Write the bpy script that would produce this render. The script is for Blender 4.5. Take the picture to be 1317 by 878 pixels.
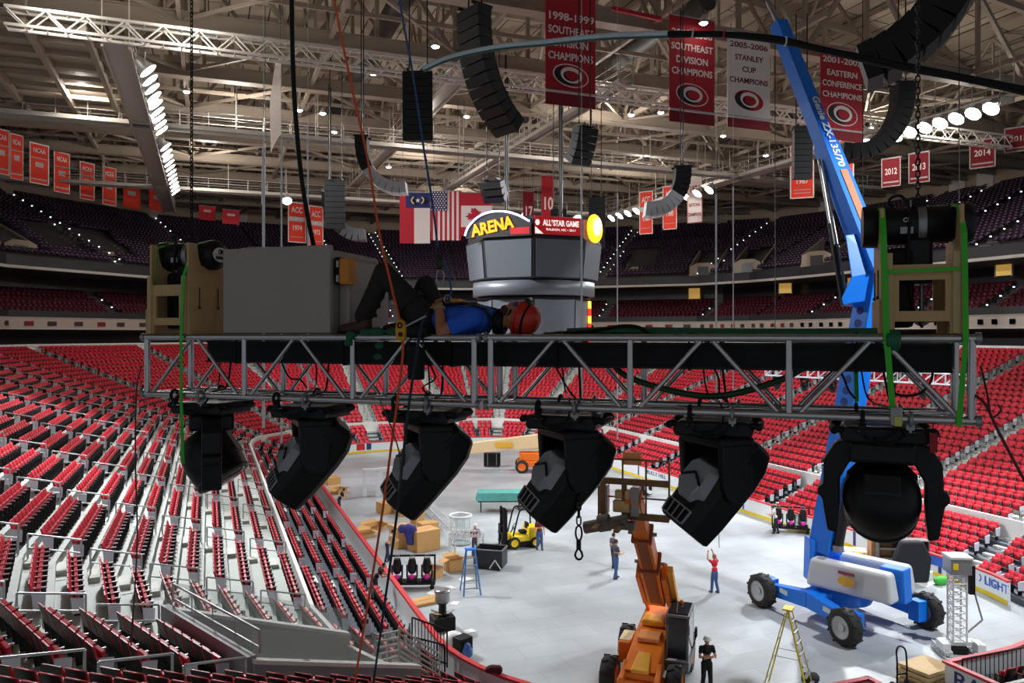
import bpy, bmesh, math, random
import numpy as np
from mathutils import Vector, Matrix, Euler

for _o in list(bpy.data.objects):
    bpy.data.objects.remove(_o, do_unlink=True)
SC = bpy.context.scene
COL = SC.collection
random.seed(7)
PI = math.pi

# ------------------------------------------------------------------ camera
FPX, IW, IH, HOR = 1009.0, 1317, 878, 430.0
CX = 658.5
TH = math.atan(390.5 / FPX)
CAM = Vector((0, 0, 12.0))
FWD = Vector((math.sin(TH), math.cos(TH), 0))
RGT = Vector((math.cos(TH), -math.sin(TH), 0))
cd = bpy.data.cameras.new('camera')
cam = bpy.data.objects.new('camera', cd)
COL.objects.link(cam)
cam.location = CAM
cam.rotation_euler = (PI / 2, 0, -TH)
cd.sensor_width = 36
cd.lens = 36 * FPX / IW
cd.shift_y = -(IH / 2 - HOR) / IW
cd.clip_start, cd.clip_end = 0.05, 500
SC.camera = cam

# ------------------------------------------------------------------ light and exposure
SC.view_settings.view_transform = 'Standard'
SC.view_settings.look = 'None'
SC.view_settings.exposure = 0.0
SC.view_settings.gamma = 1.0
SC.view_settings.use_curve_mapping = False
SC.cycles.use_denoising = True
SC.cycles.max_bounces = 5
SC.cycles.diffuse_bounces = 3
SC.cycles.sample_clamp_indirect = 4
SC.cycles.sample_clamp_direct = 30
wd = bpy.data.worlds.new('world')
SC.world = wd
wd.use_nodes = True
wd.node_tree.nodes['Background'].inputs[0].default_value = (0.85, 0.92, 1.0, 1)
wd.node_tree.nodes['Background'].inputs[1].default_value = 0.24

ROOF_U, ROOF_V = (-4.6, 48.5), (46.0, 63.5, 90.0)
CATZ = 27.5


def spot(loc, aim, watts, deg=75, blend=0.6, rad=0.5, col=(0.94, 0.97, 1.0)):
    l = bpy.data.lights.new('flood_beam', 'SPOT')
    l.energy, l.spot_size, l.spot_blend, l.shadow_soft_size, l.color = watts, math.radians(deg), blend, rad, col
    o = bpy.data.objects.new('flood_beam', l)
    COL.objects.link(o)
    o.location = loc
    o.rotation_euler = (Vector(aim) - Vector(loc)).to_track_quat('-Z', 'Y').to_euler()
    return o


def point(loc, watts, rad=0.3, col=(1, 0.95, 0.88)):
    l = bpy.data.lights.new('lamp_glow', 'POINT')
    l.energy, l.shadow_soft_size, l.color = watts, rad, col
    o = bpy.data.objects.new('lamp_glow', l)
    COL.objects.link(o)
    o.location = loc


KW = 1000.0
# the arena's floodlight banks on the two long catwalks, aimed across the ice and at the stands
for _v, _a, _w in ((50, 30, 44), (58, 44, 26), (70, 58, 16), (84, 70, 14)):
    spot((ROOF_U[0] + .9, _v, CATZ - .6), (30, _a, 0), _w * KW, 58)
for _v, _a, _w in ((36, 25, 105), (48, 38, 50), (60, 56, 18)):
    spot((ROOF_U[1] - .9, _v, CATZ - .6), (27.5, _a, 0), _w * KW, 54)
spot((ROOF_U[1] - .9, 44, CATZ - .6), (-2, 31, 4), 30 * KW, 54)
spot((ROOF_U[0] + .9, 49, CATZ - .8), (-4, 29, 4), 42 * KW, 62)
spot((ROOF_U[0] + .9, 64, CATZ - .8), (-6, 47, 5), 26 * KW, 64)
spot((ROOF_U[1] - .9, 62, CATZ - .6), (-7, 52, 5), 26 * KW, 54)
spot((ROOF_U[0] + .9, 54, CATZ - .6), (44, 44, 4), 44 * KW, 62)
spot((ROOF_U[0] + .9, 64, CATZ - .6), (45, 66, 4), 30 * KW, 58)
spot((ROOF_U[1] - .9, 46, CATZ - .6), (-1, 23, 3), 16 * KW, 42)
# the near cross catwalk above and right of the camera, aimed down the ice
spot((30, 10, CATZ), (25, 34, 2), 30 * KW, 58)
spot((44, 12, CATZ), (36, 46, 6), 22 * KW, 64)
spot((20, ROOF_V[1] + 1, CATZ - .6), (22, 95, 3), 17 * KW, 72)
# house lamps up in the roof steel
for _u, _v, _w in ((2, 63, 1700), (30, 56, 1700), (20, 76, 1800), (44, 74, 1700), (0, 84, 1500), (30, 96, 1500), (52, 50, 1300), (-8, 60, 900), (16, 60, 700)):
    point((_u, _v, 28.4), _w)


# ------------------------------------------------------------------ helpers
def C(X, Y, Z):
    """camera-relative metres (right, up, away) to a world point"""
    return CAM + RGT * X + Vector((0, 0, Y)) + FWD * Z


def P(x, y, Z):
    return C((x - CX) / FPX * Z, (HOR - y) / FPX * Z, Z)


def G(x, y, z=0.0):
    return P(x, y, FPX * (12.0 - z) / (y - HOR))


def to_px(p):
    d = Vector(p) - CAM
    Z = d.dot(FWD)
    if Z < .2:
        return None
    return CX + d.dot(RGT) / Z * FPX, HOR - d.z / Z * FPX, Z


def lin(c):
    c = c / 255.0
    return c / 12.92 if c <= .04045 else ((c + .055) / 1.055) ** 2.4


MATS = {}


def mat(name, rgb, rough=.5, metal=0.0, var=.12, scale=6.0, emit=0.0, ecol=None, bump=0.0, alpha=1.0, spec=None):
    if name in MATS:
        return MATS[name]
    m = bpy.data.materials.new(name)
    m.use_nodes = True
    nt = m.node_tree
    b = nt.nodes['Principled BSDF']
    c = [lin(v) for v in rgb]
    tc = nt.nodes.new('ShaderNodeTexCoord')
    nz = nt.nodes.new('ShaderNodeTexNoise')
    nz.inputs['Scale'].default_value = scale
    nz.inputs['Detail'].default_value = 4
    nt.links.new(tc.outputs['Object'], nz.inputs['Vector'])
    mx = nt.nodes.new('ShaderNodeMix')
    mx.data_type = 'RGBA'
    mx.inputs[6].default_value = [max(0, v * (1 - var)) for v in c] + [1]
    mx.inputs[7].default_value = [min(1, v * (1 + var)) for v in c] + [1]
    nt.links.new(nz.outputs['Fac'], mx.inputs[0])
    nt.links.new(mx.outputs[2], b.inputs['Base Color'])
    b.inputs['Roughness'].default_value = rough
    b.inputs['Metallic'].default_value = metal
    if spec is not None:
        b.inputs['Specular IOR Level'].default_value = spec
    if emit:
        b.inputs['Emission Color'].default_value = [lin(v) for v in (ecol or rgb)] + [1]
        b.inputs['Emission Strength'].default_value = emit
    if alpha < 1:
        b.inputs['Alpha'].default_value = alpha
    if bump:
        bp = nt.nodes.new('ShaderNodeBump')
        bp.inputs['Strength'].default_value = bump
        nt.links.new(nz.outputs['Fac'], bp.inputs['Height'])
        nt.links.new(bp.outputs[0], b.inputs['Normal'])
    MATS[name] = m
    return m


def basis(d):
    d = Vector(d).normalized()
    a = Vector((0, 0, 1)) if abs(d.z) < .9 else Vector((1, 0, 0))
    x = d.cross(a).normalized()
    return x, d.cross(x).normalized()


class MB:
    """collects shapes; build() links them as ONE mesh object"""

    def __init__(s, M=None):
        s.v, s.f, s.mi, s.sm, s.M, s.cur = [], [], [], [], M, 0

    def m(s, i):
        s.cur = i
        return s

    def add(s, vs, fs, smooth=False):
        n = len(s.v)
        if s.M is not None:
            vs = [s.M @ Vector(p) for p in vs]
        s.v += [tuple(p) for p in vs]
        for f in fs:
            s.f.append([n + i for i in f])
            s.mi.append(s.cur)
            s.sm.append(smooth)
        return s

    def hexa(s, p):
        """eight corners: bottom ring then top ring"""
        return s.add(p, [(3, 2, 1, 0), (4, 5, 6, 7), (0, 1, 5, 4), (1, 2, 6, 5), (2, 3, 7, 6), (3, 0, 4, 7)])

    def box(s, c, size, R=None):
        hx, hy, hz = size[0] / 2, size[1] / 2, size[2] / 2
        ps = [Vector(q) for q in ((-hx, -hy, -hz), (hx, -hy, -hz), (hx, hy, -hz), (-hx, hy, -hz), (-hx, -hy, hz), (hx, -hy, hz), (hx, hy, hz), (-hx, hy, hz))]
        if R is not None:
            ps = [R @ q for q in ps]
        c = Vector(c)
        return s.hexa([q + c for q in ps])

    def lohi(s, a, b):
        a, b = Vector(a), Vector(b)
        return s.box((a + b) / 2, (abs(b.x - a.x), abs(b.y - a.y), abs(b.z - a.z)))

    def bar(s, p, q, w, h, up=(0, 0, 1)):
        """a square bar from p to q, w across, h along 'up'"""
        p, q = Vector(p), Vector(q)
        d = (q - p).normalized()
        u = Vector(up)
        if abs(d.dot(u)) > .98:
            u = Vector((0, 1, 0))
        x = d.cross(u).normalized()
        y = x.cross(d).normalized()
        x, y = x * w / 2, y * h / 2
        return s.hexa([p - x - y, p + x - y, p + x + y, p - x + y, q - x - y, q + x - y, q + x + y, q - x + y])

    def tube(s, p, q, r, n=8, r2=None, caps=True):
        p, q = Vector(p), Vector(q)
        r2 = r if r2 is None else r2
        x, y = basis(q - p)
        vs = []
        for c, rr in ((p, r), (q, r2)):
            for i in range(n):
                a = 2 * PI * i / n
                vs.append(c + x * (rr * math.cos(a)) + y * (rr * math.sin(a)))
        s.add(vs, [(i, (i + 1) % n, n + (i + 1) % n, n + i) for i in range(n)], True)
        if caps:
            s.add(vs[:n], [tuple(range(n))[::-1]])
            s.add(vs[n:], [tuple(range(n))])
        return s

    def pipe(s, pts, r, n=6, closed=False):
        pts = [Vector(p) for p in pts]
        vs, N = [], len(pts)
        x = None
        for k, p in enumerate(pts):
            if closed:
                d = pts[(k + 1) % N] - pts[k - 1]
            else:
                d = pts[min(k + 1, N - 1)] - pts[max(k - 1, 0)]
            d.normalize()
            if x is None:
                x, y = basis(d)
            else:
                x = (x - d * x.dot(d))
                x = x.normalized() if x.length > 1e-6 else basis(d)[0]
                y = d.cross(x).normalized()
            rr = r[k] if isinstance(r, (list, tuple)) else r
            for i in range(n):
                a = 2 * PI * i / n
                vs.append(p + x * (rr * math.cos(a)) + y * (rr * math.sin(a)))
        fs = []
        for k in range(N if closed else N - 1):
            a, b = k * n, ((k + 1) % N) * n
            fs += [(a + i, a + (i + 1) % n, b + (i + 1) % n, b + i) for i in range(n)]
        s.add(vs, fs, True)
        if not closed:
            s.add(vs[:n], [tuple(range(n))[::-1]])
            s.add(vs[-n:], [tuple(range(n))])
        return s

    def prism(s, poly, ext):
        """extrude a planar polygon (3-D points) by vector ext"""
        poly = [Vector(p) for p in poly]
        e = Vector(ext)
        n = len(poly)
        vs = poly + [p + e for p in poly]
        return s.add(vs, [tuple(range(n))[::-1], tuple(range(n, 2 * n))] + [(i, (i + 1) % n, n + (i + 1) % n, n + i) for i in range(n)])

    def lathe(s, prof, o=(0, 0, 0), ax=(0, 0, 1), n=20, smooth=True, caps=True):
        x, y = basis(ax)
        d, o = Vector(ax).normalized(), Vector(o)
        vs = []
        for r, z in prof:
            for i in range(n):
                a = 2 * PI * i / n
                vs.append(o + d * z + x * (r * math.cos(a)) + y * (r * math.sin(a)))
        fs = []
        for k in range(len(prof) - 1):
            fs += [(k * n + i, k * n + (i + 1) % n, (k + 1) * n + (i + 1) % n, (k + 1) * n + i) for i in range(n)]
        s.add(vs, fs, smooth)
        if caps:
            s.add(vs[:n], [tuple(range(n))[::-1]])
            s.add(vs[-n:], [tuple(range(n))])
        return s

    def ball(s, c, r, sc=(1, 1, 1), n=12, R=None):
        c = Vector(c)
        vs, fs = [], []
        k = max(4, n // 2)
        for j in range(k + 1):
            t = PI * j / k
            for i in range(n):
                a = 2 * PI * i / n
                q = Vector((r * sc[0] * math.sin(t) * math.cos(a), r * sc[1] * math.sin(t) * math.sin(a), r * sc[2] * math.cos(t)))
                if R is not None:
                    q = R @ q
                vs.append(c + q)
        for j in range(k):
            for i in range(n):
                fs.append((j * n + i, (j + 1) * n + i, (j + 1) * n + (i + 1) % n, j * n + (i + 1) % n))
        return s.add(vs, fs, True)

    def ring(s, c, R, r, ax=(0, 0, 1), n=20, k=6):
        x, y = basis(ax)
        c = Vector(c)
        return s.pipe([c + x * (R * math.cos(2 * PI * i / n)) + y * (R * math.sin(2 * PI * i / n)) for i in range(n)], r, k, True)

    def build(s, name, mats, parent=None, loc=None, rot=None, bevel=0.0, seg=2, **props):
        me = bpy.data.meshes.new(name)
        me.from_pydata(s.v, [], s.f)
        if not isinstance(mats, (list, tuple)):
            mats = [mats]
        for m_ in mats:
            me.materials.append(m_)
        me.polygons.foreach_set('material_index', s.mi)
        me.polygons.foreach_set('use_smooth', s.sm)
        me.update()
        o = bpy.data.objects.new(name, me)
        COL.objects.link(o)
        if parent is not None:
            o.parent = parent
        if loc is not None:
            o.location = loc
        if rot is not None:
            o.rotation_euler = rot
        if bevel:
            b = o.modifiers.new('soft_edges', 'BEVEL')
            b.width, b.segments, b.limit_method = bevel, seg, 'ANGLE'
        for k, v in props.items():
            o[k] = v
        return o


def tag(o, label, cat, group=None, kind=None):
    o['label'], o['category'] = label, cat
    if group:
        o['group'] = group
    if kind:
        o['kind'] = kind
    return o


def thing(name, label, cat, loc=(0, 0, 0), rz=0.0, group=None, rot=None):
    o = bpy.data.objects.new(name, None)
    o.empty_display_size = .2
    COL.objects.link(o)
    o.location = loc
    o.rotation_euler = rot if rot is not None else (0, 0, rz)
    return tag(o, label, cat, group)


def struct(o):
    o['kind'] = 'structure'
    return o


def dup(root, loc=None, rz=None, label=None, group=None, rot=None, scale=None):
    def cp(o, par):
        c = o.copy()
        COL.objects.link(c)
        if par is not None:
            c.parent = par
        for ch in list(o.children):
            cp(ch, c)
        return c
    r = cp(root, None)
    if loc is not None:
        r.location = loc
    if rz is not None:
        r.rotation_euler = (0, 0, rz)
    if rot is not None:
        r.rotation_euler = rot
    if scale is not None:
        r.scale = (scale,) * 3
    if label:
        r['label'] = label
    if group:
        r['group'] = group
    return r


def text(name, body, m, parent, loc, rot, size, width=None, bold=.012, ext=.004, line=1.0, align='CENTER', label=None):
    cu = bpy.data.curves.new(name, 'FONT')
    cu.body = body
    cu.size, cu.extrude, cu.offset = size, ext, bold * size
    cu.align_x, cu.align_y = align, 'CENTER'
    cu.space_line = line
    cu.resolution_u = 3
    cu.materials.append(m)
    tmp = bpy.data.objects.new(name, cu)
    COL.objects.link(tmp)
    bpy.context.view_layer.update()
    me = bpy.data.meshes.new_from_object(tmp.evaluated_get(bpy.context.evaluated_depsgraph_get()))
    bpy.data.objects.remove(tmp, do_unlink=True)
    bpy.data.curves.remove(cu)
    o = bpy.data.objects.new(name, me)
    COL.objects.link(o)
    if parent is not None:
        o.parent = parent
    o.location, o.rotation_euler = loc, rot
    if width and len(me.vertices):
        xs = [v.co.x for v in me.vertices]
        o.scale = (width / max(1e-4, max(xs) - min(xs)), 1, 1)
    if label:
        o['label'] = label
    return o


def bez(pts, n=8):
    """a smooth curve through points (Catmull-Rom)"""
    pts = [Vector(p) for p in pts]
    out = []
    for i in range(len(pts) - 1):
        p0, p1, p2, p3 = pts[max(i - 1, 0)], pts[i], pts[i + 1], pts[min(i + 2, len(pts) - 1)]
        for k in range(n):
            t = k / n
            out.append(.5 * ((2 * p1) + (p2 - p0) * t + (2 * p0 - 5 * p1 + 4 * p2 - p3) * t * t + (3 * p1 - p0 - 3 * p2 + p3) * t ** 3))
    out.append(pts[-1])
    return out


BLACK = mat('matte_black', (9, 9, 11), .6, 0, .2, spec=.3)
BLACKP = mat('black_plastic', (10, 10, 12), .45, 0, .15, spec=.35)
STEEL = mat('galvanised_steel', (150, 150, 152), .35, .7, .1)
ALU = mat('dull_aluminium', (196, 194, 196), .24, 1.0, .12, 14)
WHITE = mat('white_paint', (226, 226, 222), .45, 0, .05)
RUBBER = mat('tyre_rubber', (38, 36, 36), .8, 0, .3, 20)
DARKST = mat('dark_steel', (44, 42, 42), .45, .5, .2)
CARD = mat('brown_cardboard', (196, 150, 92), .75, 0, .12)
# ------------------------------------------------------------------ rink floor and boards
U0, U1, V0, V1, RC = 7.7, 33.7, 19.2, 79.6, 8.5
CN = {'nl': (U0 + RC, V0 + RC), 'fl': (U0 + RC, V1 - RC), 'fr': (U1 - RC, V1 - RC), 'nr': (U1 - RC, V0 + RC)}

m = bpy.data.materials.new('rink_floor_cover')
m.use_nodes = True
nt = m.node_tree
b = nt.nodes['Principled BSDF']
tc = nt.nodes.new('ShaderNodeTexCoord')
br = nt.nodes.new('ShaderNodeTexBrick')
br.inputs['Scale'].default_value = 1
br.inputs['Brick Width'].default_value = 2.44
br.inputs['Row Height'].default_value = 1.22
br.inputs['Mortar Size'].default_value = .012
br.inputs['Color1'].default_value = (lin(166), lin(172), lin(176), 1)
br.inputs['Color2'].default_value = (lin(176), lin(182), lin(186), 1)
br.inputs['Mortar'].default_value = (lin(148), lin(153), lin(157), 1)
nt.links.new(tc.outputs['Object'], br.inputs['Vector'])
nz = nt.nodes.new('ShaderNodeTexNoise')
nz.inputs['Scale'].default_value = .22
nz.inputs['Detail'].default_value = 5
nt.links.new(tc.outputs['Object'], nz.inputs['Vector'])
cr = nt.nodes.new('ShaderNodeValToRGB')
cr.color_ramp.elements[0].color = (.72, .72, .72, 1)
cr.color_ramp.elements[1].color = (1.1, 1.1, 1.1, 1)
cr.color_ramp.elements[0].position, cr.color_ramp.elements[1].position = .35, .65
nt.links.new(nz.outputs['Fac'], cr.inputs['Fac'])
mu = nt.nodes.new('ShaderNodeMix')
mu.data_type, mu.blend_type = 'RGBA', 'MULTIPLY'
mu.inputs[0].default_value = 1
nt.links.new(br.outputs['Color'], mu.inputs[6])
nt.links.new(cr.outputs['Color'], mu.inputs[7])
nt.links.new(mu.outputs[2], b.inputs['Base Color'])
b.inputs['Roughness'].default_value = .34
b.inputs['Specular IOR Level'].default_value = .45
struct(MB().lohi((-60, -10, -.3), (110, 150, 0)).build('floor', m))

M_RED = mat('board_red_cap', (206, 52, 58), .45)
M_BWHITE = mat('board_white', (222, 226, 228), .4, 0, .03)
M_YEL = mat('kickplate_yellow', (226, 196, 30), .45)
M_GREYB = mat('board_backing_grey', (188, 192, 194), .6)
GLASS = mat('clear_glass_panel', (210, 228, 222), .08, 0, .02, alpha=.22)


def nodes_bowl():
    """the ring of stand corners, clockwise from the near left corner; each is d -> (u, v)"""
    out = []

    def corner(c, angs, tagk):
        for a in angs:
            dx, dy = math.cos(math.radians(a)), math.sin(math.radians(a))
            out.append((tagk, a, lambda d, dx=dx, dy=dy, c=c: (c[0] + (RC + d) * dx, c[1] + (RC + d) * dy)))
    A = [0, 12, 24, 66, 78, 90]
    corner(CN['nl'], [270, 258, 246, 212, 197, 180], 'nl')
    corner(CN['fl'], [180 - a for a in A], 'fl')
    corner(CN['fr'], [90 - a for a in A], 'fr')
    corner(CN['nr'], [360 - a for a in A], 'nr')
    return out


ND = nodes_bowl()
ND.append(ND[0])
# sections: (node a, node b, from, to, aisle at start, aisle at end, side)
SECS = []
for i in range(len(ND) - 1):
    ta, tb = ND[i], ND[i + 1]
    if ta[0] != tb[0]:
        n, side = {'nl': (6, 'left'), 'fl': (1, 'far'), 'fr': (6, 'right'), 'nr': (1, 'near')}[ta[0]]
    else:
        n, side = (2 if abs(ta[1] - tb[1]) > 30 else 1), ta[0]
    for k in range(n):
        ais0 = not (ta[0] == tb[0] and abs(ta[1] - tb[1]) < 20 and k == 0 and abs(ta[1] % 90) in (12, 78) and False)
        SECS.append((i, i + 1, k / n, (k + 1) / n, side, k, n))


def sec_pt(S, d, f):
    a, b_ = ND[S[0]][2](d), ND[S[1]][2](d)
    g = S[2] + (S[3] - S[2]) * f
    return (a[0] + (b_[0] - a[0]) * g, a[1] + (b_[1] - a[1]) * g)


def in_view(p, mx=260, my=260):
    q = to_px(p)
    return q is not None and -mx < q[0] < IW + mx and -my < q[1] < IH + my


# boards follow an exact rounded rectangle
def board_path():
    pts = []
    for key, a0 in (('nl', 270), ('fl', 180), ('fr', 90), ('nr', 0)):
        for k in range(13):
            a = math.radians(a0 - 90 * k / 12)
            c = CN[key]
            pts.append((c[0] + RC * math.cos(a), c[1] + RC * math.sin(a)))
    pts += [(GATE[1], V0), (GATE[0], V0)]
    pts.append(pts[0])
    return pts


GATE = (19.6, 23.0)                          # gate opening in the near boards
bp_ = board_path()
mb = MB()
for (a, b_) in zip(bp_[:-1], bp_[1:]):
    A_, B_ = Vector((a[0], a[1], 0)), Vector((b_[0], b_[1], 0))
    if (B_ - A_).length < .01:
        continue
    if not (in_view(A_) or in_view(B_)):
        continue
    d = (B_ - A_).normalized()
    n = Vector((-d.y, d.x, 0)) * .06       # outwards (away from the ice)
    e = d * .01
    ang_ = math.degrees(math.atan2((A_.y + B_.y) / 2 - CN['nr'][1], (A_.x + B_.x) / 2 - CN['nr'][0]))
    if abs(A_.y - V0) < .05 and abs(B_.y - V0) < .05 and GATE[0] - .1 < (A_.x + B_.x) / 2 < GATE[1] + .1:
        continue
    if -66 < ang_ < -23 and A_.x > CN['nr'][0]:
        continue                                # the gate in the near right corner stands open
    for z0, z1, k, w in ((.02, .22, 1, .012), (0, 1.02, 0, .06), (1.02, 1.1, 2, .10)):
        q = n * (w / .06)
        ctr = n * (-1.0) if k == 1 else n * 0
        A0, B0 = A_, B_
        A_, B_ = A_ + ctr, B_ + ctr
        mb.m(k)
        mb.hexa([A_ - q - e + Vector((0, 0, z0)), B_ - q + e + Vector((0, 0, z0)), B_ + q + e + Vector((0, 0, z0)), A_ + q - e + Vector((0, 0, z0)),
                 A_ - q - e + Vector((0, 0, z1)), B_ - q + e + Vector((0, 0, z1)), B_ + q + e + Vector((0, 0, z1)), A_ + q - e + Vector((0, 0, z1))])
        A_, B_ = A0, B0
BOARDS = struct(mb.build('wall_dasher_boards', [M_BWHITE, M_YEL, M_RED]))

# ------------------------------------------------------------------ seating bowl
LOW_TELE, LOW_MAIN = 5, 26


def row_low(i):
    """offset of the row's tread front, tread height"""
    if i < LOW_TELE:
        return .55 + .75 * i, .30 + .30 * i
    j = i - LOW_TELE
    return 4.45 + .85 * j, 2.15 + .315 * j


M_TREAD = mat('light_concrete_tread', (190, 196, 190), .7, 0, .1, 1.5)
M_TELE = mat('dark_grey_tread', (74, 80, 90), .6, 0, .1, 1.5)
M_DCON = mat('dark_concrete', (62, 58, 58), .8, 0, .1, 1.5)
M_WALLW = mat('white_wall_paint', (232, 232, 228), .6, 0, .06, 1.0)
M_BEIGE = mat('beige_wall', (172, 158, 138), .7, 0, .08, .6)
M_DARKW = mat('dark_glass_and_opening', (20, 22, 26), .3, 0, .3, .4)
M_STEP = mat('step_nosing', (205, 206, 196), .7)


def skip(S, i):
    k = (S[4], S[0], S[5])
    if k == VOMKEY and VOMR[0] <= i <= VOMR[1]:
        return True
    if S[4] == 'nr' and ND[S[0]][1] == 336 and i < LOW_TELE:
        return True
    return False


VOMKEY, VOMR = ('nl', 3, 0), (5, 10)


def sweep(rows, mats, mi, top_back=None, side_ok=None):
    mb = MB()
    mb.cur = mi
    N = rows[-1][2]
    for S in SECS:
        for (i, (d0, z0), nxt) in [(r[0], r[1], r[3]) for r in rows]:
            d1, z1 = nxt
            if skip(S, i):
                continue
            ps = [sec_pt(S, d0, 0), sec_pt(S, d0, 1), sec_pt(S, d1, 1), sec_pt(S, d1, 0)]
            if not any(in_view((p[0], p[1], z0)) for p in ps):
                continue
            q = [Vector((p[0], p[1], z0)) for p in ps]
            up = Vector((0, 0, z1 - z0))
            mb.cur = mats[1](i)
            mb.add(q + [q[3] + up, q[2] + up], [(0, 1, 2, 3), (3, 2, 5, 4)])
            if i == rows[0][0]:
                dn = Vector((0, 0, -min(z0, 1.2)))
                mb.add([q[0] + dn, q[1] + dn, q[1], q[0]], [(0, 1, 2, 3)])
    return mb.build('floor_seating_bowl' if mi == 0 else 'floor_upper_stand', mats[0])


nl = LOW_TELE + LOW_MAIN
rows = [(i, row_low(i), nl, row_low(i + 1)) for i in range(nl)]
struct(sweep(rows, ([M_TREAD, M_TELE], lambda i: 1 if i < LOW_TELE else 0), 0))
D_TOP, Z_TOP = row_low(nl)


def row_club(i):
    return 29.2 + .85 * i, 13.5 + .42 * i


def row_up(i):
    return 29.6 + .87 * i, 19.7 + .385 * i


rows = [(i, row_club(i), 7, row_club(i + 1)) for i in range(7)]
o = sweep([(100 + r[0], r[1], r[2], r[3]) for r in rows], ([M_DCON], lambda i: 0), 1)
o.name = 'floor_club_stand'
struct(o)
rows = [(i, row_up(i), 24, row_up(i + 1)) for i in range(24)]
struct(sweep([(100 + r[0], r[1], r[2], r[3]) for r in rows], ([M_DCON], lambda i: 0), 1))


def ring_strip(name, prof, mats, close=False, sides=None, **kw):
    """a wall or band following the stand: prof = [(d, z, material)]"""
    mb = MB()
    for S in SECS:
        if sides and S[4] not in sides:
            continue
        for (d0, z0, k), (d1, z1, _k) in zip(prof[:-1], prof[1:]):
            ps = [(sec_pt(S, d0, 0), z0), (sec_pt(S, d0, 1), z0), (sec_pt(S, d1, 1), z1), (sec_pt(S, d1, 0), z1)]
            if not any(in_view((p[0][0], p[0][1], p[1])) for p in ps):
                continue
            mb.cur = k
            mb.add([(p[0][0], p[0][1], p[1]) for p in ps], [(0, 1, 2, 3)])
    return struct(mb.build(name, mats, **kw))


M_DBAND = mat('charcoal_fascia', (34, 34, 40), .5, 0, .1, .5)
M_LINE = mat('pale_fascia_lip', (196, 190, 182), .5, 0, .05, .5)
M_RIBBON = mat('ribbon_board_face', (186, 172, 160), .4, 0, .1, .3)
M_RIM = mat('rim_beam_paint', (148, 138, 124), .6, 0, .08, .5)
# wall behind the lower bowl, concourse gap, ribbon board, club fascia
ring_strip('wall_lower_bowl_back', [(D_TOP - .1, Z_TOP - .35, 0), (D_TOP - .1, Z_TOP + .75, 0), (D_TOP + .12, Z_TOP + .75, 0), (D_TOP + .12, Z_TOP - .35, 0)], [M_WALLW])
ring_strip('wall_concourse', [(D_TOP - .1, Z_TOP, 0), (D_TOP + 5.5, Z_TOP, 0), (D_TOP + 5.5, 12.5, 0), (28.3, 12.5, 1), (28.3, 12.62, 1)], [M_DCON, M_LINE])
ring_strip('trim_ribbon_board', [(28.3, 12.62, 0), (28.3, 13.55, 1), (28.25, 13.6, 1), (28.5, 13.7, 2), (28.5, 14.35, 2), (28.7, 14.35, 2), (29.3, 13.5, 2)], [M_RIBBON, M_LINE, M_DBAND])
ring_strip('wall_suite_front', [(35.1, 16.4, 0), (35.1, 18.3, 1), (28.6, 18.3, 1), (28.6, 18.35, 2), (28.6, 18.62, 3), (28.7, 18.62, 3), (28.7, 19.6, 3), (28.9, 19.6, 3), (29.6, 19.65, 3)],
           [M_DARKW, M_DCON, M_LINE, M_DBAND])
ring_strip('trim_fascia_lip', [(28.55, 18.36, 0), (28.55, 18.62, 0), (28.72, 18.64, 0)], [M_LINE])
DT, ZT = row_up(24)
ring_strip('wall_upper_back', [(DT, ZT - .4, 0), (DT, ZT + 1.9, 0), (DT + .1, ZT + 1.9, 1), (DT - .6, ZT + 1.95, 1), (DT - .6, ZT + 2.6, 1), (DT + .6, ZT + 2.6, 1), (DT + .6, 31.6, 2)], [M_BEIGE, M_RIM, M_DARKW])
# white dividing wall between the floor seats and the fixed rows, with a lip
ring_strip('wall_dividing', [(4.28, 1.4, 0), (4.28, 2.62, 0), (4.42, 2.62, 0), (4.42, 2.1, 0)], [M_WALLW])


def ring_dist(u, v):
    cx, cy = min(max(u, U0 + RC), U1 - RC), min(max(v, V0 + RC), V1 - RC)
    return math.hypot(u - cx, v - cy) - RC


def ray_to(x, y, d, z=None):
    for k in range(600):
        Z = 40 + .2 * k
        p = P(x, y, Z)
        if ring_dist(p.x, p.y) >= d and p.y > 30:
            return p, Z
    return P(x, y, 120), 120


VOMS = []
for x, y in ((24, 322), (85, 322), (146, 340), (640, 352), (822, 352), (905, 350), (962, 345), (1052, 342)):
    p, Z = ray_to(x, y, 30.5)
    VOMS.append((p, (Vector((20.7, 49.4, 0)) - Vector((p.x, p.y, 0))).normalized()))


def in_vom(x, y):
    for p, c in VOMS:
        r = Vector((x - p.x, y - p.y, 0))
        a, s_ = -r.dot(c), abs(r.x * c.y - r.y * c.x)
        if -1.2 < a < 6.6 and s_ < 2.3:
            return True
    return False
# ------------------------------------------------------------------ stadium seats
S_RED = mat('seat_red_plastic', (200, 22, 46), .42, 0, .08, 3)
S_REDL = mat('seat_red_pan', (186, 26, 46), .42, 0, .08, 3)
S_BLK = mat('seat_black_plastic', (20, 18, 20), .5, 0, .1, 3)
S_GLINT = mat('seat_edge_glint', (168, 160, 164), .35, .3, .05, 3)  # glints put into the colour of pan lips and armrest tops
S_DARK = mat('seat_deep_maroon', (92, 30, 48), .5, 0, .1, 3)
S_PURP = mat('seat_dark_purple', (58, 36, 62), .45, 0, .1, 3)
S_CLUB = mat('seat_club_shaded', (84, 18, 36), .5, 0, .1, 3)  # crimson darkened for the shadow over the club level


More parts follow.
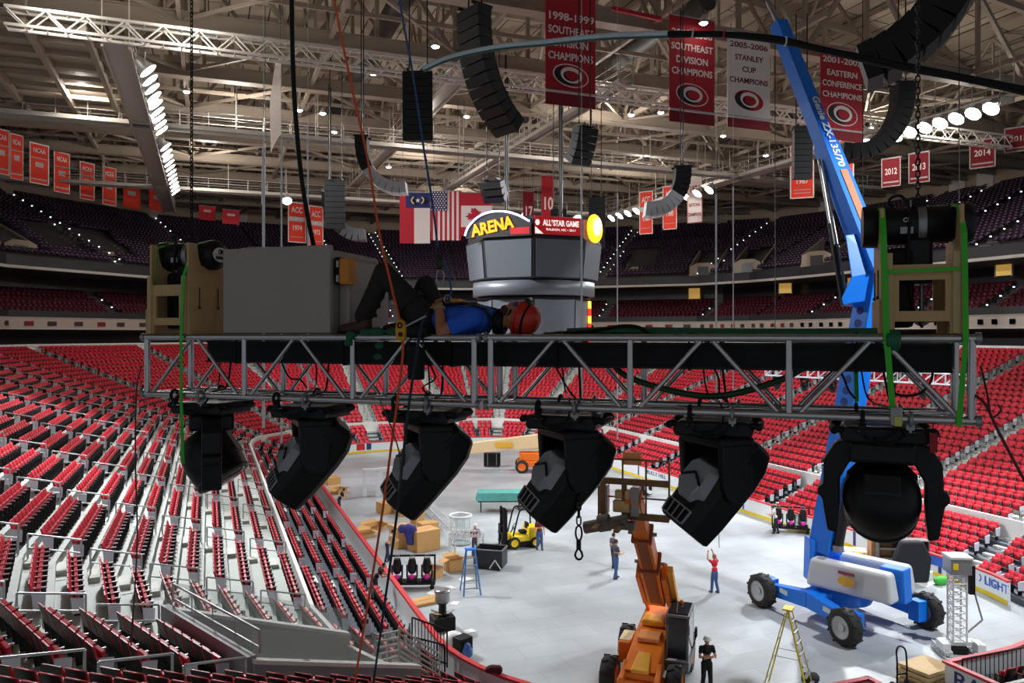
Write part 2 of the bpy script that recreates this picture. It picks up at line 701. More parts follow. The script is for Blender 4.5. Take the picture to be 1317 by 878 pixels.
def seat_boxes():
    """box corner lists (8 points) and materials: x along the row, +y towards the ice"""
    def slab(x0, x1, pts):
        # pts: profile quad in (y, z): bottom-front, bottom-back, top-back, top-front
        (a, b_, c, d) = pts
        return [(x0, b_[0], b_[1]), (x1, b_[0], b_[1]), (x1, a[0], a[1]), (x0, a[0], a[1]), (x0, c[0], c[1]), (x1, c[0], c[1]), (x1, d[0], d[1]), (x0, d[0], d[1])]
    back = slab(-.225, .225, ((-.02, .40), (-.06, .40), (-.20, .88), (-.15, .88)))
    pan = slab(-.215, .215, ((.10, .40), (.03, .38), (-.02, .72), (.06, .74)))
    lip = slab(-.215, .215, ((.115, .36), (.03, .34), (.03, .375), (.105, .395)))
    arm = slab(-.262, -.238, ((.16, .0), (-.02, .0), (-.10, .60), (.20, .60)))
    armt = slab(-.272, -.228, ((.22, .60), (-.10, .60), (-.10, .635), (.22, .635)))
    return [back, pan, lip, arm, armt]


HEX_F = [(3, 2, 1, 0), (4, 5, 6, 7), (0, 1, 5, 4), (1, 2, 6, 5), (2, 3, 7, 6), (3, 0, 4, 7)]
SEATS = []           # (x, y, z, facing angle, zone, row, side)


def place_rows(row_fn, n, zone, pitch=.53, aisle=.62):
    for S in SECS:
        small = S[6] == 1 and S[4] not in ('far',) and S[0] != S[1]
        for i in range(n):
            if zone == 'low' and skip(S, i):
                continue
            d, z = row_fn(i)
            ds = d + (.36 if zone != 'low' or i >= LOW_TELE else .34)
            a, b_ = Vector(sec_pt(S, ds, 0)), Vector(sec_pt(S, ds, 1))
            L = (b_ - a).length
            t = (b_ - a).normalized()
            nrm = Vector((t.y, -t.x))                 # towards the ice (the ring runs clockwise)
            a0 = aisle if ais(S, 0) else .12
            a1 = aisle if ais(S, 1) else .12
            k = int((L - a0 - a1) / pitch)
            if k < 1:
                continue
            off = a0 + ((L - a0 - a1) - (k - 1) * pitch) / 2
            ang = math.atan2(nrm.y, nrm.x) - PI / 2
            for j in range(k):
                p = a + t * (off + j * pitch)
                q = to_px((p.x, p.y, z + .5))
                if q is None or not (-40 < q[0] < IW + 40 and -40 < q[1] < IH + 45):
                    continue
                zz = zone
                if zone == 'low' and S[4] == 'near' and (p.x < 23.6 or i < 1):
                    continue
                if zone == 'upper' and in_vom(p.x, p.y):
                    continue
                SEATS.append((p.x, p.y, z, ang, zz, i, S[4], q, (1 if j == 0 else -1 if j == k - 1 else 0)))


def ais(S, end):
    """is there a stair aisle at this end of the section?"""
    a = ND[S[0]] if end == 0 else ND[S[1]]
    if (end == 0 and S[5] > 0) or (end == 1 and S[5] < S[6] - 1):
        return True
    r = a[1] % 90
    return r in (0, 24, 66, 32, 17)


place_rows(row_low, nl, 'low')
place_rows(row_club, 7, 'club', .56)
place_rows(row_up, 24, 'upper', .56)


def hidden_by_truss(q):
    return 442 < q[1] < 466 and 350 < q[0] < 1230


low = [s for s in SEATS if s[4] == 'low']
low.sort(key=lambda s: s[7][2])
near = [s for s in low if -6 < s[7][0] < IW + 6 and s[7][1] < IH + 6 and s[0] < 20 and not hidden_by_truss(s[7])][:300]
nearset = set(id(s) for s in near)


S_END = mat('seat_end_panel', (214, 212, 224), .3, .1, .04, 3)


def end_box(sg):
    x0, x1 = (.275, .315) if sg > 0 else (-.315, -.275)
    return [(x0, -.08, .22), (x1, -.08, .22), (x1, .18, .22), (x0, .18, .22), (x0, -.12, .66), (x1, -.12, .66), (x1, .20, .60), (x0, .20, .60)]


def seat_mass(name, seats, cols, label, cat='seats'):
    bx = seat_boxes()
    if seats and seats[0][4] == 'upper':
        bx = [bx[0], bx[1], [(x * 1.0 + (.05 if x > -.25 else -.02), y, z + (.05 if z > .61 else 0)) for x, y, z in bx[4]]]  # arm tops enlarged so the painted white glints show
        mi0 = [0, 1, 3]
    elif seats and seats[0][4] == 'club':
        bx = [bx[0], bx[1]]
        mi0 = [0, 1]
    else:
        mi0 = [0, 1, 3, 2, 2]
    T = np.array([p for b_ in bx for p in b_], dtype=np.float64)
    F = np.array([[8 * k + i for i in f] for k in range(len(bx)) for f in HEX_F], dtype=np.int64)
    MI = []
    for k in range(len(bx)):
        for fi in range(6):
            mm = mi0[k]
            if k == 0 and fi == 2:
                mm = 2                                  # rear shell of the backrest
            MI.append(mm)
    n, nv, nf = len(seats), len(T), len(F)
    A = np.array([[s[0], s[1], s[2], s[3]] for s in seats])
    ca, sa = np.cos(A[:, 3])[:, None], np.sin(A[:, 3])[:, None]
    X = T[None, :, 0] * ca - T[None, :, 1] * sa + A[:, 0][:, None]
    Y = T[None, :, 0] * sa + T[None, :, 1] * ca + A[:, 1][:, None]
    Z = T[None, :, 2] + A[:, 2][:, None]
    V = np.stack([X, Y, Z], axis=2).reshape(-1, 3)
    FF = (F[None] + (np.arange(n) * nv)[:, None, None]).reshape(-1)
    me = bpy.data.meshes.new(name)
    me.vertices.add(n * nv)
    me.vertices.foreach_set('co', V.reshape(-1))
    me.loops.add(n * nf * 4)
    me.loops.foreach_set('vertex_index', FF)
    me.polygons.add(n * nf)
    me.polygons.foreach_set('loop_start', np.arange(n * nf) * 4)
    me.polygons.foreach_set('loop_total', np.full(n * nf, 4))
    for c in cols:
        me.materials.append(c)
    me.polygons.foreach_set('material_index', np.tile(np.array(MI), n))
    me.update()
    me.validate()
    o = bpy.data.objects.new(name, me)
    COL.objects.link(o)
    return tag(o, label, cat, kind='stuff')


seat_mass('arena_seats', [s for s in low if id(s) not in nearset], [S_RED, S_REDL, S_BLK, S_GLINT],
          'rows of red tip-up seats filling the rest of the lower stand')
seat_mass('club_seats', [s for s in SEATS if s[4] == 'club'], [S_CLUB, S_CLUB, S_BLK],
          'shade-darkened crimson club seats above the ribbon board')
seat_mass('upper_seats', [s for s in SEATS if s[4] == 'upper'], [S_PURP, S_PURP, S_BLK, S_GLINT],
          'dark purple seats of the upper stand under the roof')

ends = MB()
for s in low:
    if s[8] and id(s) not in nearset:
        ends.M = Matrix.Translation((s[0], s[1], s[2])) @ Matrix.Rotation(s[3], 4, 'Z')
        ends.hexa(end_box(s[8]))
ends.M = None
eo = ends.build('row_end_panels', S_END, bpy.data.objects['arena_seats'])
eo['kind'] = 'stuff'
# the nearest three hundred, each a thing with parts
ORD = ['first', 'second', 'third', 'fourth', 'fifth', 'sixth', 'seventh', 'eighth', 'ninth', 'tenth', 'eleventh', 'twelfth', 'thirteenth', 'fourteenth', 'fifteenth',
       'sixteenth', 'seventeenth', 'eighteenth', 'nineteenth', 'twentieth', 'twenty-first', 'twenty-second', 'twenty-third', 'twenty-fourth', 'twenty-fifth', 'twenty-sixth']


def seat_label(s):
    where = {'nl': 'of the near left corner block', 'left': 'of the left bank'}.get(s[6], 'of the near right corner')
    if s[5] < LOW_TELE:
        return 'red tip-up seat, %s row up from boards, %s' % (ORD[s[5]], where), 'tip-up seats, floor row %d %s' % (s[5] + 1, s[6])
    return 'red tip-up seat, %s row above white wall, %s' % (ORD[s[5] - LOW_TELE], where), 'tip-up seats, fixed row %d %s' % (s[5] - LOW_TELE + 1, s[6])


proto, endm = None, {}
bx = seat_boxes()
for s in near:
    lb, gp = seat_label(s)
    if proto is None:
        proto = thing('stadium_seat', lb, 'seat', (s[0], s[1], s[2]), s[3], gp)
        k_ = MB().hexa(bx[0])
        k_.mi[2] = 1
        k_.build('backrest', [S_RED, S_BLK], proto, bevel=.012, seg=1)
        k_ = MB().hexa(bx[1])
        k_.m(1).hexa(bx[2])
        k_.build('seat_pan', [S_REDL, S_GLINT], proto, bevel=.012, seg=1)
        k_ = MB().hexa(bx[3])
        k_.m(1).hexa(bx[4])
        k_.build('armrest', [S_BLK, S_GLINT], proto)
    else:
        d_ = dup(proto, (s[0], s[1], s[2]), s[3], lb, gp)
        if s[8]:
            if s[8] not in endm:
                endm[s[8]] = MB().hexa(end_box(s[8])).build('end_panel', S_END, d_, bevel=.02, seg=1, label='pale end panel')
            else:
                c_ = endm[s[8]].copy()
                COL.objects.link(c_)
                c_.parent = d_

# ------------------------------------------------------------------ aisles: steps, rails, painted glints
M_RAIL = mat('rail_tube', (186, 190, 192), .3, .6, .05)
M_GLINT = mat('aisle_glint', (235, 240, 255), .4, emit=3.0)  # small glowing boxes put in for the white glints along the aisles


def aisle_lines():
    done = set()
    for S in SECS:
        for e in (0, 1):
            if ais(S, e):
                key = (S[0], S[1], round(S[2] + (S[3] - S[2]) * e, 3))
                nd = S[0] if e == 0 and S[5] == 0 else (S[1] if e == 1 and S[5] == S[6] - 1 else None)
                key = ('n', nd) if nd is not None else key
                if key in done:
                    continue
                done.add(key)
                yield S, e


steps, glintm, upsteps = MB(), MB(), MB()
nr = 0
SIDE_TX = {'nl': 'near left corner', 'left': 'left stand', 'fl': 'far left corner', 'far': 'far end', 'fr': 'far right corner', 'right': 'right stand', 'nr': 'near right corner', 'near': 'near end'}
cnt = {}
for S, e in aisle_lines():
    def pt(d):
        return Vector(sec_pt(S, d, e))
    t = (Vector(sec_pt(S, 10, 1)) - Vector(sec_pt(S, 10, 0))).normalized()
    out = (pt(12) - pt(10)).normalized()
    loops = []
    for i in range(nl):
        d, z = row_low(i)
        p = pt(d + .2)
        if not in_view((p.x, p.y, z), 60, 60) or skip(S, i):
            continue
        R = Matrix.Rotation(math.atan2(t.y, t.x), 3, 'Z')
        steps.box((pt(d + .66).x, pt(d + .66).y, z + .08), (1.05, .34, .16), R)
        if i >= LOW_TELE and (i - LOW_TELE) % 2 == 0 and i < nl - 1:
            d2, z2 = row_low(i + 1)
            a, b_ = pt(d + .15), pt(d2 + .75)
            A_, B_ = Vector((a.x, a.y, z)), Vector((b_.x, b_.y, z2))
            h = Vector((0, 0, .92))
            rail = MB()
            loops.append(rail)
            rail.tube(A_, A_ + h, .03, 5).tube(B_, B_ + h, .03, 5).tube(A_ + h, B_ + h, .03, 5).tube(A_ + h * .55, B_ + h * .55, .024, 5)
    if S[4] in ('right', 'fr') and e == 0:
        for sg in (-1, 1):
            a_, b__ = pt(4.5) + t * (sg * .62), pt(7.1) + t * (sg * .62)
            if in_view((a_.x, a_.y, 3), 0, 0):
                R = Matrix.Rotation(math.atan2(out.y, out.x), 3, 'Z')
                zz0 = row_low(LOW_TELE)[1]
                struct(MB().hexa([(a_.x - t.x * .08, a_.y - t.y * .08, zz0 - .4), (b__.x - t.x * .08, b__.y - t.y * .08, zz0), (b__.x + t.x * .08, b__.y + t.y * .08, zz0), (a_.x + t.x * .08, a_.y + t.y * .08, zz0 - .4),
                                  (a_.x - t.x * .08, a_.y - t.y * .08, zz0 + .75), (b__.x - t.x * .08, b__.y - t.y * .08, zz0 + 1.55), (b__.x + t.x * .08, b__.y + t.y * .08, zz0 + 1.55), (a_.x + t.x * .08, a_.y + t.y * .08, zz0 + .75)]).build('wall_aisle_side', M_WALLW))
    if loops:
        sd = SIDE_TX[S[4]]
        cnt[sd] = cnt.get(sd, 0) + 1
        c = cnt[sd]
        hr = thing('aisle_handrail', 'pale tube handrail down the %s stair aisle of the %s' % (ORD[c - 1], sd), 'handrail', group='stair aisle handrails')
        for r_ in loops:
            r_.build('rail_loop', M_RAIL, hr)
    for fn, n in ((row_up, 24), (row_club, 7)):
        for i in range(n):
            d, z = fn(i)
            p = pt(d + .3)
            if not in_view((p.x, p.y, z), 10, 10):
                continue
            R = Matrix.Rotation(math.atan2(t.y, t.x), 3, 'Z')
            upsteps.box((pt(d + .66).x, pt(d + .66).y, z + .08), (1.1, .34, .16), R)
            for sg in (-1, 1):
                if (i + (sg > 0)) % 2 == 0:
                    c = pt(d + .25) + t * (sg * .62)
                    glintm.box((c.x, c.y, z + .30), (.11, .11, .11), R)
struct(steps.build('floor_aisle_steps', M_STEP))
struct(upsteps.build('floor_upper_aisle_steps', mat('upper_step', (96, 90, 88), .7)))
struct(glintm.build('trim_aisle_glints', M_GLINT))
# ------------------------------------------------------------------ roof
M_ROOF = bpy.data.materials.new('roof_deck')
M_ROOF.use_nodes = True
nt = M_ROOF.node_tree
b = nt.nodes['Principled BSDF']
tc = nt.nodes.new('ShaderNodeTexCoord')
br = nt.nodes.new('ShaderNodeTexBrick')
br.inputs['Scale'].default_value = 1
br.inputs['Brick Width'].default_value = 9.0
br.inputs['Row Height'].default_value = 1.6
br.inputs['Mortar Size'].default_value = .06
br.inputs['Color1'].default_value = (lin(150), lin(136), lin(118), 1)
br.inputs['Color2'].default_value = (lin(164), lin(150), lin(130), 1)
br.inputs['Mortar'].default_value = (lin(40), lin(37), lin(34), 1)
mp = nt.nodes.new('ShaderNodeMapping')
mp.inputs['Rotation'].default_value = (0, 0, PI / 2)
nt.links.new(tc.outputs['Object'], mp.inputs['Vector'])
nt.links.new(mp.outputs[0], br.inputs['Vector'])
nt.links.new(br.outputs['Color'], b.inputs['Base Color'])
b.inputs['Roughness'].default_value = .8
M_TRUSS = mat('roof_steel_paint', (150, 136, 120), .6, 0, .12, .8)
M_TRUSSD = mat('roof_girder_brown', (104, 92, 80), .7, 0, .15, .5)
M_CATW = mat('catwalk_steel', (172, 166, 156), .5, .2, .08, .8)
M_DUCT = mat('dark_duct', (58, 54, 50), .6, 0, .2, .5)

RU0, RU1, RV0, RV1 = -40, 82, 22, 134
mb = MB()
prof = [(DT + .8, 31.4), (40, 34.6), (22, 37.5), (4, 39.0)]
mb = MB()
ri = []
for d, z in prof:
    ri.append([Vector((*nd[2](d), z)) for nd in ND[:-1]])
for a, b_ in zip(ri[:-1], ri[1:]):
    n = len(a)
    for i in range(n):
        j = (i + 1) % n
        mb.add([a[i], a[j], b_[j], b_[i]], [(0, 1, 2, 3)])
mb.add(ri[-1], [tuple(range(len(ri[-1])))])
struct(mb.build('ceiling', M_ROOF))


def zroof(u, v):
    """underside height of the deck, roughly"""
    d = max(U0 - u, u - U1, V0 - v, v - V1, 0)
    for (d1, z1), (d0, z0) in zip(prof[:-1], prof[1:]):
        if d >= d0:
            return z0 + (z1 - z0) * min(1, (d - d0) / (d1 - d0))
    return 39.0


ZB = 30.6
for v in [41, 50.5, 60, 69.5, 79, 88.5, 98, 107.5, 117]:
    lim = 24.5 + math.sqrt(max(0, 1 - ((v - 49.4) / 84.0) ** 2)) * 44
    u0, u1 = 20.7 - lim, 20.7 + lim
    mb, gd = MB(), MB()
    n = int((u1 - u0) / 5.2)
    ts = [u0 + (u1 - u0) * k / n for k in range(n + 1)]
    gd.bar((u0, v, ZB), (u1, v, ZB), .55, .85)
    gd.box(((u0 + u1) / 2, v, ZB - .43), (u1 - u0, .95, .08))
    gd.box(((u0 + u1) / 2, v, ZB + .43), (u1 - u0, .95, .08))
    for k in range(n):
        a, b_ = ts[k], ts[k + 1]
        za, zb = zroof(a, v) - .9, zroof(b_, v) - .9
        mb.bar((a, v, za), (b_, v, zb), .4, .5)
        if za - ZB > .8 or zb - ZB > .8:
            mb.bar((a, v, ZB), (a, v, za), .26, .26)
            if k % 2 == 0:
                mb.bar((a, v, ZB), (b_, v, zb), .3, .3)
            else:
                mb.bar((a, v, za), (b_, v, ZB), .3, .3)
    g = struct(gd.build('ceiling_girder', M_TRUSS))
    w = mb.build('girder_web', M_TRUSS, g)
# joists and secondary beams running along the arena
jo = MB()
for u in np.arange(-34, 78, 4.4):
    v0, v1 = 33, min(124, 49.4 + 82 * math.sqrt(max(0.02, 1 - ((u - 20.7) / 68.0) ** 2)))
    ks = np.arange(v0, v1, 9.5 / 2)
    for a, b_ in zip(ks[:-1], ks[1:]):
        za, zb = zroof(u, a) - .35, zroof(u, b_) - .35
        jo.bar((u, a, za), (u, b_, zb), .22, .4)
struct(jo.build('ceiling_joists', M_TRUSS))
br_ = MB()
rr = random.Random(3)
for iu, u in enumerate(np.arange(-28, 74, 8.8)):
    v1 = min(118, 49.4 + 80 * math.sqrt(max(0.02, 1 - ((u - 20.7) / 66.0) ** 2)))
    br_.bar((u, 36, ZB + .1), (u, v1, ZB + .1), .24, .34)
    for v in np.arange(41, v1 - 9, 9.5):
        zc = zroof(u, v + 4.75) - .6
        if zc - ZB < 1.2:
            continue
        br_.bar((u, v, ZB + .2), (u, v + 4.75, zc), .2, .2)
        br_.bar((u, v + 9.5, ZB + .2), (u, v + 4.75, zc), .2, .2)
        if iu % 2 == 0:
            br_.bar((u, v, ZB), (u + 8.8, v + 9.5, ZB), .18, .2)
        else:
            br_.bar((u, v + 9.5, ZB), (u + 8.8, v, ZB), .18, .2)
        br_.bar((u, v + 4.75, ZB + .05), (u + 8.8, v + 4.75, ZB + .05), .14, .26)
        if rr.random() < .6:
            br_.bar((u, v + 4.75, ZB), (u, v + 4.75, zc), .14, .14)
struct(br_.build('ceiling_braces', M_TRUSS))
# raking struts from the rim up to the girders, and ducts
rk = MB()
for S in SECS:
    for f in (0, .5):
        a = sec_pt(S, DT - .2, f)
        b_ = sec_pt(S, DT - 13, f)
        if not in_view((a[0], a[1], 31), 400, 400):
            continue
        zb = zroof(*b_) - .6
        rk.bar((a[0], a[1], ZT + 2.6), (a[0], a[1], 31.4), .3, .3)
        rk.bar((a[0], a[1], 30.4), (b_[0], b_[1], zb), .34, .34)
        c_ = sec_pt(S, DT - 7, f)
        rk.bar((a[0], a[1], 30.4), (b_[0], b_[1], ZB), .26, .3)
        rk.bar((c_[0], c_[1], ZB), (c_[0], c_[1], zroof(*c_) - .5), .2, .2)
struct(rk.build('ceiling_rim_struts', M_TRUSS))
# long round ducts and small fittings on the girders
for k, (u, v0, v1) in enumerate(((12, 44, 104), (31, 44, 104))):
    struct(MB().tube((u, v0, 34.3), (u, v1, 34.3), .75, 14).build('ceiling_duct', M_DUCT))

# catwalks with handrails
def catwalk(a, b_, name, w=1.3, z=CATZ, m=None):
    a, b_ = Vector((a[0], a[1], z)), Vector((b_[0], b_[1], z))
    d = (b_ - a).normalized()
    x = Vector((d.y, -d.x, 0)) * w / 2
    mb = MB()
    mb.bar(a, b_, w, .1)
    L = (b_ - a).length
    for s in (-1, 1):
        mb.bar(a + x * s - Vector((0, 0, .12)), b_ + x * s - Vector((0, 0, .12)), .12, .3)
        for h in (.55, 1.1):
            mb.tube(a + x * s + Vector((0, 0, h)), b_ + x * s + Vector((0, 0, h)), .035, 5)
        n = max(2, int(L / 2))
        for k in range(n + 1):
            p = a + d * (L * k / n) + x * s
            mb.tube(p, p + Vector((0, 0, 1.1)), .035, 5)
            if k % 3 == 0:
                mb.tube(p, (p.x, p.y, ZB), .04, 5)
    return struct(mb.build(name, m or M_CATW))


for u in ROOF_U:
    catwalk((u, 46.5 if u < 0 else 36), (u, 108), 'ceiling_catwalk')
for v in ROOF_V[1:]:
    catwalk((-22, v), (66, v), 'ceiling_catwalk')
# panelled underside left of the left catwalk: long beams with cross ribs
mb = MB()
for u in (-6.2, -9.0, -12.2):
    mb.bar((u, 47, 28.3), (u, 66, 28.3), .3, .5)
for v in np.arange(48, 66, 2.3):
    mb.bar((-5.4, v, 28.5), (-12.4, v, 28.5), .16, .3)
    if int(v) % 3 == 0:
        mb.bar((-9, v, 28.5), (-9, v, 30.6), .1, .1)
mb.lohi((-12.4, 47, 28.75), (-5.6, 66, 28.8))
struct(mb.build('ceiling_gantry_panel', M_TRUSS))
catwalk((15.5, 46), (15.5, 108), 'ceiling_catwalk', 1.0, 29)
catwalk((26, 46), (26, 108), 'ceiling_catwalk', 1.0, 29)


# lattice light bridge across the arena at the near catwalk line
def lattice(a, b_, h=.9, w=.8, step=.9, r=.05):
    a, b_ = Vector(a), Vector(b_)
    d = (b_ - a).normalized()
    x = Vector((d.y, -d.x, 0)) * w / 2
    mb = MB()
    up = Vector((0, 0, h))
    for s in (-1, 1):
        mb.bar(a + x * s, b_ + x * s, .14, .14).bar(a + x * s + up, b_ + x * s + up, .14, .14)
    n = int((b_ - a).length / step)
    for k in range(n):
        p, q = a + d * ((b_ - a).length * k / n), a + d * ((b_ - a).length * (k + 1) / n)
        for s in (-1, 1):
            if k % 2:
                mb.tube(p + x * s, q + x * s + up, r, 4)
            else:
                mb.tube(p + x * s + up, q + x * s, r, 4)
        mb.tube(p - x, p + x, r * .8, 4)
        mb.tube(p - x + up, p + x + up, r * .8, 4)
    return mb


M_WTR = mat('white_lattice_paint', (214, 208, 198), .4, .1, .05)
struct(lattice((-9.5, 46, CATZ), (62, 46, CATZ)).build('ceiling_light_bridge', M_WTR))
point((-7, 44.6, 28.2), 420)
point((-1, 44.6, 28.2), 420)
point((54, 44.4, 28.2), 420)

# floodlights in banks along the catwalks
M_LENS = mat('lit_lens', (255, 252, 246), .3, emit=30, ecol=(255, 250, 244))
M_HOUS = mat('lamp_housing', (190, 186, 180), .4, .3)


def floodlight(loc, aim, label, group):
    t = thing('floodlight', label, 'floodlight', loc, group=group)
    d = (Vector(aim) - Vector(loc)).normalized()
    MB().lathe([(.14, -.42), (.2, -.3), (.24, -.1), (.36, .12), (.38, .16)], (0, 0, 0), d, 14).build('housing', M_HOUS, t)
    MB().lathe([(.33, .161), (.34, .172), (.2, .19)], (0, 0, 0), d, 14).build('lens', M_LENS, t)
    x, y = basis(d)
    MB().pipe([x * .3, x * .3 + Vector((0, 0, .35)), -x * .3 + Vector((0, 0, .35)), -x * .3], .02, 5).tube((0, 0, .35), (0, 0, .6), .02, 5).build('bracket', M_HOUS, t)
    t.scale = (1.45,) * 3
    return t


fp = None
nth = 0
for u, aimu, lo, hi, sd in ((ROOF_U[0] + 1.35, 24, 47.6, 61.2, 'left catwalk, nearer bank'), (ROOF_U[0] + 1.35, 24, 66.5, 87, 'left catwalk, farther bank'),
                            (ROOF_U[1] - 1.35, 17, 36, 46, 'right catwalk, nearer bank'), (ROOF_U[1] - 1.35, 17, 66.5, 87, 'right catwalk, farther bank')):
    n = 9 if hi - lo < 16 else 11
    for k in range(n):
        v = lo + (hi - lo) * k / (n - 1)
        lb = '%s white floodlight from the near end of the %s' % (ORD[k], sd)
        if fp is None:
            fp = floodlight((u, v, CATZ - .8), (u + 24, v, 0), lb, 'catwalk floodlights')
        else:
            s = 1 if aimu > u else -1
            f2 = dup(fp, (u, v, CATZ - .8), 0 if s > 0 else PI, lb)
for k, u in enumerate((22, 29, 36, 43, 8)):
    dup(fp, (u, ROOF_V[2] - 1.35, CATZ - .8), -PI / 2, '%s white floodlight of the row on the far cross catwalk' % ORD[k], 'far cross catwalk floodlights')

# small round house lamps hung in the roof steel
hl = None
hp = [(430, 170), (385, 142), (415, 146), (480, 95), (240, 118), (145, 137), (120, 75), (600, 150), (850, 145), (812, 148), (930, 175), (1120, 165), (985, 200), (660, 110), (500, 215), (640, 258), (770, 215), (905, 30), (560, 60)]
for k, (x, y) in enumerate(hp):
    Z = (29.6 - 12) * FPX / (HOR - y)
    p = P(x, y, Z)
    lb = 'small lit round house lamp hanging under the roof steel'
    if hl is None:
        hl = thing('house_lamp', lb, 'lamp', p, group='house lamps in the roof')
        MB().lathe([(.06, .5), (.1, .3), (.24, .12), (.28, 0)], n=14).build('shade', M_HOUS, hl)
        MB().lathe([(.24, .02), (.2, -.05), (.08, -.1)], n=14).build('bulb', M_LENS, hl)
        MB().tube((0, 0, .5), (0, 0, 1.1), .02, 5).build('stem', DARKST, hl)
    else:
        dup(hl, p)
# ------------------------------------------------------------------ lighting truss in front of the camera
TT = RGT * .941 - FWD * .341                 # along the truss, towards its right (nearer) end
TN = RGT * .341 + FWD * .941                 # across the truss, away from the camera
TO = C(-.205, -.022, 5.47)                   # front top chord at the joint
TROT = math.atan2(TT.y, TT.x)
TM = Matrix.Translation(TO) @ Matrix.Rotation(TROT, 4, 'Z')
TW, THH = .5, .468


def T(s, n, z):
    return TM @ Vector((s, n, z))


def tpx(x, y, n):
    """truss coordinates of a pixel at depth n across the truss"""
    q = (x - CX) / FPX
    s = (5.47 * q + .205 + n * (.941 * q - .341)) / (.941 + .341 * q)
    Z = 5.47 - .341 * s + .941 * n
    return Vector((s, n, (HOR - y) / FPX * Z + .022))


def truss_section(s0, s1, label):
    t = thing('box_truss', label, 'truss', TO, TROT, 'box truss sections')
    R = .0254
    for n in (0, TW):
        for z in (0, -THH):
            MB().tube((s0, n, z), (s1, n, z), R, 14).build('chord', ALU, t)
    L = (s1 - s0 - .1) / 3
    for k in range(4):
        s = s0 + .05 + L * k
        for n in (0, TW):
            MB().tube((s, n, -THH), (s, n, 0), .0245 if k in (0, 3) else .022, 12).build('post', ALU, t)
        for z in (0, -THH):
            MB().tube((s, 0, z), (s, TW, z), .018, 8).build('spreader', ALU, t)
        if k < 3:
            for n in (0, TW):
                MB().tube((s + .05, n, -THH), (s + L / 2 - .02, n, 0), .0155, 10).build('diagonal', ALU, t)
                MB().tube((s + L / 2 + .02, n, 0), (s + L - .05, n, -THH), .0155, 10).build('diagonal', ALU, t)
            MB().tube((s + .03, 0, -THH), (s + L - .03, TW, -THH), .014, 8).build('diagonal', ALU, t)
    for s in (s0 + .015, s1 - .015):
        for n in (0, TW):
            for z in (0, -THH):
                MB().tube((s - .014, n, z), (s + .014, n, z), .034, 12).build('chord_collar', STEEL, t)
    return t


truss_section(-3.04, -.012, 'left aluminium box truss section carrying the grey case')
truss_section(.012, 3.04, 'right aluminium box truss section with the green cable bundle')

# black trough of power distribution along the inside of the truss
t = thing('cable_trough', 'long black trough slung inside the truss under its top chords', 'cable trough', TO, TROT)
MB().lohi((-2.5, .14, -.20), (2.92, .40, -.035)).build('trough_body', BLACK, t, bevel=.006)
MB().lohi((-2.5, .13, -.045), (2.92, .15, -.03)).lohi((-2.5, .13, -.205), (2.92, .15, -.19)).build('lip', BLACKP, t)
for s in (-2.2, -1.2, -.3, .5, 1.4, 2.4):
    MB().pipe([(s, .12, -.21), (s, .12, -.0), (s, .12, .03), (s, .42, .03), (s, .42, -.21), (s, .12, -.21)], .006, 5).build('sling', BLACK, t)

WOOD = mat('birch_plywood', (196, 162, 112), .65, 0, .14, 9, bump=.1)
WOODE = mat('plywood_edge', (196, 168, 122), .65, 0, .1, 30)
STRAP = mat('lime_ratchet_strap', (62, 190, 40), .6, 0, .08, 12)
CHAINM = mat('black_chain', (26, 25, 25), .4, .6, .2)


def chain(p, q, pitch=.036, r=.0048, w=.0115):
    mb = MB()
    p, q = Vector(p), Vector(q)
    d = (q - p).normalized()
    x, y = basis(d)
    n = int((q - p).length / pitch)
    for k in range(n):
        c = p + d * (pitch * (k + .5))
        u = x if k % 2 else y
        h = pitch * .62
        pts = []
        for i in range(10):
            a = 2 * PI * i / 10
            sx = math.cos(a) * w
            sy = math.sin(a) * w + (h - w if math.sin(a) > 0 else -(h - w)) * (1 if abs(math.sin(a)) > .01 else 0)
            pts.append(c + u * sx + d * sy)
        mb.pipe(pts, r, 5, True)
    return mb


def cradle(sc, label):
    """plywood stand: two tall side boards notched for the motor, low front and back boards with a window"""
    t = thing('plywood_cradle', label, 'hoist cradle', T(sc, 0, .028), TROT, 'hoist cradles')
    hw, D = .205, .46
    for s in (-1, 1):
        x0 = s * hw - .011
        prof = [(0.0, 0), (D, 0), (D, .74), (D - .1, .74), (D - .12, .62), (D / 2 + .08, .56), (D / 2 - .08, .56), (.12, .62), (.1, .74), (0, .74)]
        if s < 0:
            prof = [(0.0, 0), (D, 0), (D, .74), (D - .1, .74), (D - .12, .62), (D / 2 + .08, .56), (D / 2 - .08, .56), (.12, .62), (.1, .74), (0.03, .74), (0.03, .42), (0, .42)]
        MB().prism([(x0, y, z) for y, z in prof], (.022, 0, 0)).build('side_board', WOOD, t, bevel=.003, seg=1)
    for y in (.0, D - .02):
        mb = MB()
        y0, y1 = y - .002, y + .02
        a, h = hw - .012, .40
        mb.lohi((-a, y0, .07), (-.12, y1, h)).lohi((.12, y0, .07), (a, y1, h)).lohi((-.12, y0, .07), (.12, y1, .13)).lohi((-.12, y0, .31), (.12, y1, h))
        mb.lohi((-a, y0, 0), (-a + .05, y1, .07)).lohi((a - .05, y0, 0), (a, y1, .07))
        mb.build('window_board', WOOD, t)
    for s in (-1, 1):
        MB().lohi((s * (hw - .03) - .02, -.02, 0), (s * (hw - .03) + .02, .004, .47)).build('batten', WOODE, t, bevel=.003, seg=1)
        MB().lohi((s * (hw - .002), .14, .16), (s * (hw + .022) , .33, .17)).lohi((s * (hw + .01), .0, .0), (s * (hw + .022), D, .20)).build('side_plate', WOOD, t)
        for yy in (.12, .34):
            MB().tube((s * (hw + .016), yy, .22), (s * (hw + .016), yy, .38), .004, 5).ball((s * (hw + .018), yy, .215), .011, n=8).build('bolt', DARKST, t)
    return t


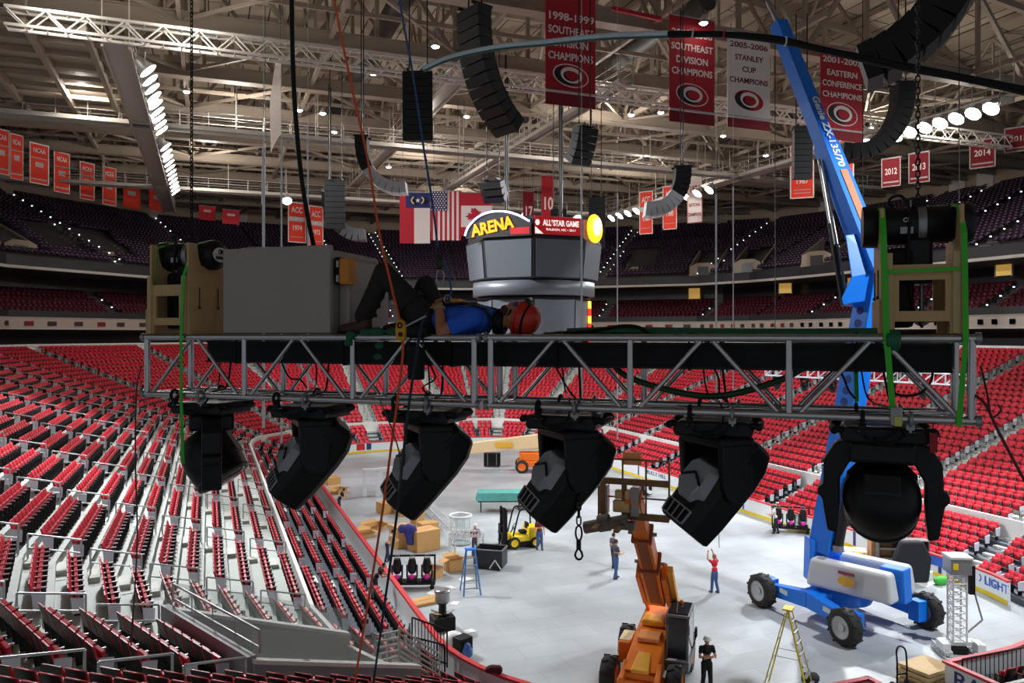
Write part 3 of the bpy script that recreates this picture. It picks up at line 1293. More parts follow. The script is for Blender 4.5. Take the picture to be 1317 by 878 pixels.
cradle(-2.78, 'pale plywood hoist cradle at the left end of the truss')
cradle(2.74, 'pale plywood hoist cradle at the right end of the truss')


def hoist(sc, label, logo):
    t = thing('chain_hoist', label, 'chain hoist', T(sc, .24, .028 + .655), TROT, 'chain hoists')
    MB().lathe([(.06, -.285), (.10, -.28), (.112, -.25), (.115, -.2), (.115, .17), (.104, .18), (.104, .2), (.115, .205), (.115, .25), (.108, .285), (.06, .292)], (0, 0, 0), (1, 0, 0), 26).build('motor_body', BLACKP, t)
    MB().lathe([(.121, .2), (.125, .21), (.125, .27), (.11, .30), (.05, .31)], (0, 0, 0), (1, 0, 0), 26).build('end_cap', BLACKP, t)
    MB().lathe([(.125, -.3), (.128, -.29), (.128, -.22), (.119, -.2)], (0, 0, 0), (1, 0, 0), 26).build('end_cap', BLACKP, t)
    MB().lathe([(.1165, -.0), (.1172, 0.001), (.1172, .045), (.1165, .046)], (0, 0, 0), (1, 0, 0), 26).build('rating_band', STEEL, t, label='silver rating band')
    MB().lohi((-.10, -.121, -.06), (-.03, -.11, -.02)).build('rating_label', STEEL, t, label='small silver sticker')
    MB().lohi((-.07, -.09, -.36), (.08, .09, -.08)).build('gear_case', BLACKP, t, bevel=.02)
    MB().lohi((-.17, -.1, -.62), (-.02, .1, -.14)).build('chain_bag', BLACK, t, bevel=.03)
    MB().tube((.03, 0, -.36), (.03, 0, -.52), .014, 8).ring((.03, 0, -.56), .04, .012, (0, 1, 0)).build('hook', STEEL, t)
    MB().lohi((-.03, -.04, .1), (.05, .04, .16)).build('chain_guide', BLACK, t, bevel=.01)
    chain((.01, 0, .15), (.01, 0, 3.0)).build('chain', CHAINM, t)
    MB().tube((.01, 0, 3.0), (.01, 0, 17.7), .009, 6).build('chain_top', CHAINM, t)
    pw = MB().pipe(bez([(-.13, -.02, .11), (-.15, -.04, .16), (-.09, -.08, .17), (-.05, -.12, .06), (-.06, -.13, -.2), (-.03, -.12, -.5), (.02, -.1, -.62)], 6), .009, 6)
    pw.build('power_cable', BLACK, t)
    if logo:
        lp = MB().lathe([(.085, 0), (.085, .006)], (.305, 0, 0), (1, 0, 0), 24).build('logo_plate', WHITE, t, label='white oval logo plate')
        lp.scale = (1, 1, .72)
        text('lettering', 'CM', BLACK, t, (.3125, 0, .024), (PI / 2, 0, PI / 2), .055, width=.05)
        text('lettering', 'LODESTAR', BLACK, t, (.3125, 0, -.026), (PI / 2, 0, PI / 2), .035, width=.11)
        MB().lohi((.311, -.08, -.001), (.3125, .08, .002)).build('logo_line', S_RED, t)
    else:
        text('lettering', 'CE', WHITE, t, (-.065, -.1225, .02), (PI / 2, 0, 0), .035)
    return t


hoist(-2.76, 'black chain hoist lying on the left plywood cradle', True)
hoist(2.74, 'black chain hoist lying on the right plywood cradle', False)


def strap(pts, label, w=.026, th=.004, nrm=(0, 1, 0)):
    """a flat webbing strap through truss points"""
    mb = MB()
    ps = [Vector(p) for p in pts]
    for a, b_ in zip(ps[:-1], ps[1:]):
        mb.bar(a, b_, w, th, nrm)
    return tag(mb.build('ratchet_strap', STRAP, loc=TO, rot=(0, 0, TROT)), label, 'ratchet strap', 'lime green ratchet straps')


zt = .028 + .655 + .118
strap([(-2.585, .23, zt), (-2.585, .08, .75), (-2.585, -.03, .5), (-2.60, -.045, .02), (-2.60, -.04, -.55)], 'lime strap over the left hoist, its tail hanging below the truss beside the left lamp')
strap([(-2.60, -.04, -.55), (-2.60, -.02, -1.02)], 'loose lime strap tail hanging in front of the leftmost lamp', .03)
strap([(-2.95, .23, zt), (-2.98, .09, .74), (-2.985, .02, .1), (-2.985, .0, .05)], 'lime strap over the outer side of the left hoist')
strap([(-2.42, .52, -.05), (-2.45, .52, -.33)], 'short lime strap on the rear chord right of the left cradle')
sr = strap([(2.535, .23, zt), (2.535, .06, .76), (2.535, -.03, .6), (2.55, -.045, .0), (2.585, -.04, -.45)], 'lime strap over the inner side of the right hoist, down to a ratchet', .034)
strap([(2.935, .23, zt), (2.94, .06, .76), (2.95, -.03, .6), (2.955, -.045, .0), (2.92, -.04, -.5)], 'lime strap over the outer side of the right hoist', .03)
strap([(2.55, -.03, .385), (2.75, -.035, .39), (2.93, -.03, .395)], 'lime strap crossing the top of the right cradle window board', .02)
strap([(2.42, .54, -.05), (2.43, .54, -.42)], 'short lime strap on the rear chord behind the right lamp')
rb = MB().lohi((-.03, -.02, -.05), (.03, .02, .05)).m(1).lohi((-.012, -.03, -.055), (.025, -.018, 0)).build('ratchet_buckle', [STEEL, mat('buckle_yellow', (206, 200, 90), .5)], loc=T(2.6, -.05, -.45), rot=(0, 0, TROT))
tag(rb, 'small steel ratchet buckle with a yellow tag on the right front chord', 'buckle')

# grey equipment case on the truss
GREYC = mat('grey_case_paint', (158, 149, 142), .5, .1, .06, 2)
t = thing('equipment_case', 'big grey metal equipment case standing on the truss at left', 'case', TO, TROT)
MB().prism([(-2.24, .02, .03), (-1.25, .02, .03), (-1.25, .02, .70), (-2.24, .02, .70)], (0, .05, 0)).build('front_panel', GREYC, t, bevel=.008)
MB().prism([(-2.22, .07, .03), (-1.27, .07, .03), (-1.27, .07, .66), (-1.45, .07, .70), (-2.05, .07, .72), (-2.22, .07, .70)], (0, .74, 0)).build('case_body', GREYC, t, bevel=.03, seg=3)
MB().prism([(-1.27, .16, .05), (-1.16, .16, .05), (-1.16, .16, .36), (-1.20, .16, .60), (-1.27, .16, .64)], (0, .62, 0)).build('end_housing', GREYC, t, bevel=.03, seg=3)
MB().lohi((-1.262, .04, .03), (-1.255, .055, .69)).build('edge_trim', ALU, t)
OR = mat('controller_orange', (206, 128, 22), .45, 0, .06)
cb = MB().lohi((-1.20, .06, .40), (-1.11, .18, .60)).build('control_box', OR, t, bevel=.015, label='orange control box')
MB().lohi((-1.215, .05, .42), (-1.195, .08, .47)).lohi((-1.215, .05, .53), (-1.195, .08, .58)).build('latch', STEEL, cb)
MB().lohi((-1.25, .08, .40), (-1.2, .17, .61)).build('bracket', BLACK, t, bevel=.01)
MB().lohi((-1.16, .3, .06), (-1.155, .7, .25)).lohi((-1.16, .35, .28), (-1.15, .36, .31)).build('hatch', GREYC, t)

# ------------------------------------------------------------------ moving head lamps under the truss
GREYP = mat('lamp_grey_plastic', (150, 150, 156), .45, 0, .06)
GREYL = mat('lamp_vent_grey', (150, 150, 154), .5)
LENSM = mat('dark_lens', (34, 26, 24), .15, 0, .2)


def sec8(c, b_, d, hb, hd, k=.62):
    return [c + b_ * x + d * y for x, y in ((hb, hd * k), (hb * k, hd), (-hb * k, hd), (-hb, hd * k), (-hb, -hd * k), (-hb * k, -hd), (hb * k, -hd), (hb, -hd * k))]


def loft(mb, rings, smooth=False):
    n = len(rings[0])
    vs = [p for r in rings for p in r]
    fs = []
    for k in range(len(rings) - 1):
        fs += [(k * n + i, k * n + (i + 1) % n, (k + 1) * n + (i + 1) % n, (k + 1) * n + i) for i in range(n)]
    fs += [tuple(range(n))[::-1], tuple(range((len(rings) - 1) * n, len(rings) * n))]
    return mb.add(vs, fs, smooth)


def lamp_base(t, cable=True):
    MB().prism([(-.235, -.1, -.145), (-.235, -.15, -.105), (-.2, -.19, -.06), (.2, -.19, -.06), (.235, -.15, -.105), (.235, -.1, -.145)][:0] or [(-.22, -.18, -.15), (.22, -.18, -.15), (.235, -.18, -.11), (.2, -.18, -.06), (-.2, -.18, -.06), (-.235, -.18, -.11)], (0, .36, 0)).build('base_box', BLACKP, t, bevel=.014)
    for s in (-1, 1):
        MB().pipe(bez([(s * .2, -.15, -.085), (s * .25, -.15, -.08), (s * .262, -.12, -.095), (s * .262, .12, -.095), (s * .25, .15, -.08), (s * .2, .15, -.085)], 4), .02, 8).build('handle', BLACK, t)
        c = MB()
        for y in (-.25 + .0, .25):
            c.ring((s * .12, y, 0), .033, .012, (1, 0, 0), 14, 6).lohi((s * .12 - .02, y - .012, -.075), (s * .12 + .02, y + .012, -.03))
        for y in (-.25, .25):
            k = MB().ring((s * .12, y, 0), .036, .012, (1, 0, 0), 14, 6).lohi((s * .12 - .02, y - .014, -.06), (s * .12 + .02, y + .014, -.03)).tube((s * .12, y, -.06), (s * .12, y, -.085), .01, 6)
            k.build('clamp', STEEL if s > 0 else BLACK, t)
        MB().lohi((s * .12 - .025, -.26, -.095), (s * .12 + .025, .26, -.075)).build('clamp_rail', BLACK, t)
    MB().pipe(bez([(-.05, -.19, -.12), (-.04, -.23, -.14), (.05, -.24, -.13), (.12, -.2, -.05), (.1, -.1, .02), (.06, .1, .05), (.02, .2, .3)], 6), .008, 6).build('power_lead', BLACK, t)
    MB().pipe(bez([(-.13, -.18, -.07), (-.09, -.215, -.125), (.0, -.22, -.115), (.06, -.19, -.06), (.04, -.1, .04), (-.06, .15, .08), (-.1, .2, .3)], 6), .006, 6).build('data_lead', BLACKP, t)


def spot_lamp(s, label):
    t = thing('moving_head_lamp', label, 'stage lamp', T(s, .25, -THH), TROT, 'moving head lamps on the truss')
    lamp_base(t)
    a = Vector((-.58, -.26, -.77)).normalized()
    b_ = Vector((-.55, -.68, .48))
    b_ = (b_ - a * a.dot(b_)).normalized()
    d = a.cross(b_).normalized()                   # tilt axis of the head
    pv = Vector((.02, -.02, -.46))
    yk = Matrix.Rotation(math.atan2(d.y, d.x), 4, 'Z')
    mb = MB(yk)
    mb.lohi((-.22, -.12, -.215), (.22, .12, -.15))
    yoke = mb.build('yoke', BLACKP, t, bevel=.02)
    for sg in (-1, 1):
        mb = MB(yk)
        x = sg * .195
        mb.prism([(x - .028, -.12, -.19), (x - .028, .12, -.19), (x - .028, .10, -.47), (x - .028, .05, -.54), (x - .028, -.05, -.54), (x - .028, -.10, -.47)], (.056, 0, 0))
        mb.build('yoke_arm', BLACKP, t, bevel=.014)
    rings = []
    for p, hb, hd in ((-.34, .07, .09), (-.32, .11, .125), (-.22, .15, .15), (-.08, .16, .16), (.08, .155, .16), (.2, .15, .16), (.34, .138, .152)):
        rings.append(sec8(pv + a * p, b_, d, hb, hd))
    hd = loft(MB(), rings).build('head', BLACKP, t, bevel=.012)
    rim = loft(MB(), [sec8(pv + a * .34, b_, d, .125, .14), sec8(pv + a * .345, b_, d, .12, .135)]).build('lens', LENSM, hd, label='dark front lens')
    # raised cowl with a chevron, and a vent grille, on the upper side
    o = pv + b_ * .145

    def q(u, v, h):
        return o + a * u + d * v + b_ * h
    low_ = [q(-.07, -.085, 0), (q(-.03, -.12, 0)), q(.13, -.13, -.012), q(.215, -.07, -.03), q(.215, .07, -.03), q(.13, .13, -.012), q(-.03, .12, 0), q(-.07, .085, 0)]
    top = [q(-.05, -.06, .055), (q(-.01, -.09, .06)), q(.11, -.10, .055), q(.18, -.055, .03), q(.18, .055, .03), q(.11, .10, .055), q(-.01, .09, .06), q(-.05, .06, .055)]
    MB().add(low_ + top, [tuple(range(8, 16))] + [(i, (i + 1) % 8, 8 + (i + 1) % 8, 8 + i) for i in range(8)] + [tuple(range(8))[::-1]]).build('cowl', GREYP, hd, bevel=.006, label='dark grey cowl')
    MB().bar(q(.085, -.09, .058), q(.03, 0, .064), .012, .01, b_).bar(q(.03, 0, .064), q(.085, .09, .058), .012, .01, b_).build('chevron', BLACK, hd)
    vg = MB()
    for v in (-.11, -.055, 0, .055, .11):
        vg.bar(q(.235, v, .0), q(.325, v * .92, -.008), .008, .012, b_)
    vg.bar(q(.235, -.11, 0), q(.235, .11, 0), .008, .012, b_).bar(q(.325, -.10, -.008), q(.325, .10, -.008), .008, .012, b_)
    vg.build('vent_grille', GREYL, hd, label='pale edged vent grille')
    return t


sp = spot_lamp(-1.57, 'black moving head spot lamp under the grey case, second from left')
sp.scale = (1.08,) * 3
dup(sp, T(-.545, .25, -THH), label='black moving head spot lamp below the lying person, hanging by the ropes')
dup(sp, T(.543, .25, -THH), label='black moving head spot lamp above the hanging hook chain')
dup(sp, T(1.553, .25, -THH), label='black moving head spot lamp below the drooping green cable')


def wash_lamp(s, pan, h, label):
    t = thing('wash_lamp', label, 'stage lamp', T(s, .25, -THH), TROT, 'round wash lamps on the truss')
    lamp_base(t)
    yk = Matrix.Rotation(pan, 4, 'Z')
    MB(yk).lohi((-.17, -.16, -.27), (.17, .16, -.15)).build('yoke', BLACKP, t, bevel=.02)
    MB(yk).lohi((-.05, -.125, -.215), (.05, -.12, -.2)).build('name_strip', GREYL, t)
    for sg in (-1, 1):
        pr = [(.10, -.13), (.25, -.17), (.31, -.27), (.315, -.42), (.345, -.44), (.345, -.48), (.32, -.50), (.29, -.69), (.235, -.70), (.222, -.5), (.222, -.38), (.17, -.28), (.10, -.25)]
        MB(yk).prism([(sg * x, -.07, z) for x, z in pr], (0, .14, 0)).build('yoke_arm', BLACKP, t, bevel=.012)
    h = Vector(h).normalized()
    pv = Vector((0, 0, -.49))
    head = MB().lathe([(.05, -.21), (.12, -.2), (.175, -.15), (.205, -.07), (.212, .02), (.208, .1), (.2, .16), (.205, .165), (.205, .19), (.18, .195)], pv, h, 28).build('head', BLACKP, t)
    MB().lathe([(.178, .19), (.15, .205), (.05, .21)], pv, h, 24).build('lens', LENSM, head, label='dark round front lens')
    x = Vector((0, 0, 1)).cross(h).normalized() if abs(h.z) < .95 else Vector((1, 0, 0))
    y = h.cross(x).normalized()
    cw = MB()
    for k in range(7):
        a = math.radians(-60 + 20 * k)
        a2 = math.radians(-60 + 20 * (k + 1))
        if k < 6:
            u, u2 = x * math.sin(a) + y * math.cos(a), x * math.sin(a2) + y * math.cos(a2)
            cw.hexa([pv + h * -.12 + u * .19, pv + h * -.12 + u2 * .19, pv + h * .08 + u2 * .205, pv + h * .08 + u * .205,
                     pv + h * -.11 + u * .215, pv + h * -.11 + u2 * .215, pv + h * .07 + u2 * .226, pv + h * .07 + u * .226])
    cw.build('cowl', BLACKP, head)
    Rb = h.to_track_quat('Y', 'Z').to_matrix()
    MB().box(pv - h * .196 + y * .0, (.19, .03, .13), Rb).build('back_panel', mat('lamp_dark_panel', (30, 30, 33), .5), head, bevel=.03, seg=3)
    for v in (-.06, .06):
        MB().ball(pv - h * .185 + x * v + y * .07, .014, n=8).build('screw', BLACK, head)
    return t


w_ = wash_lamp(-2.55, math.radians(131), (.5, .05, -.7), 'black round wash lamp at the left end of the truss, lime strap before it')
w_.scale = (1.1,) * 3
w_ = wash_lamp(2.55, math.radians(-4), (.05, .72, -.45), 'black round wash lamp in arched yoke at the truss right end')
w_.scale = (1.06,) * 3
rt = MB().lohi((-.02, -.02, -.06), (.02, .02, .05)).build('red_safety_tag', mat('tag_red', (150, 20, 26), .6), loc=T(2.80, .02, -THH - .13), rot=(0, 0, TROT))
tag(rt, 'small red tag hanging under the right end of the truss', 'tag')
MB().tube((0, 0, .05), (0, 0, .13), .004, 5).build('cord', BLACK, rt)

# hook chain hanging under the fourth lamp
t = thing('hook_chain', 'dark rigging chain with a ring and shackle hanging over the floor', 'chain', T(.665, .1, -THH - .80), TROT)
chain((0, 0, 0), (0, 0, .62), .05, .006, .015).build('links', CHAINM, t)
MB().pipe([(.022 * math.cos(a), 0, -.06 + .05 * math.sin(a)) for a in [2 * PI * k / 16 for k in range(16)]], .007, 6, True).build('ring', CHAINM, t)
MB().lohi((-.014, -.012, -.17), (.014, .012, -.105)).pipe([(0, 0, -.16), (-.02, 0, -.19), (-.026, 0, -.215), (-.015, 0, -.235), (0, 0, -.24), (.015, 0, -.235), (.026, 0, -.215), (.02, 0, -.19), (0, 0, -.16)], .008, 6).build('shackle', CHAINM, t)

# cables and ropes about the truss
GREENC = mat('green_cable_jacket', (24, 98, 62), .5, 0, .25, 14)
GREEND = mat('dark_green_cable', (22, 62, 34), .5, 0, .25, 14)
CORD = mat('black_cord', (18, 16, 18), .6)
REDC = mat('dark_red_cable', (84, 24, 30), .5)


def cable(name, label, cat, pts, r, m, n=8, seg=8, group=None, **kw):
    return tag(MB().pipe(bez(pts, seg), r, n).build(name, m, **kw), label, cat, group)


TL = dict(loc=TO, rot=(0, 0, TROT))
bd = MB()
for k, (dn, dz) in enumerate(((0, 0), (.05, .008), (.02, .028), (-.03, .014))):
    bd.pipe(bez([tpx(700 + 15 * k, 430, .4 + dn) + Vector((0, 0, dz)), tpx(790, 428, .36 + dn) + Vector((0, 0, dz)), tpx(900, 430, .38 - dn) + Vector((0, 0, dz)), tpx(1010, 431, .34 + dn) + Vector((0, 0, dz)), tpx(1090, 431, .22 + dn) + Vector((0, 0, dz)), tpx(1140, 431, .06 + dn * .3) + Vector((0, 0, dz))], 8), .019, 6)
tag(bd.build('cable_bundle', GREENC, **TL), 'bright green cable bundle lying along the right top of the truss', 'cable')
kn = MB()
for k in range(4):
    kn.ring(tpx(1141 + 4 * k, 437, -.0), .05, .016, (1, .15, 0), 14, 6)
tag(kn.build('cable_coil', GREENC, **TL), 'green cable coil wound on the chord beside the right cradle', 'cable')
cable('drooping_cable', 'dark green cable drooping inside the right half of the truss', 'cable',
      [tpx(780, 452, .3), tpx(800, 480, .25), tpx(850, 499, .2), tpx(905, 509, .2), tpx(950, 505, .2), tpx(1010, 486, .25), tpx(1050, 462, .3)], .022, GREEND, **TL)
cable('arching_cable', 'black cable arching over the top chord right of the helmet', 'cable',
      [tpx(690, 432, .3), tpx(730, 428, .3), tpx(770, 424, .3), tpx(800, 419, .3), tpx(822, 421, .3), tpx(836, 431, .3)], .012, BLACK, **TL)
for x0, x1, yy in ((372, 394, 498), (722, 740, 512), (924, 934, 516), (1085, 1100, 512), (560, 552, 508)):
    cable('hanging_lead', 'thin black lead looping down inside the truss above a lamp', 'cable',
          [tpx(x0 - 12, 462, .3), tpx(x0, 485, .22), tpx(x1 - 8, yy - 10, .2), tpx(x1, yy, .15)], .007, BLACK, 6, group='thin black leads inside the truss', **TL)
cable('looping_lead', 'black lead looping wide inside the right truss bay', 'cable',
      [tpx(1200, 462, .25), tpx(1198, 490, .2), tpx(1180, 507, .15), tpx(1150, 505, .15), tpx(1148, 480, .1), tpx(1150, 462, .2)], .008, BLACK, 6, **TL)
cable('red_tail_cable', 'dark red cable tail trailing from the right end of the truss', 'cable',
      [tpx(1250, 505, .0), tpx(1268, 520, -.05), tpx(1285, 555, -.1), tpx(1317, 615, -.15), tpx(1360, 690, -.2)], .008, REDC, 6, **TL)
cable('red_curl_cable', 'dark red cable curl beyond the right end of the truss', 'cable',
      [tpx(1262, 470, .1), tpx(1270, 505, .05), tpx(1276, 535, .0), tpx(1288, 528, .0), tpx(1284, 520, .0)], .006, REDC, 6, **TL)
cable('left_black_line', 'thin dark line hanging past the left end of the truss', 'cable', [tpx(182, 470, -.05), tpx(175, 505, -.1), tpx(174, 600, -.1), tpx(176, 700, -.1), tpx(168, 830, -.1)], .006, REDC, 6, **TL)

ROPEO = mat('orange_rope', (222, 88, 44), .7, 0, .2, 60)
ROPEB = mat('blue_rope', (40, 84, 128), .7, 0, .35, 60)
cable('orange_rope', 'orange climbing rope hanging past the person down to the floor', 'rope',
      [P(418, -90, 5.6), P(430, 0, 5.6), P(452, 110, 5.6), P(473, 205, 5.6), P(488, 300, 5.55), P(505, 375, 5.4), P(518, 437, 5.2), P(513, 500, 5.2), P(505, 560, 5.3), P(487, 690, 5.6), P(455, 885, 6.2)], .0085, ROPEO, 8)
cable('blue_rope', 'blue climbing rope hanging above the harness', 'rope',
      [P(500, -120, 6.0), P(514, 0, 6.0), P(530, 90, 5.95), P(545, 190, 5.9), P(556, 260, 5.85), P(563, 318, 5.8)], .0085, ROPEB, 8)
cable('blue_tail_rope', 'blue rope tail hanging below the truss past the second spot lamp', 'rope',
      [P(548, 402, 5.3), P(540, 428, 5.25), P(526, 520, 5.1), P(517, 600, 5.2), P(508, 680, 5.4), P(480, 880, 6.2)], .009, mat('dark_blue_rope', (22, 44, 62), .7, 0, .3, 60), 8)
cable('thin_green_line', 'thin greenish line hanging beside the second spot lamp', 'rope', [T(-.80, -.03, -THH + .03), P(513, 580, 5.05), P(512, 632, 5.1)], .005, mat('olive_line', (84, 92, 60), .7), 6)
cable('black_feeder_cable', 'thick black feeder cable dropping from the roof behind the grey case', 'cable',
      [P(374, -120, 6.4), P(375, 0, 6.4), P(377, 90, 6.4), P(381, 160, 6.4), P(388, 230, 6.45), P(398, 290, 6.5), P(407, 330, 6.6)], .019, BLACK, 10)
t = thing('cable_loom', 'long grey-black cable loom sweeping across under the banners', 'cable', (0, 0, 0))
LOOM_LIT = mat('loom_jacket_lit', (206, 220, 226), .4, .2, .15, 8)  # left stretch catches the light, its brightness put into the colour
pts = [P(545, 88, 8.8), P(580, 73, 8.6), P(640, 60, 8.3), P(700, 54, 8.0), P(780, 46, 7.6), P(860, 43, 7.2)]
MB().pipe(bez(pts), .028, 8).build('jacket', LOOM_LIT, t, label='lit stretch of the loom, painted pale')
MB().pipe(bez([p + Vector((0, 0, -.03)) for p in pts]), .014, 6).build('side_line', mat('loom_teal', (60, 92, 88), .5), t)
pts = [P(860, 43, 7.2), P(930, 44, 6.9), P(1000, 50, 6.6), P(1060, 64, 6.3), P(1150, 82, 6.0), P(1240, 100, 5.7), P(1330, 118, 5.5)]
MB().pipe(bez(pts), .026, 8).build('jacket', BLACK, t)
MB().pipe(bez([p + Vector((0, 0, -.03 + .012 * (k % 2))) for k, p in enumerate(pts)]), .014, 6).build('side_line', CORD, t)
for k, (x, y, Z) in enumerate(((890, 42, 7.05), (930, 44, 6.9), (1010, 53, 6.55), (1068, 66, 6.3), (1250, 102, 5.7))):
    MB().ring(P(x, y, Z), .034, .008, RGT, 12, 5).build('tie', WHITE if k % 2 == 0 else S_RED, t)
# thin vertical lines running down from the roof over the bowl
WIRE = mat('bright_steel_wire', (225, 228, 230), .3, .3)
for k, (x, y0, y1, Z, r, lb) in enumerate(((362, 180, 318, 16, .02, 'behind the grey case, left'), (396, 160, 318, 17, .02, 'behind the grey case, right'), (748, 215, 428, 22, .03, 'in front of the scoreboard'),
                                      (794, 248, 430, 30, .025, 'right of the scoreboard'), (921, 250, 432, 24, .028, 'below the far right banner'), (943, 240, 432, 26, .02, 'right of the national champions banner'), (339, 190, 262, 14, .03, 'left of the black feeder cable'))):
    a, b_ = P(x, y0, Z), P(x, y1, Z)
    tag(MB().tube((a.x, a.y, 30.6), (a.x, a.y, a.z), r * .22, 5).tube(a, (b_.x, b_.y, b_.z - 4), r, 6).build('steel_line', WIRE), 'thin bright steel line hanging %s' % lb, 'wire', 'thin steel lines hanging from the roof')
PALE = mat('pale_banner_cloth', (240, 224, 214), .8)
for (pts, lb) in (([P(348, 196, 45), P(347, 130, 45), P(354, 80, 45), P(361, 74, 45), P(361, 172, 45), P(355, 180, 45)], 'pale banner seen nearly edge-on beside the feeder cable'),
                  ([P(336, 262, 44), P(337, 190, 44), P(341, 184, 44), P(341, 250, 44)], 'narrow pale banner seen edge-on at the end of the light bridge')):
    o = MB().prism(pts, FWD * .05).build('edge_on_banner', PALE)
    tag(o, lb, 'banner')
    top_ = max(pts, key=lambda q: q.z)
    MB().tube(top_ + FWD * .02, (top_.x, top_.y, 30.4), .02, 5).build('hanger', DARKST, o)
# ------------------------------------------------------------------ people
SKIN = mat('skin_light', (206, 152, 120), .55, 0, .06, 20)
SKINT = mat('skin_tanned', (176, 120, 88), .55, 0, .06, 20)


def blob(mb, pts):
    """a chain of (point, radius): tapered limbs with round joints"""
    for (p, r), (q, r2) in zip(pts[:-1], pts[1:]):
        mb.tube(p, q, r, 12, r2)
    for p, r in pts:
        mb.ball(p, r, n=12)
    return mb


def soft(o, voxel, smooth=4):
    m = o.modifiers.new('one_surface', 'REMESH')
    m.mode, m.voxel_size, m.use_smooth_shade = 'VOXEL', voxel, True
    if smooth:
        s = o.modifiers.new('smooth', 'SMOOTH')
        s.iterations, s.factor = smooth, .5
    return o


# --- the rigger lying on the truss, in truss coordinates
V = Vector
t = thing('person', 'person in blue shirt and red helmet lying on their back on the truss', 'person', TO, TROT)
hipN, hipF = V((-.52, .16, .135)), V((-.52, .34, .135))
kneN, kneF = V((-.86, .14, .495)), V((-.615, .36, .40))
ankN, ankF = V((-1.02, .12, .10)), V((-.78, .36, .10))
shN, shF = V((-.10, .06, .14)), V((-.10, .44, .14))
elN, wrN = V((-.315, .00, .045)), V((-.375, .09, .225))
elF, wrF = V((-.33, .50, .08)), V((-.42, .36, .27))
b = MB()
b.ball((.165, .25, .145), .1, (1.05, .78, 1.0), 20)               # skull
b.ball((.13, .25, .205), .06, (.9, .8, .8), 14)                   # face
b.ball((.075, .25, .20), .035, (1, .9, .9), 12)                   # chin
b.ball((.165, .25, .245), .016, (1.2, .8, 1.5), 8)                # nose
b.ball((.145, .25, .249), .013, (1, 1.3, 1), 8)
b.ball((.185, .222, .232), .018, (1, 1, .6), 8).ball((.185, .278, .232), .018, (1, 1, .6), 8)
for n in (.172, .328):
    b.ball((.15, n, .13), .026, (1.2, .35, 1), 10)                # ears
blob(b, [(V((.09, .25, .13)), .058), (V((-.03, .25, .12)), .062)])
b.ball((-.16, .25, .13), .17, (1.0, 1.0, .55), 16).ball((-.35, .25, .13), .15, (1.2, 1, .58), 16).ball((-.5, .25, .135), .15, (.8, 1.1, .62), 16)
blob(b, [(shN, .058), (elN, .043), (elN + (wrN - elN) * .4, .042), (wrN, .029)])
blob(b, [(shF, .058), (elF, .043), (wrF, .029)])
blob(b, [(hipN, .085), (kneN, .058), (kneN + (ankN - kneN) * .35, .055), (ankN, .038)])
blob(b, [(hipF, .085), (kneF, .058), (ankF, .038)])


def hand(b, w, d, up, s=1.0, side=1):
    """palm, four unequal bent fingers and a thumb; d = along the fingers, up = back of the hand"""
    d, up = V(d).normalized(), V(up).normalized()
    x = d.cross(up).normalized() * side
    pc = w + d * .05 * s
    for k in range(4):
        o = x * ((k - 1.5) * .02 * s)
        b.tube(w + d * .01 * s + o * .7, w + d * .085 * s + o, .0125 * s, 8)
        b.ball(w + d * .085 * s + o, .0125 * s, n=8)
        L = (.062, .078, .074, .056)[k] * s
        k0 = w + d * .085 * s + o
        k1 = k0 + d * L * .5 - up * L * .12
        k2 = k1 + d * L * .33 - up * L * .32
        blob(b, [(k0, .0098 * s), (k1, .0088 * s), (k2, .0075 * s)])
    t0 = w + d * .025 * s - x * .03 * s
    t1 = t0 + d * .035 * s - x * .03 * s - up * .008 * s
    blob(b, [(t0, .013 * s), (t1, .010 * s), (t1 + d * .028 * s - x * .004 * s - up * .006, .0085 * s)])


hand(b, wrN, (-.55, .75, .25), (-.2, -.2, .9), 1.0, 1)
hand(b, wrF, (-.3, -.85, .15), (-.2, 0, .95), 1.0, -1)
soft(b.build('body', SKINT, t), .0065, 3)
BLUE = mat('royal_blue_shirt', (36, 96, 214), .8, 0, .1, 9, bump=.15)
b = MB()
b.ball((-.155, .25, .135), .18, (.95, 1.02, .60), 18).ball((-.28, .25, .135), .17, (1.1, 1.02, .62), 18).ball((-.40, .25, .135), .165, (.9, 1.02, .62), 18)
blob(b, [(V((-.05, .25, .13)), .07), (V((-.1, .25, .13)), .1)])
for sh, el in ((shN, elN), (shF, elF)):
    blob(b, [(sh, .075), (sh + (el - sh) * .55, .066)])
    b.tube(sh + (el - sh) * .4, sh + (el - sh) * .72, .062, 14, .066)
soft(b.build('shirt', BLUE, t), .009, 5)
PANT = mat('dark_olive_work_trousers', (32, 28, 24), .85, 0, .15, 14, bump=.2)
b = MB()
b.ball((-.5, .25, .135), .165, (.9, 1.12, .68), 18)
blob(b, [(hipN, .105), (hipN + (kneN - hipN) * .5, .088), (kneN, .074), (kneN + (ankN - kneN) * .4, .074), (ankN + V((.0, 0, .06)), .07)])
blob(b, [(hipF, .105), (hipF + (kneF - hipF) * .5, .09), (kneF, .078), (kneF + (ankF - kneF) * .5, .074), (ankF + V((0, 0, .06)), .07)])
for k in range(3):
    p = ankN + (kneN - ankN) * (.22 + .17 * k)
    b.ring(p, .07, .012, kneN - ankN, 14, 6)
soft(b.build('trousers', PANT, t), .01, 4)
BOOT = mat('brown_work_boot', (70, 48, 34), .7, 0, .2, 20)
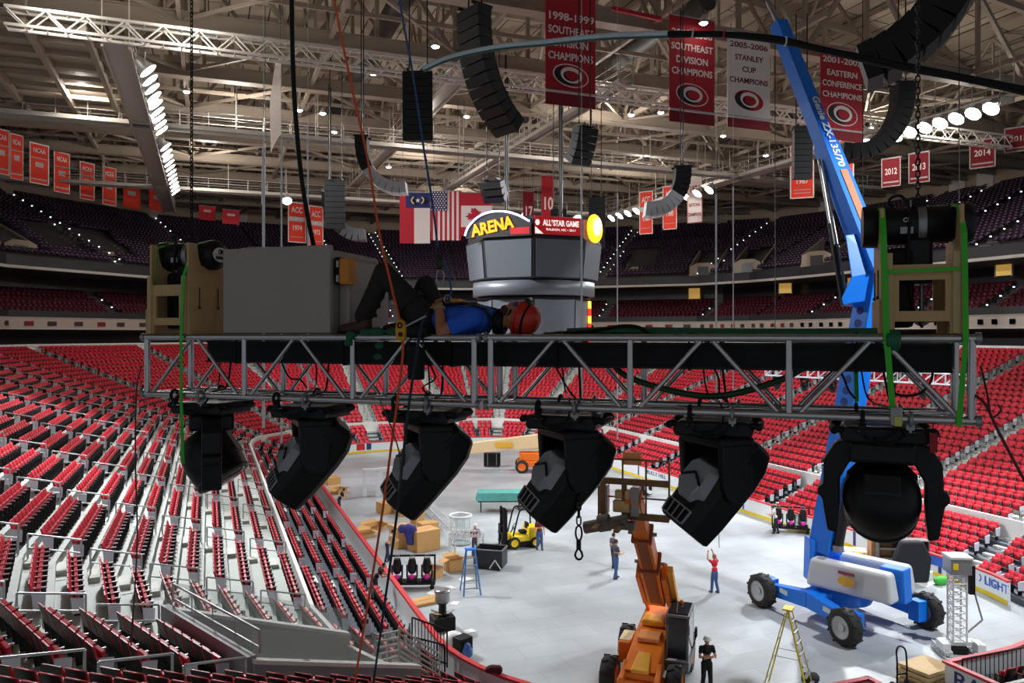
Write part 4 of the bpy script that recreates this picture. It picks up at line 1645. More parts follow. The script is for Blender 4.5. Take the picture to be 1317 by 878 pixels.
for an in (ankN, ankF):
    b = MB()
    blob(b, [(an + V((.005, 0, .07)), .056), (an + V((.02, 0, -.02)), .052), (an + V((-.09, 0, -.03)), .048), (an + V((-.17, 0, -.04)), .042)])
    k = soft(b.build('boot', BOOT, t), .009, 3)
    MB().prism([(an.x + .08, an.y - .045, .027), (an.x + .08, an.y + .045, .027), (an.x - .16, an.y + .045, .027), (an.x - .215, an.y + .02, .03), (an.x - .215, an.y - .02, .03), (an.x - .16, an.y - .045, .027)], (0, 0, .022)).build('sole', BLACK, k)
HELM = mat('red_helmet_shell', (196, 44, 26), .35, 0, .04)
b = MB()
axh = V((.93, 0, -.30)).normalized()
b.lathe([(.118, -.02), (.122, -.005), (.12, .03), (.108, .07), (.08, .102), (.045, .12), (.01, .125)], (.212, .25, .135), axh, 26)
he = b.build('helmet', HELM, t)
MB().lathe([(.118, -.035), (.127, -.03), (.127, -.015), (.118, -.01)], (.2, .25, .135), axh, 26).build('brim', HELM, he)
hx, hy = V((0, 1, 0)), axh.cross(V((0, 1, 0))).normalized()
MB().pipe([V((.2, .25, .135)) + axh * .045 + (hx * math.cos(a) + hy * math.sin(a)) * .118 for a in [2 * PI * k / 24 for k in range(24)]], .009, 6, True).build('lamp_strap', BLACK, he)
lp = MB().lohi((-.022, -.03, -.016), (.022, .03, .016)).build('headlamp', BLACKP, he, loc=(.255, .25, .262), rot=(0, .6, 0), bevel=.006)
MB().ball((.27, .25, .275), .015, n=10).build('headlamp_lens', mat('headlamp_glass', (220, 230, 240), .1), he)
b = MB()
for n in (.168, .332):
    b.bar((.15, n, .2), (.105, n + (.25 - n) * .3, .13), .016, .004, (0, 1, 0)).bar((.105, n + (.25 - n) * .3, .13), (.075, .25, .165), .014, .004, (0, 1, 0))
b.build('chin_strap', BLACK, t)
ng = MB()
for k in range(3):
    ng.ring((.02 + .02 * k, .25, .115 - .004 * k), .078 - .006 * k, .022, (1, 0, -.1), 18, 6)
soft(ng.build('neck_gaiter', BLACK, t), .009, 3)
HAIR = mat('brown_beard', (62, 40, 28), .9, 0, .3, 60)
b = MB().ball((.075, .25, .192), .043, (.9, 1.15, 1.05), 14).ball((.105, .25, .178), .055, (.9, 1.2, .9), 14).ball((.112, .25, .243), .016, (.7, 1.7, .6), 10)
soft(b.build('beard', HAIR, t), .007, 2)
gl = MB().ball((.170, .25, .236), .034, (.75, 1.9, .7), 16).build('safety_glasses', mat('violet_glasses_lens', (80, 84, 170), .1, .3), t)
MB().tube((.19, .19, .225), (.16, .168, .15), .005, 6).tube((.19, .31, .225), (.16, .332, .15), .005, 6).build('temple', BLACK, gl)
# harness
HARN = mat('harness_webbing', (24, 24, 28), .7, 0, .15, 30)
b = MB()


def over(s, n0, n1, top, w=.045):
    pts = [V((s, n0, .08)), V((s, n0 + .03, top - .06)), V((s, .25, top)), V((s, n1 - .03, top - .06)), V((s, n1, .08))]
    for p, q in zip(pts[:-1], pts[1:]):
        b.bar(p, q, w, .008, (1, 0, 0) if False else (0, 0, 1))


for n, nn in ((.15, .20), (.35, .30)):
    for p, q in (((-.5, nn, .225), (-.36, nn, .245)), ((-.36, nn, .245), (-.2, n, .252)), ((-.2, n, .252), (-.04, n, .212)), ((-.04, n, .212), (.02, n, .1)), ((.02, n, .1), (-.02, n, .035))):
        b.bar(V(p), V(q), .045, .012, (0, 0, 1))
b.build('chest_harness', HARN, t)
b = MB()
for s in (-.455, -.475, -.495):
    b.pipe([V((s, .25 + .19 * math.cos(a), .135 + .117 * math.sin(a))) for a in [2 * PI * k / 24 for k in range(24)]], .012, 6, True)
b.build('waist_belt', HARN, t)
for hip, kn in ((hipN, kneN), (hipF, kneF)):
    b = MB()
    c = hip + (kn - hip) * .32
    for k in range(3):
        b.ring(c + (kn - hip) * .03 * k, .102, .010, kn - hip, 20, 6)
    b.build('leg_loop', HARN, t)
MB().ring((-.38, .24, .285), .028, .007, (0, 1, 0), 14, 6).build('chest_ring', STEEL, t)
MB().lohi((-.34, .20, .255), (-.27, .27, .285)).lohi((-.25, .15, .252), (-.21, .2, .275)).build('chest_ascender', mat('ascender_orange', (214, 140, 50), .4), t, bevel=.008)
MB().ring(wrN - (wrN - elN).normalized() * .02, .034, .011, wrN - elN, 14, 6).build('wrist_cuff', mat('pale_glove_cuff', (168, 150, 108), .7), t, label='pale cuff at the wrist')
pch = soft(blob(MB(), [(V((-.46, -.03, .05)), .06), (V((-.60, -.02, .05)), .05)]).build('tool_pouch', BLACK, t), .012, 3)
# gear bag hanging under the person, and the rope rig above
t2 = thing('tool_bucket', 'black round tool bag hanging inside the truss under the person', 'tool bag', T(-.50, -.03, -.03), TROT)
MB().lathe([(.055, -.27), (.06, -.26), (.066, -.06), (.07, -.05), (.07, -.04)], n=20).build('bag_body', BLACK, t2)
MB().pipe(bez([(-.065, 0, -.05), (-.04, 0, .03), (.04, 0, .03), (.065, 0, -.05)], 5), .006, 6).build('handle', CORD, t2)
t3 = thing('rope_grab', 'yellow rope descender clipped on the orange rope beside the hip', 'rope device', P(516, 424, 5.2), TROT)
DESC = mat('descender_gold', (206, 146, 20), .35, .4, .1)
MB().prism([(-.03, -.018, -.075), (.03, -.018, -.075), (.036, -.018, .0), (.03, -.018, .05), (.0, -.018, .075), (-.03, -.018, .05), (-.038, -.018, .0)], (0, .036, 0)).build('plate', DESC, t3, bevel=.008)
MB().ring((0, -.02, .03), .016, .006, (0, 1, 0), 12, 6).tube((.005, -.026, -.03), (.005, -.01, -.03), .016, 12).build('cam', DARKST, t3)
MB().bar((.03, 0, .02), (.17, .02, .09), .016, .01).build('handle', STEEL, t3)
GREENJ = mat('green_cloth', (26, 84, 56), .8, 0, .2, 12)
b = MB()
for k, (s, n, z, r) in enumerate(((-.93, .0, .035, .045), (-.84, .0, .04, .05), (-.72, .02, .04, .045), (-1.04, -.03, .02, .04), (-1.05, -.045, -.04, .035), (-.80, -.03, -.06, .035), (-.81, -.03, -.14, .035))):
    b.ball((s, n, z), r, (1.3, .7, .8), 10)
tag(soft(b.build('green_cloth', GREENJ, loc=TO, rot=(0, 0, TROT)), .012, 4), 'crumpled green cloth on the top chord under the boots', 'cloth')
t4 = thing('rope_pulley', 'small rigging pulley and karabiner on the blue rope above the harness', 'pulley', P(566, 345, 5.8), TROT)
MB().lohi((-.022, -.015, -.01), (.022, .015, .10)).build('pulley_body', BLACKP, t4, bevel=.01)
MB().tube((0, -.02, .04), (0, .02, .04), .026, 14).build('wheel', DARKST, t4)
MB().pipe([(.03 * math.cos(a), 0, -.07 + .062 * math.sin(a)) for a in [2 * PI * k / 18 for k in range(18)]], .0055, 6, True).build('karabiner', STEEL, t4)
MB().pipe(bez([(.03, 0, .06), (.06, 0, -.02), (.08, .02, -.16), (.05, .03, -.24)], 6), .007, 6).build('lanyard', ROPEB, t4)


# --- standing workers on the floor
def worker(name_label, foot, face, shirt, trouser, hat=None, hair=(60, 44, 34), arms='down', bend=0.0, h=1.75, skin=SKIN, stride=.10, hivis=None, cat='person', sleeve=.5):
    """foot: ground point; face: heading angle; local axes x forward, y left"""
    k = h / 1.75
    t = thing('person', name_label, cat, foot, face)
    hipz, shz = .92 * k, 1.43 * k
    lean = V((math.sin(bend), 0, math.cos(bend)))
    pel = V((0, 0, hipz))
    ch = pel + lean * .36 * k
    neck = pel + lean * .54 * k
    head = pel + lean * .70 * k + V((.02, 0, 0))
    sh = [pel + lean * .49 * k + V((0, s * .19 * k, 0)) for s in (1, -1)]
    if arms == 'crossed':
        el = [sh[i] + V((.08, s * .07, -.27 * k)) for i, s in enumerate((1, -1))]
        wr = [V((el[0].x + .16, -.07, el[0].z + .02)), V((el[1].x + .18, .07, el[1].z + .05))]
    elif arms == 'up':
        el = [sh[i] + V((.2, s * .06, .12 * k)) for i, s in enumerate((1, -1))]
        wr = [el[0] + V((.06, -.1, .24 * k)), el[1] + V((.06, .1, .27 * k))]
    elif arms == 'front':
        el = [sh[i] + V((.08, s * .05, -.28 * k)) for i, s in enumerate((1, -1))]
        wr = [el[i] + V((.22, -s * .08, .02)) for i, s in enumerate((1, -1))]
    else:
        el = [sh[i] + V((-.02, s * .06, -.29 * k)) for i, s in enumerate((1, -1))]
        wr = [el[i] + V((.06, s * .01, -.25 * k)) for i, s in enumerate((1, -1))]
    hp = [pel + V((0, s * .09 * k, -.02)) for s in (1, -1)]
    kn = [V((.02 + stride * .3 * s, s * .1 * k, .49 * k)) for s in (1, -1)]
    an = [V((-.02 + stride * s, s * .11 * k, .085 * k)) for s in (1, -1)]
    b = MB()
    b.ball(head, .1 * k, (.95, .8, 1.15), 14).ball(head + V((.05, 0, -.05)), .055 * k, n=10).ball(head + V((.1, 0, -.01)), .016 * k, (1, .8, 1.3), 8)
    for s in (1, -1):
        b.ball(head + V((0, s * .082, 0)), .025 * k, (1, .4, 1.2), 8)
    blob(b, [(neck + lean * .07, .052 * k), (neck - lean * .04, .06 * k)])
    b.ball(ch, .15 * k, (.7, 1, 1.2), 12).ball(pel, .15 * k, (.75, 1, .9), 12)
    for i in (0, 1):
        blob(b, [(sh[i], .055 * k), (el[i], .042 * k), (wr[i], .03 * k)])
        d = (wr[i] - el[i]).normalized()
        hand(b, wr[i] - d * .005, d, V((0, 0, 1)) if abs(d.z) < .7 else V((0, 1 if i == 0 else -1, 0)), 1.0 * k, 1 if i else -1)
        blob(b, [(hp[i], .085 * k), (kn[i], .058 * k), (an[i], .04 * k)])
    soft(b.build('body', skin, t), .013, 2)
    b = MB()
    b.ball(ch + lean * .05, .165 * k, (.72, 1.05, 1.15), 14).ball(pel + lean * .12 * k, .155 * k, (.78, 1.02, .9), 14).ball(pel, .15 * k, (.8, 1.05, .6), 12)
    for i in (0, 1):
        blob(b, [(neck - lean * .09, .09 * k), (sh[i], .068 * k), (sh[i] + (el[i] - sh[i]) * (.9 if sleeve > .9 else sleeve), .06 * k)])
        if sleeve > .9:
            blob(b, [(el[i], .055 * k), (el[i] + (wr[i] - el[i]) * .8, .042 * k)])
    soft(b.build('shirt', shirt, t), .016, 2)
    b = MB()
    b.ball(pel, .158 * k, (.82, 1.08, .8), 12)
    for i in (0, 1):
        blob(b, [(hp[i], .1 * k), (kn[i], .074 * k), (an[i] + V((0, 0, .0)), .062 * k)])
    soft(b.build('trousers', trouser, t), .016, 2)
    for i in (0, 1):
        b = MB()
        blob(b, [(an[i] + V((-.02, 0, -.035)), .048 * k), (an[i] + V((.06, 0, -.04)), .045 * k), (an[i] + V((.14, 0, -.05)), .034 * k)])
        soft(b.build('shoe', BOOT, t), .014, 1)
    if hat is not None:
        b = MB().lathe([(.13 * k, 0), (.135 * k, .012), (.115 * k, .02), (.11 * k, .07), (.08 * k, .115), (.03 * k, .13)], head + V((0, 0, .03 * k)), (0, 0, 1), 18)
        b.ball(head + V((.1 * k, 0, .035 * k)), .06 * k, (1, 1.2, .15), 10)
        b.build('hard_hat', hat, t)
    else:
        b = MB().ball(head + V((-.015, 0, .03 * k)), .1 * k, (1.0, .9, 1.1), 12)
        soft(b.build('hair', mat('hair_%d' % hair[0], hair, .8, 0, .2, 30), t), .016, 1)
    return t


JEANS = mat('blue_denim', (64, 92, 140), .8, 0, .15, 12)
NAVY = mat('navy_cloth', (36, 42, 68), .8, 0, .15, 12)
BLKT = mat('black_cloth', (26, 28, 34), .85, 0, .15, 12)
REDT = mat('bright_red_cloth', (206, 30, 44), .8, 0, .1, 12)
MAROON = mat('maroon_cloth', (112, 28, 44), .8, 0, .1, 12)
GREYT = mat('slate_grey_cloth', (78, 82, 94), .8, 0, .1, 12)
HATW = mat('white_hard_hat', (236, 236, 234), .35)
CANG = math.atan2(-FWD.y, -FWD.x)            # heading that faces the camera
RANG = math.atan2(RGT.y, RGT.x)              # heading towards the right of the picture
worker('person in black shirt and white hard hat, arms folded, beside the orange telehandler', G(909, 889), CANG + .1, BLKT, BLKT, HATW, arms='crossed', h=1.85)
p = worker('person in red shirt and jeans pulling a rope with both arms raised', G(919, 762), CANG - 2.5, REDT, JEANS, None, (150, 110, 70), 'up', h=1.8)
worker('person in slate shirt and jeans standing alone looking up, left of the orange boom', G(792, 744), RANG + .3, GREYT, JEANS, None, (70, 52, 40), 'front', h=1.95)
worker('person in dark coat standing just behind the slate shirted person', G(789, 730), RANG + .5, GREYT, NAVY, None, (50, 40, 34), 'down', h=1.8)
worker('person in maroon vest and jeans standing at the yellow forklift', G(694, 707), CANG + .3, MAROON, JEANS, HATW, arms='down', h=1.85)
worker('person in maroon shirt and white hard hat by the black crate', G(611, 716), CANG + .2, MAROON, GREYT, HATW, arms='front', h=1.8)
worker('person in dark shirt bending by the boards beside the second lamp', G(436, 660), RANG + .2, BLKT, NAVY, None, (40, 34, 30), 'front', .5, h=1.75)
worker('pale shirted person leaning over the carton pile by the left boards', G(498, 722), RANG + .3, mat('pale_shirt', (206, 170, 140), .8), NAVY, None, (60, 44, 34), 'front', .45, h=1.75)
worker('person in white shirt sitting low by the right boards', G(998, 686), RANG + 2.5, mat('white_shirt', (190, 192, 196), .8), BLKT, None, (40, 34, 30), 'front', .3, h=1.7)
worker('dark dressed person working among the row seats at the left boards', V((6.9, G(490, 748, 1).y, .3)), RANG, BLKT, NAVY, None, (50, 40, 34), 'front', .6, h=1.7)
wl = MB().tube(G(925, 762) + V((0, 0, 2.1)), P(924, 660, 33.5), .018, 5).tube(P(924, 660, 33.5), P(924, 520, 33.5), .018, 5)
tag(wl.build('pull_rope', CORD), 'thin dark rope held by the red shirted person', 'rope')
# ------------------------------------------------------------------ scoreboard over centre ice
def az(v):
    return math.atan2(v.y, v.x)


SCREEN = mat('dark_led_screen', (96, 101, 108), .4, 0, .04, 3)
SBB = mat('scoreboard_black', (22, 22, 26), .5)
sb0 = V((20.7, 49.4, 0))
tocam = V((-sb0.x, -sb0.y, 0))
SB = thing('scoreboard', 'eight sided hanging scoreboard with grey screens and lit arena sign', 'scoreboard', (sb0.x, sb0.y, 11.2), az(tocam))


def octa(R, z, ph=0.0):
    return [V((R * math.cos(math.radians(45 * k) + ph), R * math.sin(math.radians(45 * k) + ph), z)) for k in range(8)]


loft(MB(), [octa(4.35, 4.35), octa(4.62, 6.9), octa(4.5, 7.0), octa(4.5, 8.2), octa(4.2, 8.3)]).build('upper_frame', SBB, SB)
loft(MB(), [octa(3.7, 0), octa(3.8, 3.15)]).build('lower_frame', SBB, SB)
MB().lathe([(3.9, 3.15), (3.75, 3.3), (3.75, 4.3), (3.9, 4.4)], n=32).build('ring_frame', SBB, SB)
MB().lathe([(4.02, 3.32), (4.14, 3.34), (4.14, 4.25), (4.02, 4.27)], n=48).build('ring_screen', SCREEN, SB, label='grey ring screen')


def facequad(k, R0, z0, R1, z1, ins, off):
    a, b_ = octa(R0, z0)[k], octa(R0, z0)[(k + 1) % 8]
    c, d = octa(R1, z1)[(k + 1) % 8], octa(R1, z1)[k]
    n = (b_ - a).cross(d - a).normalized()
    e = (b_ - a).normalized() * ins
    up = (d - a).normalized() * .1
    return [a + e + up, b_ - e + up, c - e - up, d + e - up], n * off


for k in (5, 6, 7, 0, 1, 2):
    q, n = facequad(k, 4.35, 4.35, 4.62, 6.9, .14, .06)
    MB().prism(q, n).build('upper_screen', SCREEN, SB)
    q, n = facequad(k, 3.7, 0, 3.8, 3.15, .06, .05)
    MB().prism(q, n).build('lower_screen', SCREEN, SB)
# red all-star panel on the right front face (local -y is the picture's right... faces 7 and 0 front the camera)
faceR, faceL = 0, 7
REDP = mat('panel_red', (186, 24, 34), .4, emit=.35)
for k, body in ((faceR, None), (faceL, None)):
    q, n = facequad(k, 4.5, 7.05, 4.5, 8.2, .1, .05)
    if k == faceR:
        pass
mid = {k: (math.radians(45 * k + 22.5)) for k in range(8)}
ap = 4.5 * math.cos(math.radians(22.5))


def on_face(k, r, z, dx=0.0):
    """point on face k, dx to the right as seen from outside; and its rotation"""
    a = mid[k]
    return V((r * math.cos(a) - dx * math.sin(a), r * math.sin(a) + dx * math.cos(a), z)), (PI / 2, 0, a + PI / 2)


p, r = on_face(faceR, ap + .06, 7.66)
pan = MB().lohi((-1.68, -.03, -.56), (1.68, .05, .56)).build('red_sign_panel', REDP, SB, loc=p, rot=(0, 0, r[2]), label='red event sign')
LITW = mat('lit_white_lettering', (240, 236, 230), .4, emit=.9)
text('lettering', 'ALL★STAR GAME'.replace('★', '*'), LITW, pan, (.12, -.045, .14), (PI / 2, 0, 0), .5, width=2.5, bold=.03)
text('lettering', 'RALEIGH, NC • 2011', LITW, pan, (.12, -.045, -.26), (PI / 2, 0, 0), .2, width=2.0)
MB().prism([(-1.66, -.035, -.1), (-1.66, -.035, -.54), (-1.1, -.035, -.54)], (0, -.01, 0)).build('corner_flash', LITW, pan)
MB().prism([(-1.5 + .16 * math.cos(2 * PI * k / 6), -.035, .16 + .2 * math.sin(2 * PI * k / 6)) for k in range(6)], (0, -.012, 0)).build('crest', LITW, pan)
p, r = on_face(faceL, ap + .35, 7.7, -.55)
sg = MB().prism([(-2.35, 0, -.72), (2.2, 0, -.72), (2.2, 0, .1), (1.4, 0, .62), (.4, 0, .85), (-.7, 0, .82), (-1.6, 0, .5), (-2.2, 0, -.1)], (0, .2, 0)).build('sign_board', SBB, SB, loc=p, rot=(0, 0, r[2]))
YLIT = mat('lit_amber_lettering', (255, 160, 10), .4, emit=1.5, ecol=(255, 140, 4))
text('lettering', 'ARENA', YLIT, sg, (-.42, -.04, -.08), (PI / 2, -.16, 0), 1.05, width=3.0, bold=.03, ext=.03)
VLIT = mat('lit_violet_neon', (190, 180, 255), .4, emit=5, ecol=(196, 190, 255))
MB().pipe(bez([(-2.35, -.06, -.55), (-2.1, -.06, .02), (-1.4, -.06, .62), (-.5, -.06, .88), (.5, -.06, .84), (1.4, -.06, .56), (2.15, -.06, .15)], 6), .06, 8).build('neon_arc', VLIT, sg, label='violet white neon arc')
MB().lohi((.85, -.03, -.62), (2.15, .0, -.2)).build('red_strip', REDP, sg)
p, r = on_face(1, ap + .3, 7.75, -.2)
a = mid[1] - .15
ds = MB().lathe([(.95, -.12), (.98, 0), (.9, .1), (.5, .14)], (0, 0, 0), (math.cos(a), math.sin(a), 0), 24).build('round_sign', mat('lit_orange_disc', (255, 150, 20), .4, emit=3.2, ecol=(255, 150, 20)), SB, loc=p, label='lit orange round sign')
ds.scale = (1, 1, .96)
MB().lathe([(.5, .13), (.48, .17)], (0, 0, 0), (math.cos(a), math.sin(a), 0), 20).build('disc_centre', mat('lit_pale_yellow', (255, 230, 150), .4, emit=4), ds)
p, r = on_face(1, 3.8 * math.cos(math.radians(22.5)) + .1, 1.55, 1.2)
st = MB()
for k in range(6):
    st.m(k % 2).lohi((-.22, -.04, -1.5 + .5 * k), (.22, .04, -1.5 + .5 * k + .5))
st.build('side_led_strip', [mat('lit_red_led', (230, 40, 30), .4, emit=1.2), mat('lit_yellow_led', (255, 200, 60), .4, emit=1.5)], SB, loc=p, rot=(0, 0, r[2]), label='red and yellow lit strip')
for k in range(4):
    a = math.radians(45 + 90 * k)
    MB().tube((2.6 * math.cos(a), 2.6 * math.sin(a), 8.3), (2.6 * math.cos(a), 2.6 * math.sin(a), 19.2), .07, 6).build('hoist_cable', DARKST, SB)

# ------------------------------------------------------------------ hanging loudspeaker columns
SPKB = mat('speaker_black', (8, 8, 9), .6, 0, .1, 3)
SPK_LIT = mat('speaker_lit_tail', (196, 198, 200), .5, 0, .08, 2)  # tail cabinets lit from above, the light put into their colour


SPKM = mat('speaker_mid_grey', (74, 74, 78), .5, 0, .08, 2)


def line_array(x, y, Z, n, ch, w, dp, back, bend, label, start=0.0, grey=0.0, group='hanging loudspeaker columns'):
    """x, y: where the top cabinet's top centre shows; back: horizontal direction the tail curls to; bend: degrees over the column"""
    top = P(x, y, Z)
    back = V(back).normalized()
    t = thing('line_array_speaker', label, 'loudspeaker', top, az(back), group)
    p = V((0, 0, 0))
    for k in range(n):
        a = math.radians(start + bend * (k / max(1, n - 1)) ** 1.3)
        d = V((math.sin(a), 0, -math.cos(a)))           # down the column
        f = V((math.cos(a), 0, math.sin(a)))            # towards the rear
        y_ = V((0, 1, 0))
        c0, c1 = p + d * .012, p + d * (ch - .012)
        hw, hd = w / 2, dp / 2
        m_ = (SPK_LIT if grey < .8 else SPKM) if grey and k / n > 1 - grey % 1.0 else SPKB
        tp = [c0 - f * hd - y_ * hw, c0 + f * hd - y_ * hw * .8, c0 + f * hd + y_ * hw * .8, c0 - f * hd + y_ * hw]
        bt = [c1 - f * hd - y_ * hw, c1 + f * hd * .92 - y_ * hw * .8, c1 + f * hd * .92 + y_ * hw * .8, c1 - f * hd + y_ * hw]
        MB().hexa(bt + tp).build('speaker_cabinet', m_, t)
        p = p + d * ch
    MB().lohi((-dp / 2 - .1, -w * .35, .02), (dp / 2 + .1, -w * .28, .12)).lohi((-dp / 2 - .1, w * .28, .02), (dp / 2 + .1, w * .35, .12)).lohi((-.05, -w * .35, .03), (.05, w * .35, .11)).build('fly_bar', DARKST, t)
    up = max(.5, 30.4 - top.z)
    for s in (-1, 1):
        MB().tube((0, s * w * .3, .1), (0, s * w * .3, up), .035, 5).build('hanging_cable', DARKST, t)
    return t


R_, F_ = RGT, FWD
line_array(611, 13, 30, 12, .40, 1.4, .75, R_ * .75 + F_ * .6, 52, 'large black curved speaker column left of the first red banner')
line_array(538, 94, 38, 9, .365, 1.45, .7, F_, 6, 'straight black speaker column behind the blue rope')
line_array(1246, -128, 16, 12, .34, 1.05, .85, -R_ * .9 + F_ * .4, 74, 'huge black speaker column curving across the top right corner')
line_array(1160, 110, 39, 13, .41, 1.2, .82, -R_, 100, 'black side-on speaker column curving behind the blue boom')
line_array(466, 178, 42, 12, .345, 1.1, .62, R_, 96, 'speaker column with pale lit tail crossed by the orange rope', grey=.65)
line_array(877, 217, 44, 12, .30, 1.1, .85, -R_, 98, 'speaker column with pale lit tail left of the white national banner', grey=.6)
line_array(424, 250, 58, 11, .42, 1.2, .9, R_, 95, 'grey tailed speaker column behind the stepped black one', grey=1.45)
line_array(432, 233, 52, 9, .35, 1.35, .7, F_, 5, 'stepped black speaker column left of the orange rope')
line_array(752, 164, 40, 5, .36, 1.2, .8, -R_ * .5 + F_ * .8, 20, 'short tilted speaker cluster under the first red banner', start=14)
line_array(767, 255, 60, 9, .42, 1.25, .8, F_, 5, 'black speaker column above the orange round sign')
line_array(1031, 164, 45, 9, .33, 1.05, .7, F_, 5, 'black speaker column in front of the orange banner')
line_array(634, 233, 50, 3, .40, 1.5, 1.0, F_ + R_ * .5, 25, 'small dark speaker cluster above the maple leaf flag', start=20)
line_array(718, 270, 62, 4, .42, 1.25, .9, F_, 5, 'dark speaker cluster beside the number ten banner')

# ------------------------------------------------------------------ banners and flags
B_RED = mat('banner_crimson', (166, 22, 38), .8, 0, .05, 3)
B_DKR = mat('banner_dark_red', (122, 16, 30), .8, 0, .05, 3)
B_ORG = mat('banner_vermilion', (226, 62, 40), .8, 0, .05, 3)
B_WHT = mat('banner_white', (214, 204, 198), .8, 0, .04, 3)
B_INK = mat('banner_letter_white', (226, 214, 208), .8, 0, .03)
B_MAR = mat('banner_letter_maroon', (112, 26, 46), .8, 0, .03)
B_GRY = mat('banner_grey_hem', (176, 168, 164), .7)
B_BLK = mat('banner_black', (22, 20, 24), .8)


def ell(cx, cz, rx, rz, y, n=28, rot=0.0):
    return [(cx + rx * math.cos(a) * math.cos(rot) - rz * math.sin(a) * math.sin(rot), y, cz + rx * math.cos(a) * math.sin(rot) + rz * math.sin(a) * math.cos(rot)) for a in [2 * PI * k / n for k in range(n)]]


def swirl(par, cx, cz, s, y0):
    """an oval storm-eye emblem: pale ring, dark swirl, pale inner ring, red eye"""
    def disc(nm, m_, x, z, rx, rz, y, rot=-.12):
        MB().prism(ell(x, z, rx, rz, y, rot=rot), (0, -.006, 0)).build(nm, m_, e)
    e = MB().prism(ell(cx, cz, s, s * .58, y0, rot=-.12), (0, -.006, 0)).build('emblem', B_INK, par)
    disc('emblem_field', B_RED, cx, cz, s * .94, s * .53, y0 - .008)
    disc('emblem_swirl', B_BLK, cx - s * .18, cz - s * .02, s * .74, s * .46, y0 - .016)
    disc('emblem_field', B_RED, cx + s * .14, cz + s * .06, s * .74, s * .42, y0 - .024)
    disc('emblem_ring', B_INK, cx + s * .02, cz + s * .02, s * .60, s * .40, y0 - .032)
    disc('emblem_swirl', B_BLK, cx - s * .02, cz - s * .03, s * .42, s * .26, y0 - .040)
    disc('emblem_eye', B_RED, cx + s * .06, cz - s * .01, s * .38, s * .23, y0 - .048)


def banner(x0, y0, x1, y1, rows, m_cloth, m_ink, label, face=None, emblem=False, hem=True, border=None, Z=None, cat='banner', group=None, ink_h=None):
    """x0..x1, y0..y1 give the place; face: unit horizontal direction the banner looks to"""
    Z = Z or 18.2 * FPX / (HOR - y0)
    xm = (x0 + x1) / 2
    c = P(xm, y0, Z)
    face = V(face if face is not None else (0, -1, 0)).normalized()
    view = (V((CAM.x, CAM.y, 0)) - V((c.x, c.y, 0))).normalized()
    cosf = max(.28, abs(face.dot(view)))
    ray = (c - CAM).length / Z
    w = (x1 - x0) / FPX * Z / cosf * .94
    h = (y1 - y0) / FPX * Z
    t = thing('banner', label, cat, c, az(face) + PI / 2, group or 'championship banners under the roof')
    nx, nz_ = 8, 6
    MB().lohi((-w / 2, -.02, -h), (w / 2, .02, 0)).build('cloth', m_cloth, t)
    MB().tube((-w / 2 - .05, 0, .02), (w / 2 + .05, 0, .02), .045, 6).build('top_pole', STEEL, t)
    for s in (-1, 1):
        MB().tube((s * w * .42, 0, .03), (s * w * .42, 0, max(.4, 30.7 - c.z)), .015, 4).build('hanger', DARKST, t)
    if border:
        b_ = .035 * w
        fr = MB()
        for a, q in (((-w / 2, -.03, -h), (-w / 2 + b_ * 1.4, -.021, 0)), ((w / 2 - b_ * 1.4, -.03, -h), (w / 2, -.021, 0)), ((-w / 2, -.03, -h), (w / 2, -.021, -h + b_ * 1.4)), ((-w / 2, -.03, -b_ * 1.4), (w / 2, -.021, 0))):
            fr.lohi(a, q)
        fr.build('border', border, t)
    if hem:
        MB().tube((-w / 2 - .02, -.04, -h * .885), (w / 2 + .02, -.04, -h * .885), h * .012, 8).build('bottom_bar', B_GRY, t)
        MB().lohi((-w / 2, -.026, -h), (w / 2, -.021, -h * .9)).build('hem', B_DKR, t)
    for (tx, fz, sz, fw) in rows:
        if tx == '=':
            MB().lohi((-w * fw / 2, -.03, -h * fz - sz * h / 2), (w * fw / 2, -.021, -h * fz + sz * h / 2)).build('pale_band', B_GRY, t)
        else:
            text('lettering', tx, m_ink, t, (0, -.027, -h * fz), (PI / 2, 0, 0), sz * h, width=w * fw, bold=.02)
    if emblem:
        swirl(t, 0, -h * emblem, w * .36, -.023)
    return t


FC = (0, -1, 0)
big = lambda a, b_, c, d=None: [(a, .16, .085, .86), (b_, .275, .085, .84)] + ([(c, .39, .085, .66), (d, .50, .085, .86)] if d else [(c, .39, .085, .4)])
banner(700, -14, 768, 137, [('1998-1999', .25, .088, .9), ('SOUTHEAST', .365, .088, .9), ('DIVISION', .475, .088, .7), ('CHAMPIONS', .585, .088, .9)], B_RED, B_INK, 'tall red banner reading 1998-1999 southeast division champions', FC, emblem=.74)
banner(860, 23, 920, 159, [('2005-2006', .16, .088, .9), ('SOUTHEAST', .29, .088, .92), ('DIVISION', .41, .088, .7), ('CHAMPIONS', .52, .088, .9)], B_RED, B_INK, 'tall red banner reading 2005-2006 southeast division champions', FC, emblem=.73)
banner(935, 44, 991, 166, [('2005-2006', .13, .08, .88), ('STANLEY', .26, .08, .66), ('CUP', .38, .08, .32), ('CHAMPIONS', .50, .08, .9)], B_WHT, B_MAR, 'white banner reading 2005-2006 stanley cup champions', FC, emblem=.70)
banner(1056, 64, 1110, 181, [('2001-2002', .13, .088, .9), ('EASTERN', .27, .088, .7), ('CONFERENCE', .39, .088, .92), ('CHAMPIONS', .51, .088, .92)], B_RED, B_INK, 'red banner reading 2001-2002 eastern conference champions, beside the blue boom', FC, emblem=.71)
rb_ = MB().bar(P(788, 11, 42.5), P(851, 25, 41.5), .3, .18).build('rolled_banner', B_RED)
tag(rb_, 'rolled red banner edge high between the two southeast banners', 'banner')
FL = V((-.2, -1, 0))
banner(672, 246, 687, 296, [('17', .55, .42, .62)], B_DKR, B_INK, 'narrow dark red banner with the number 17', FL, hem=False, Z=80)
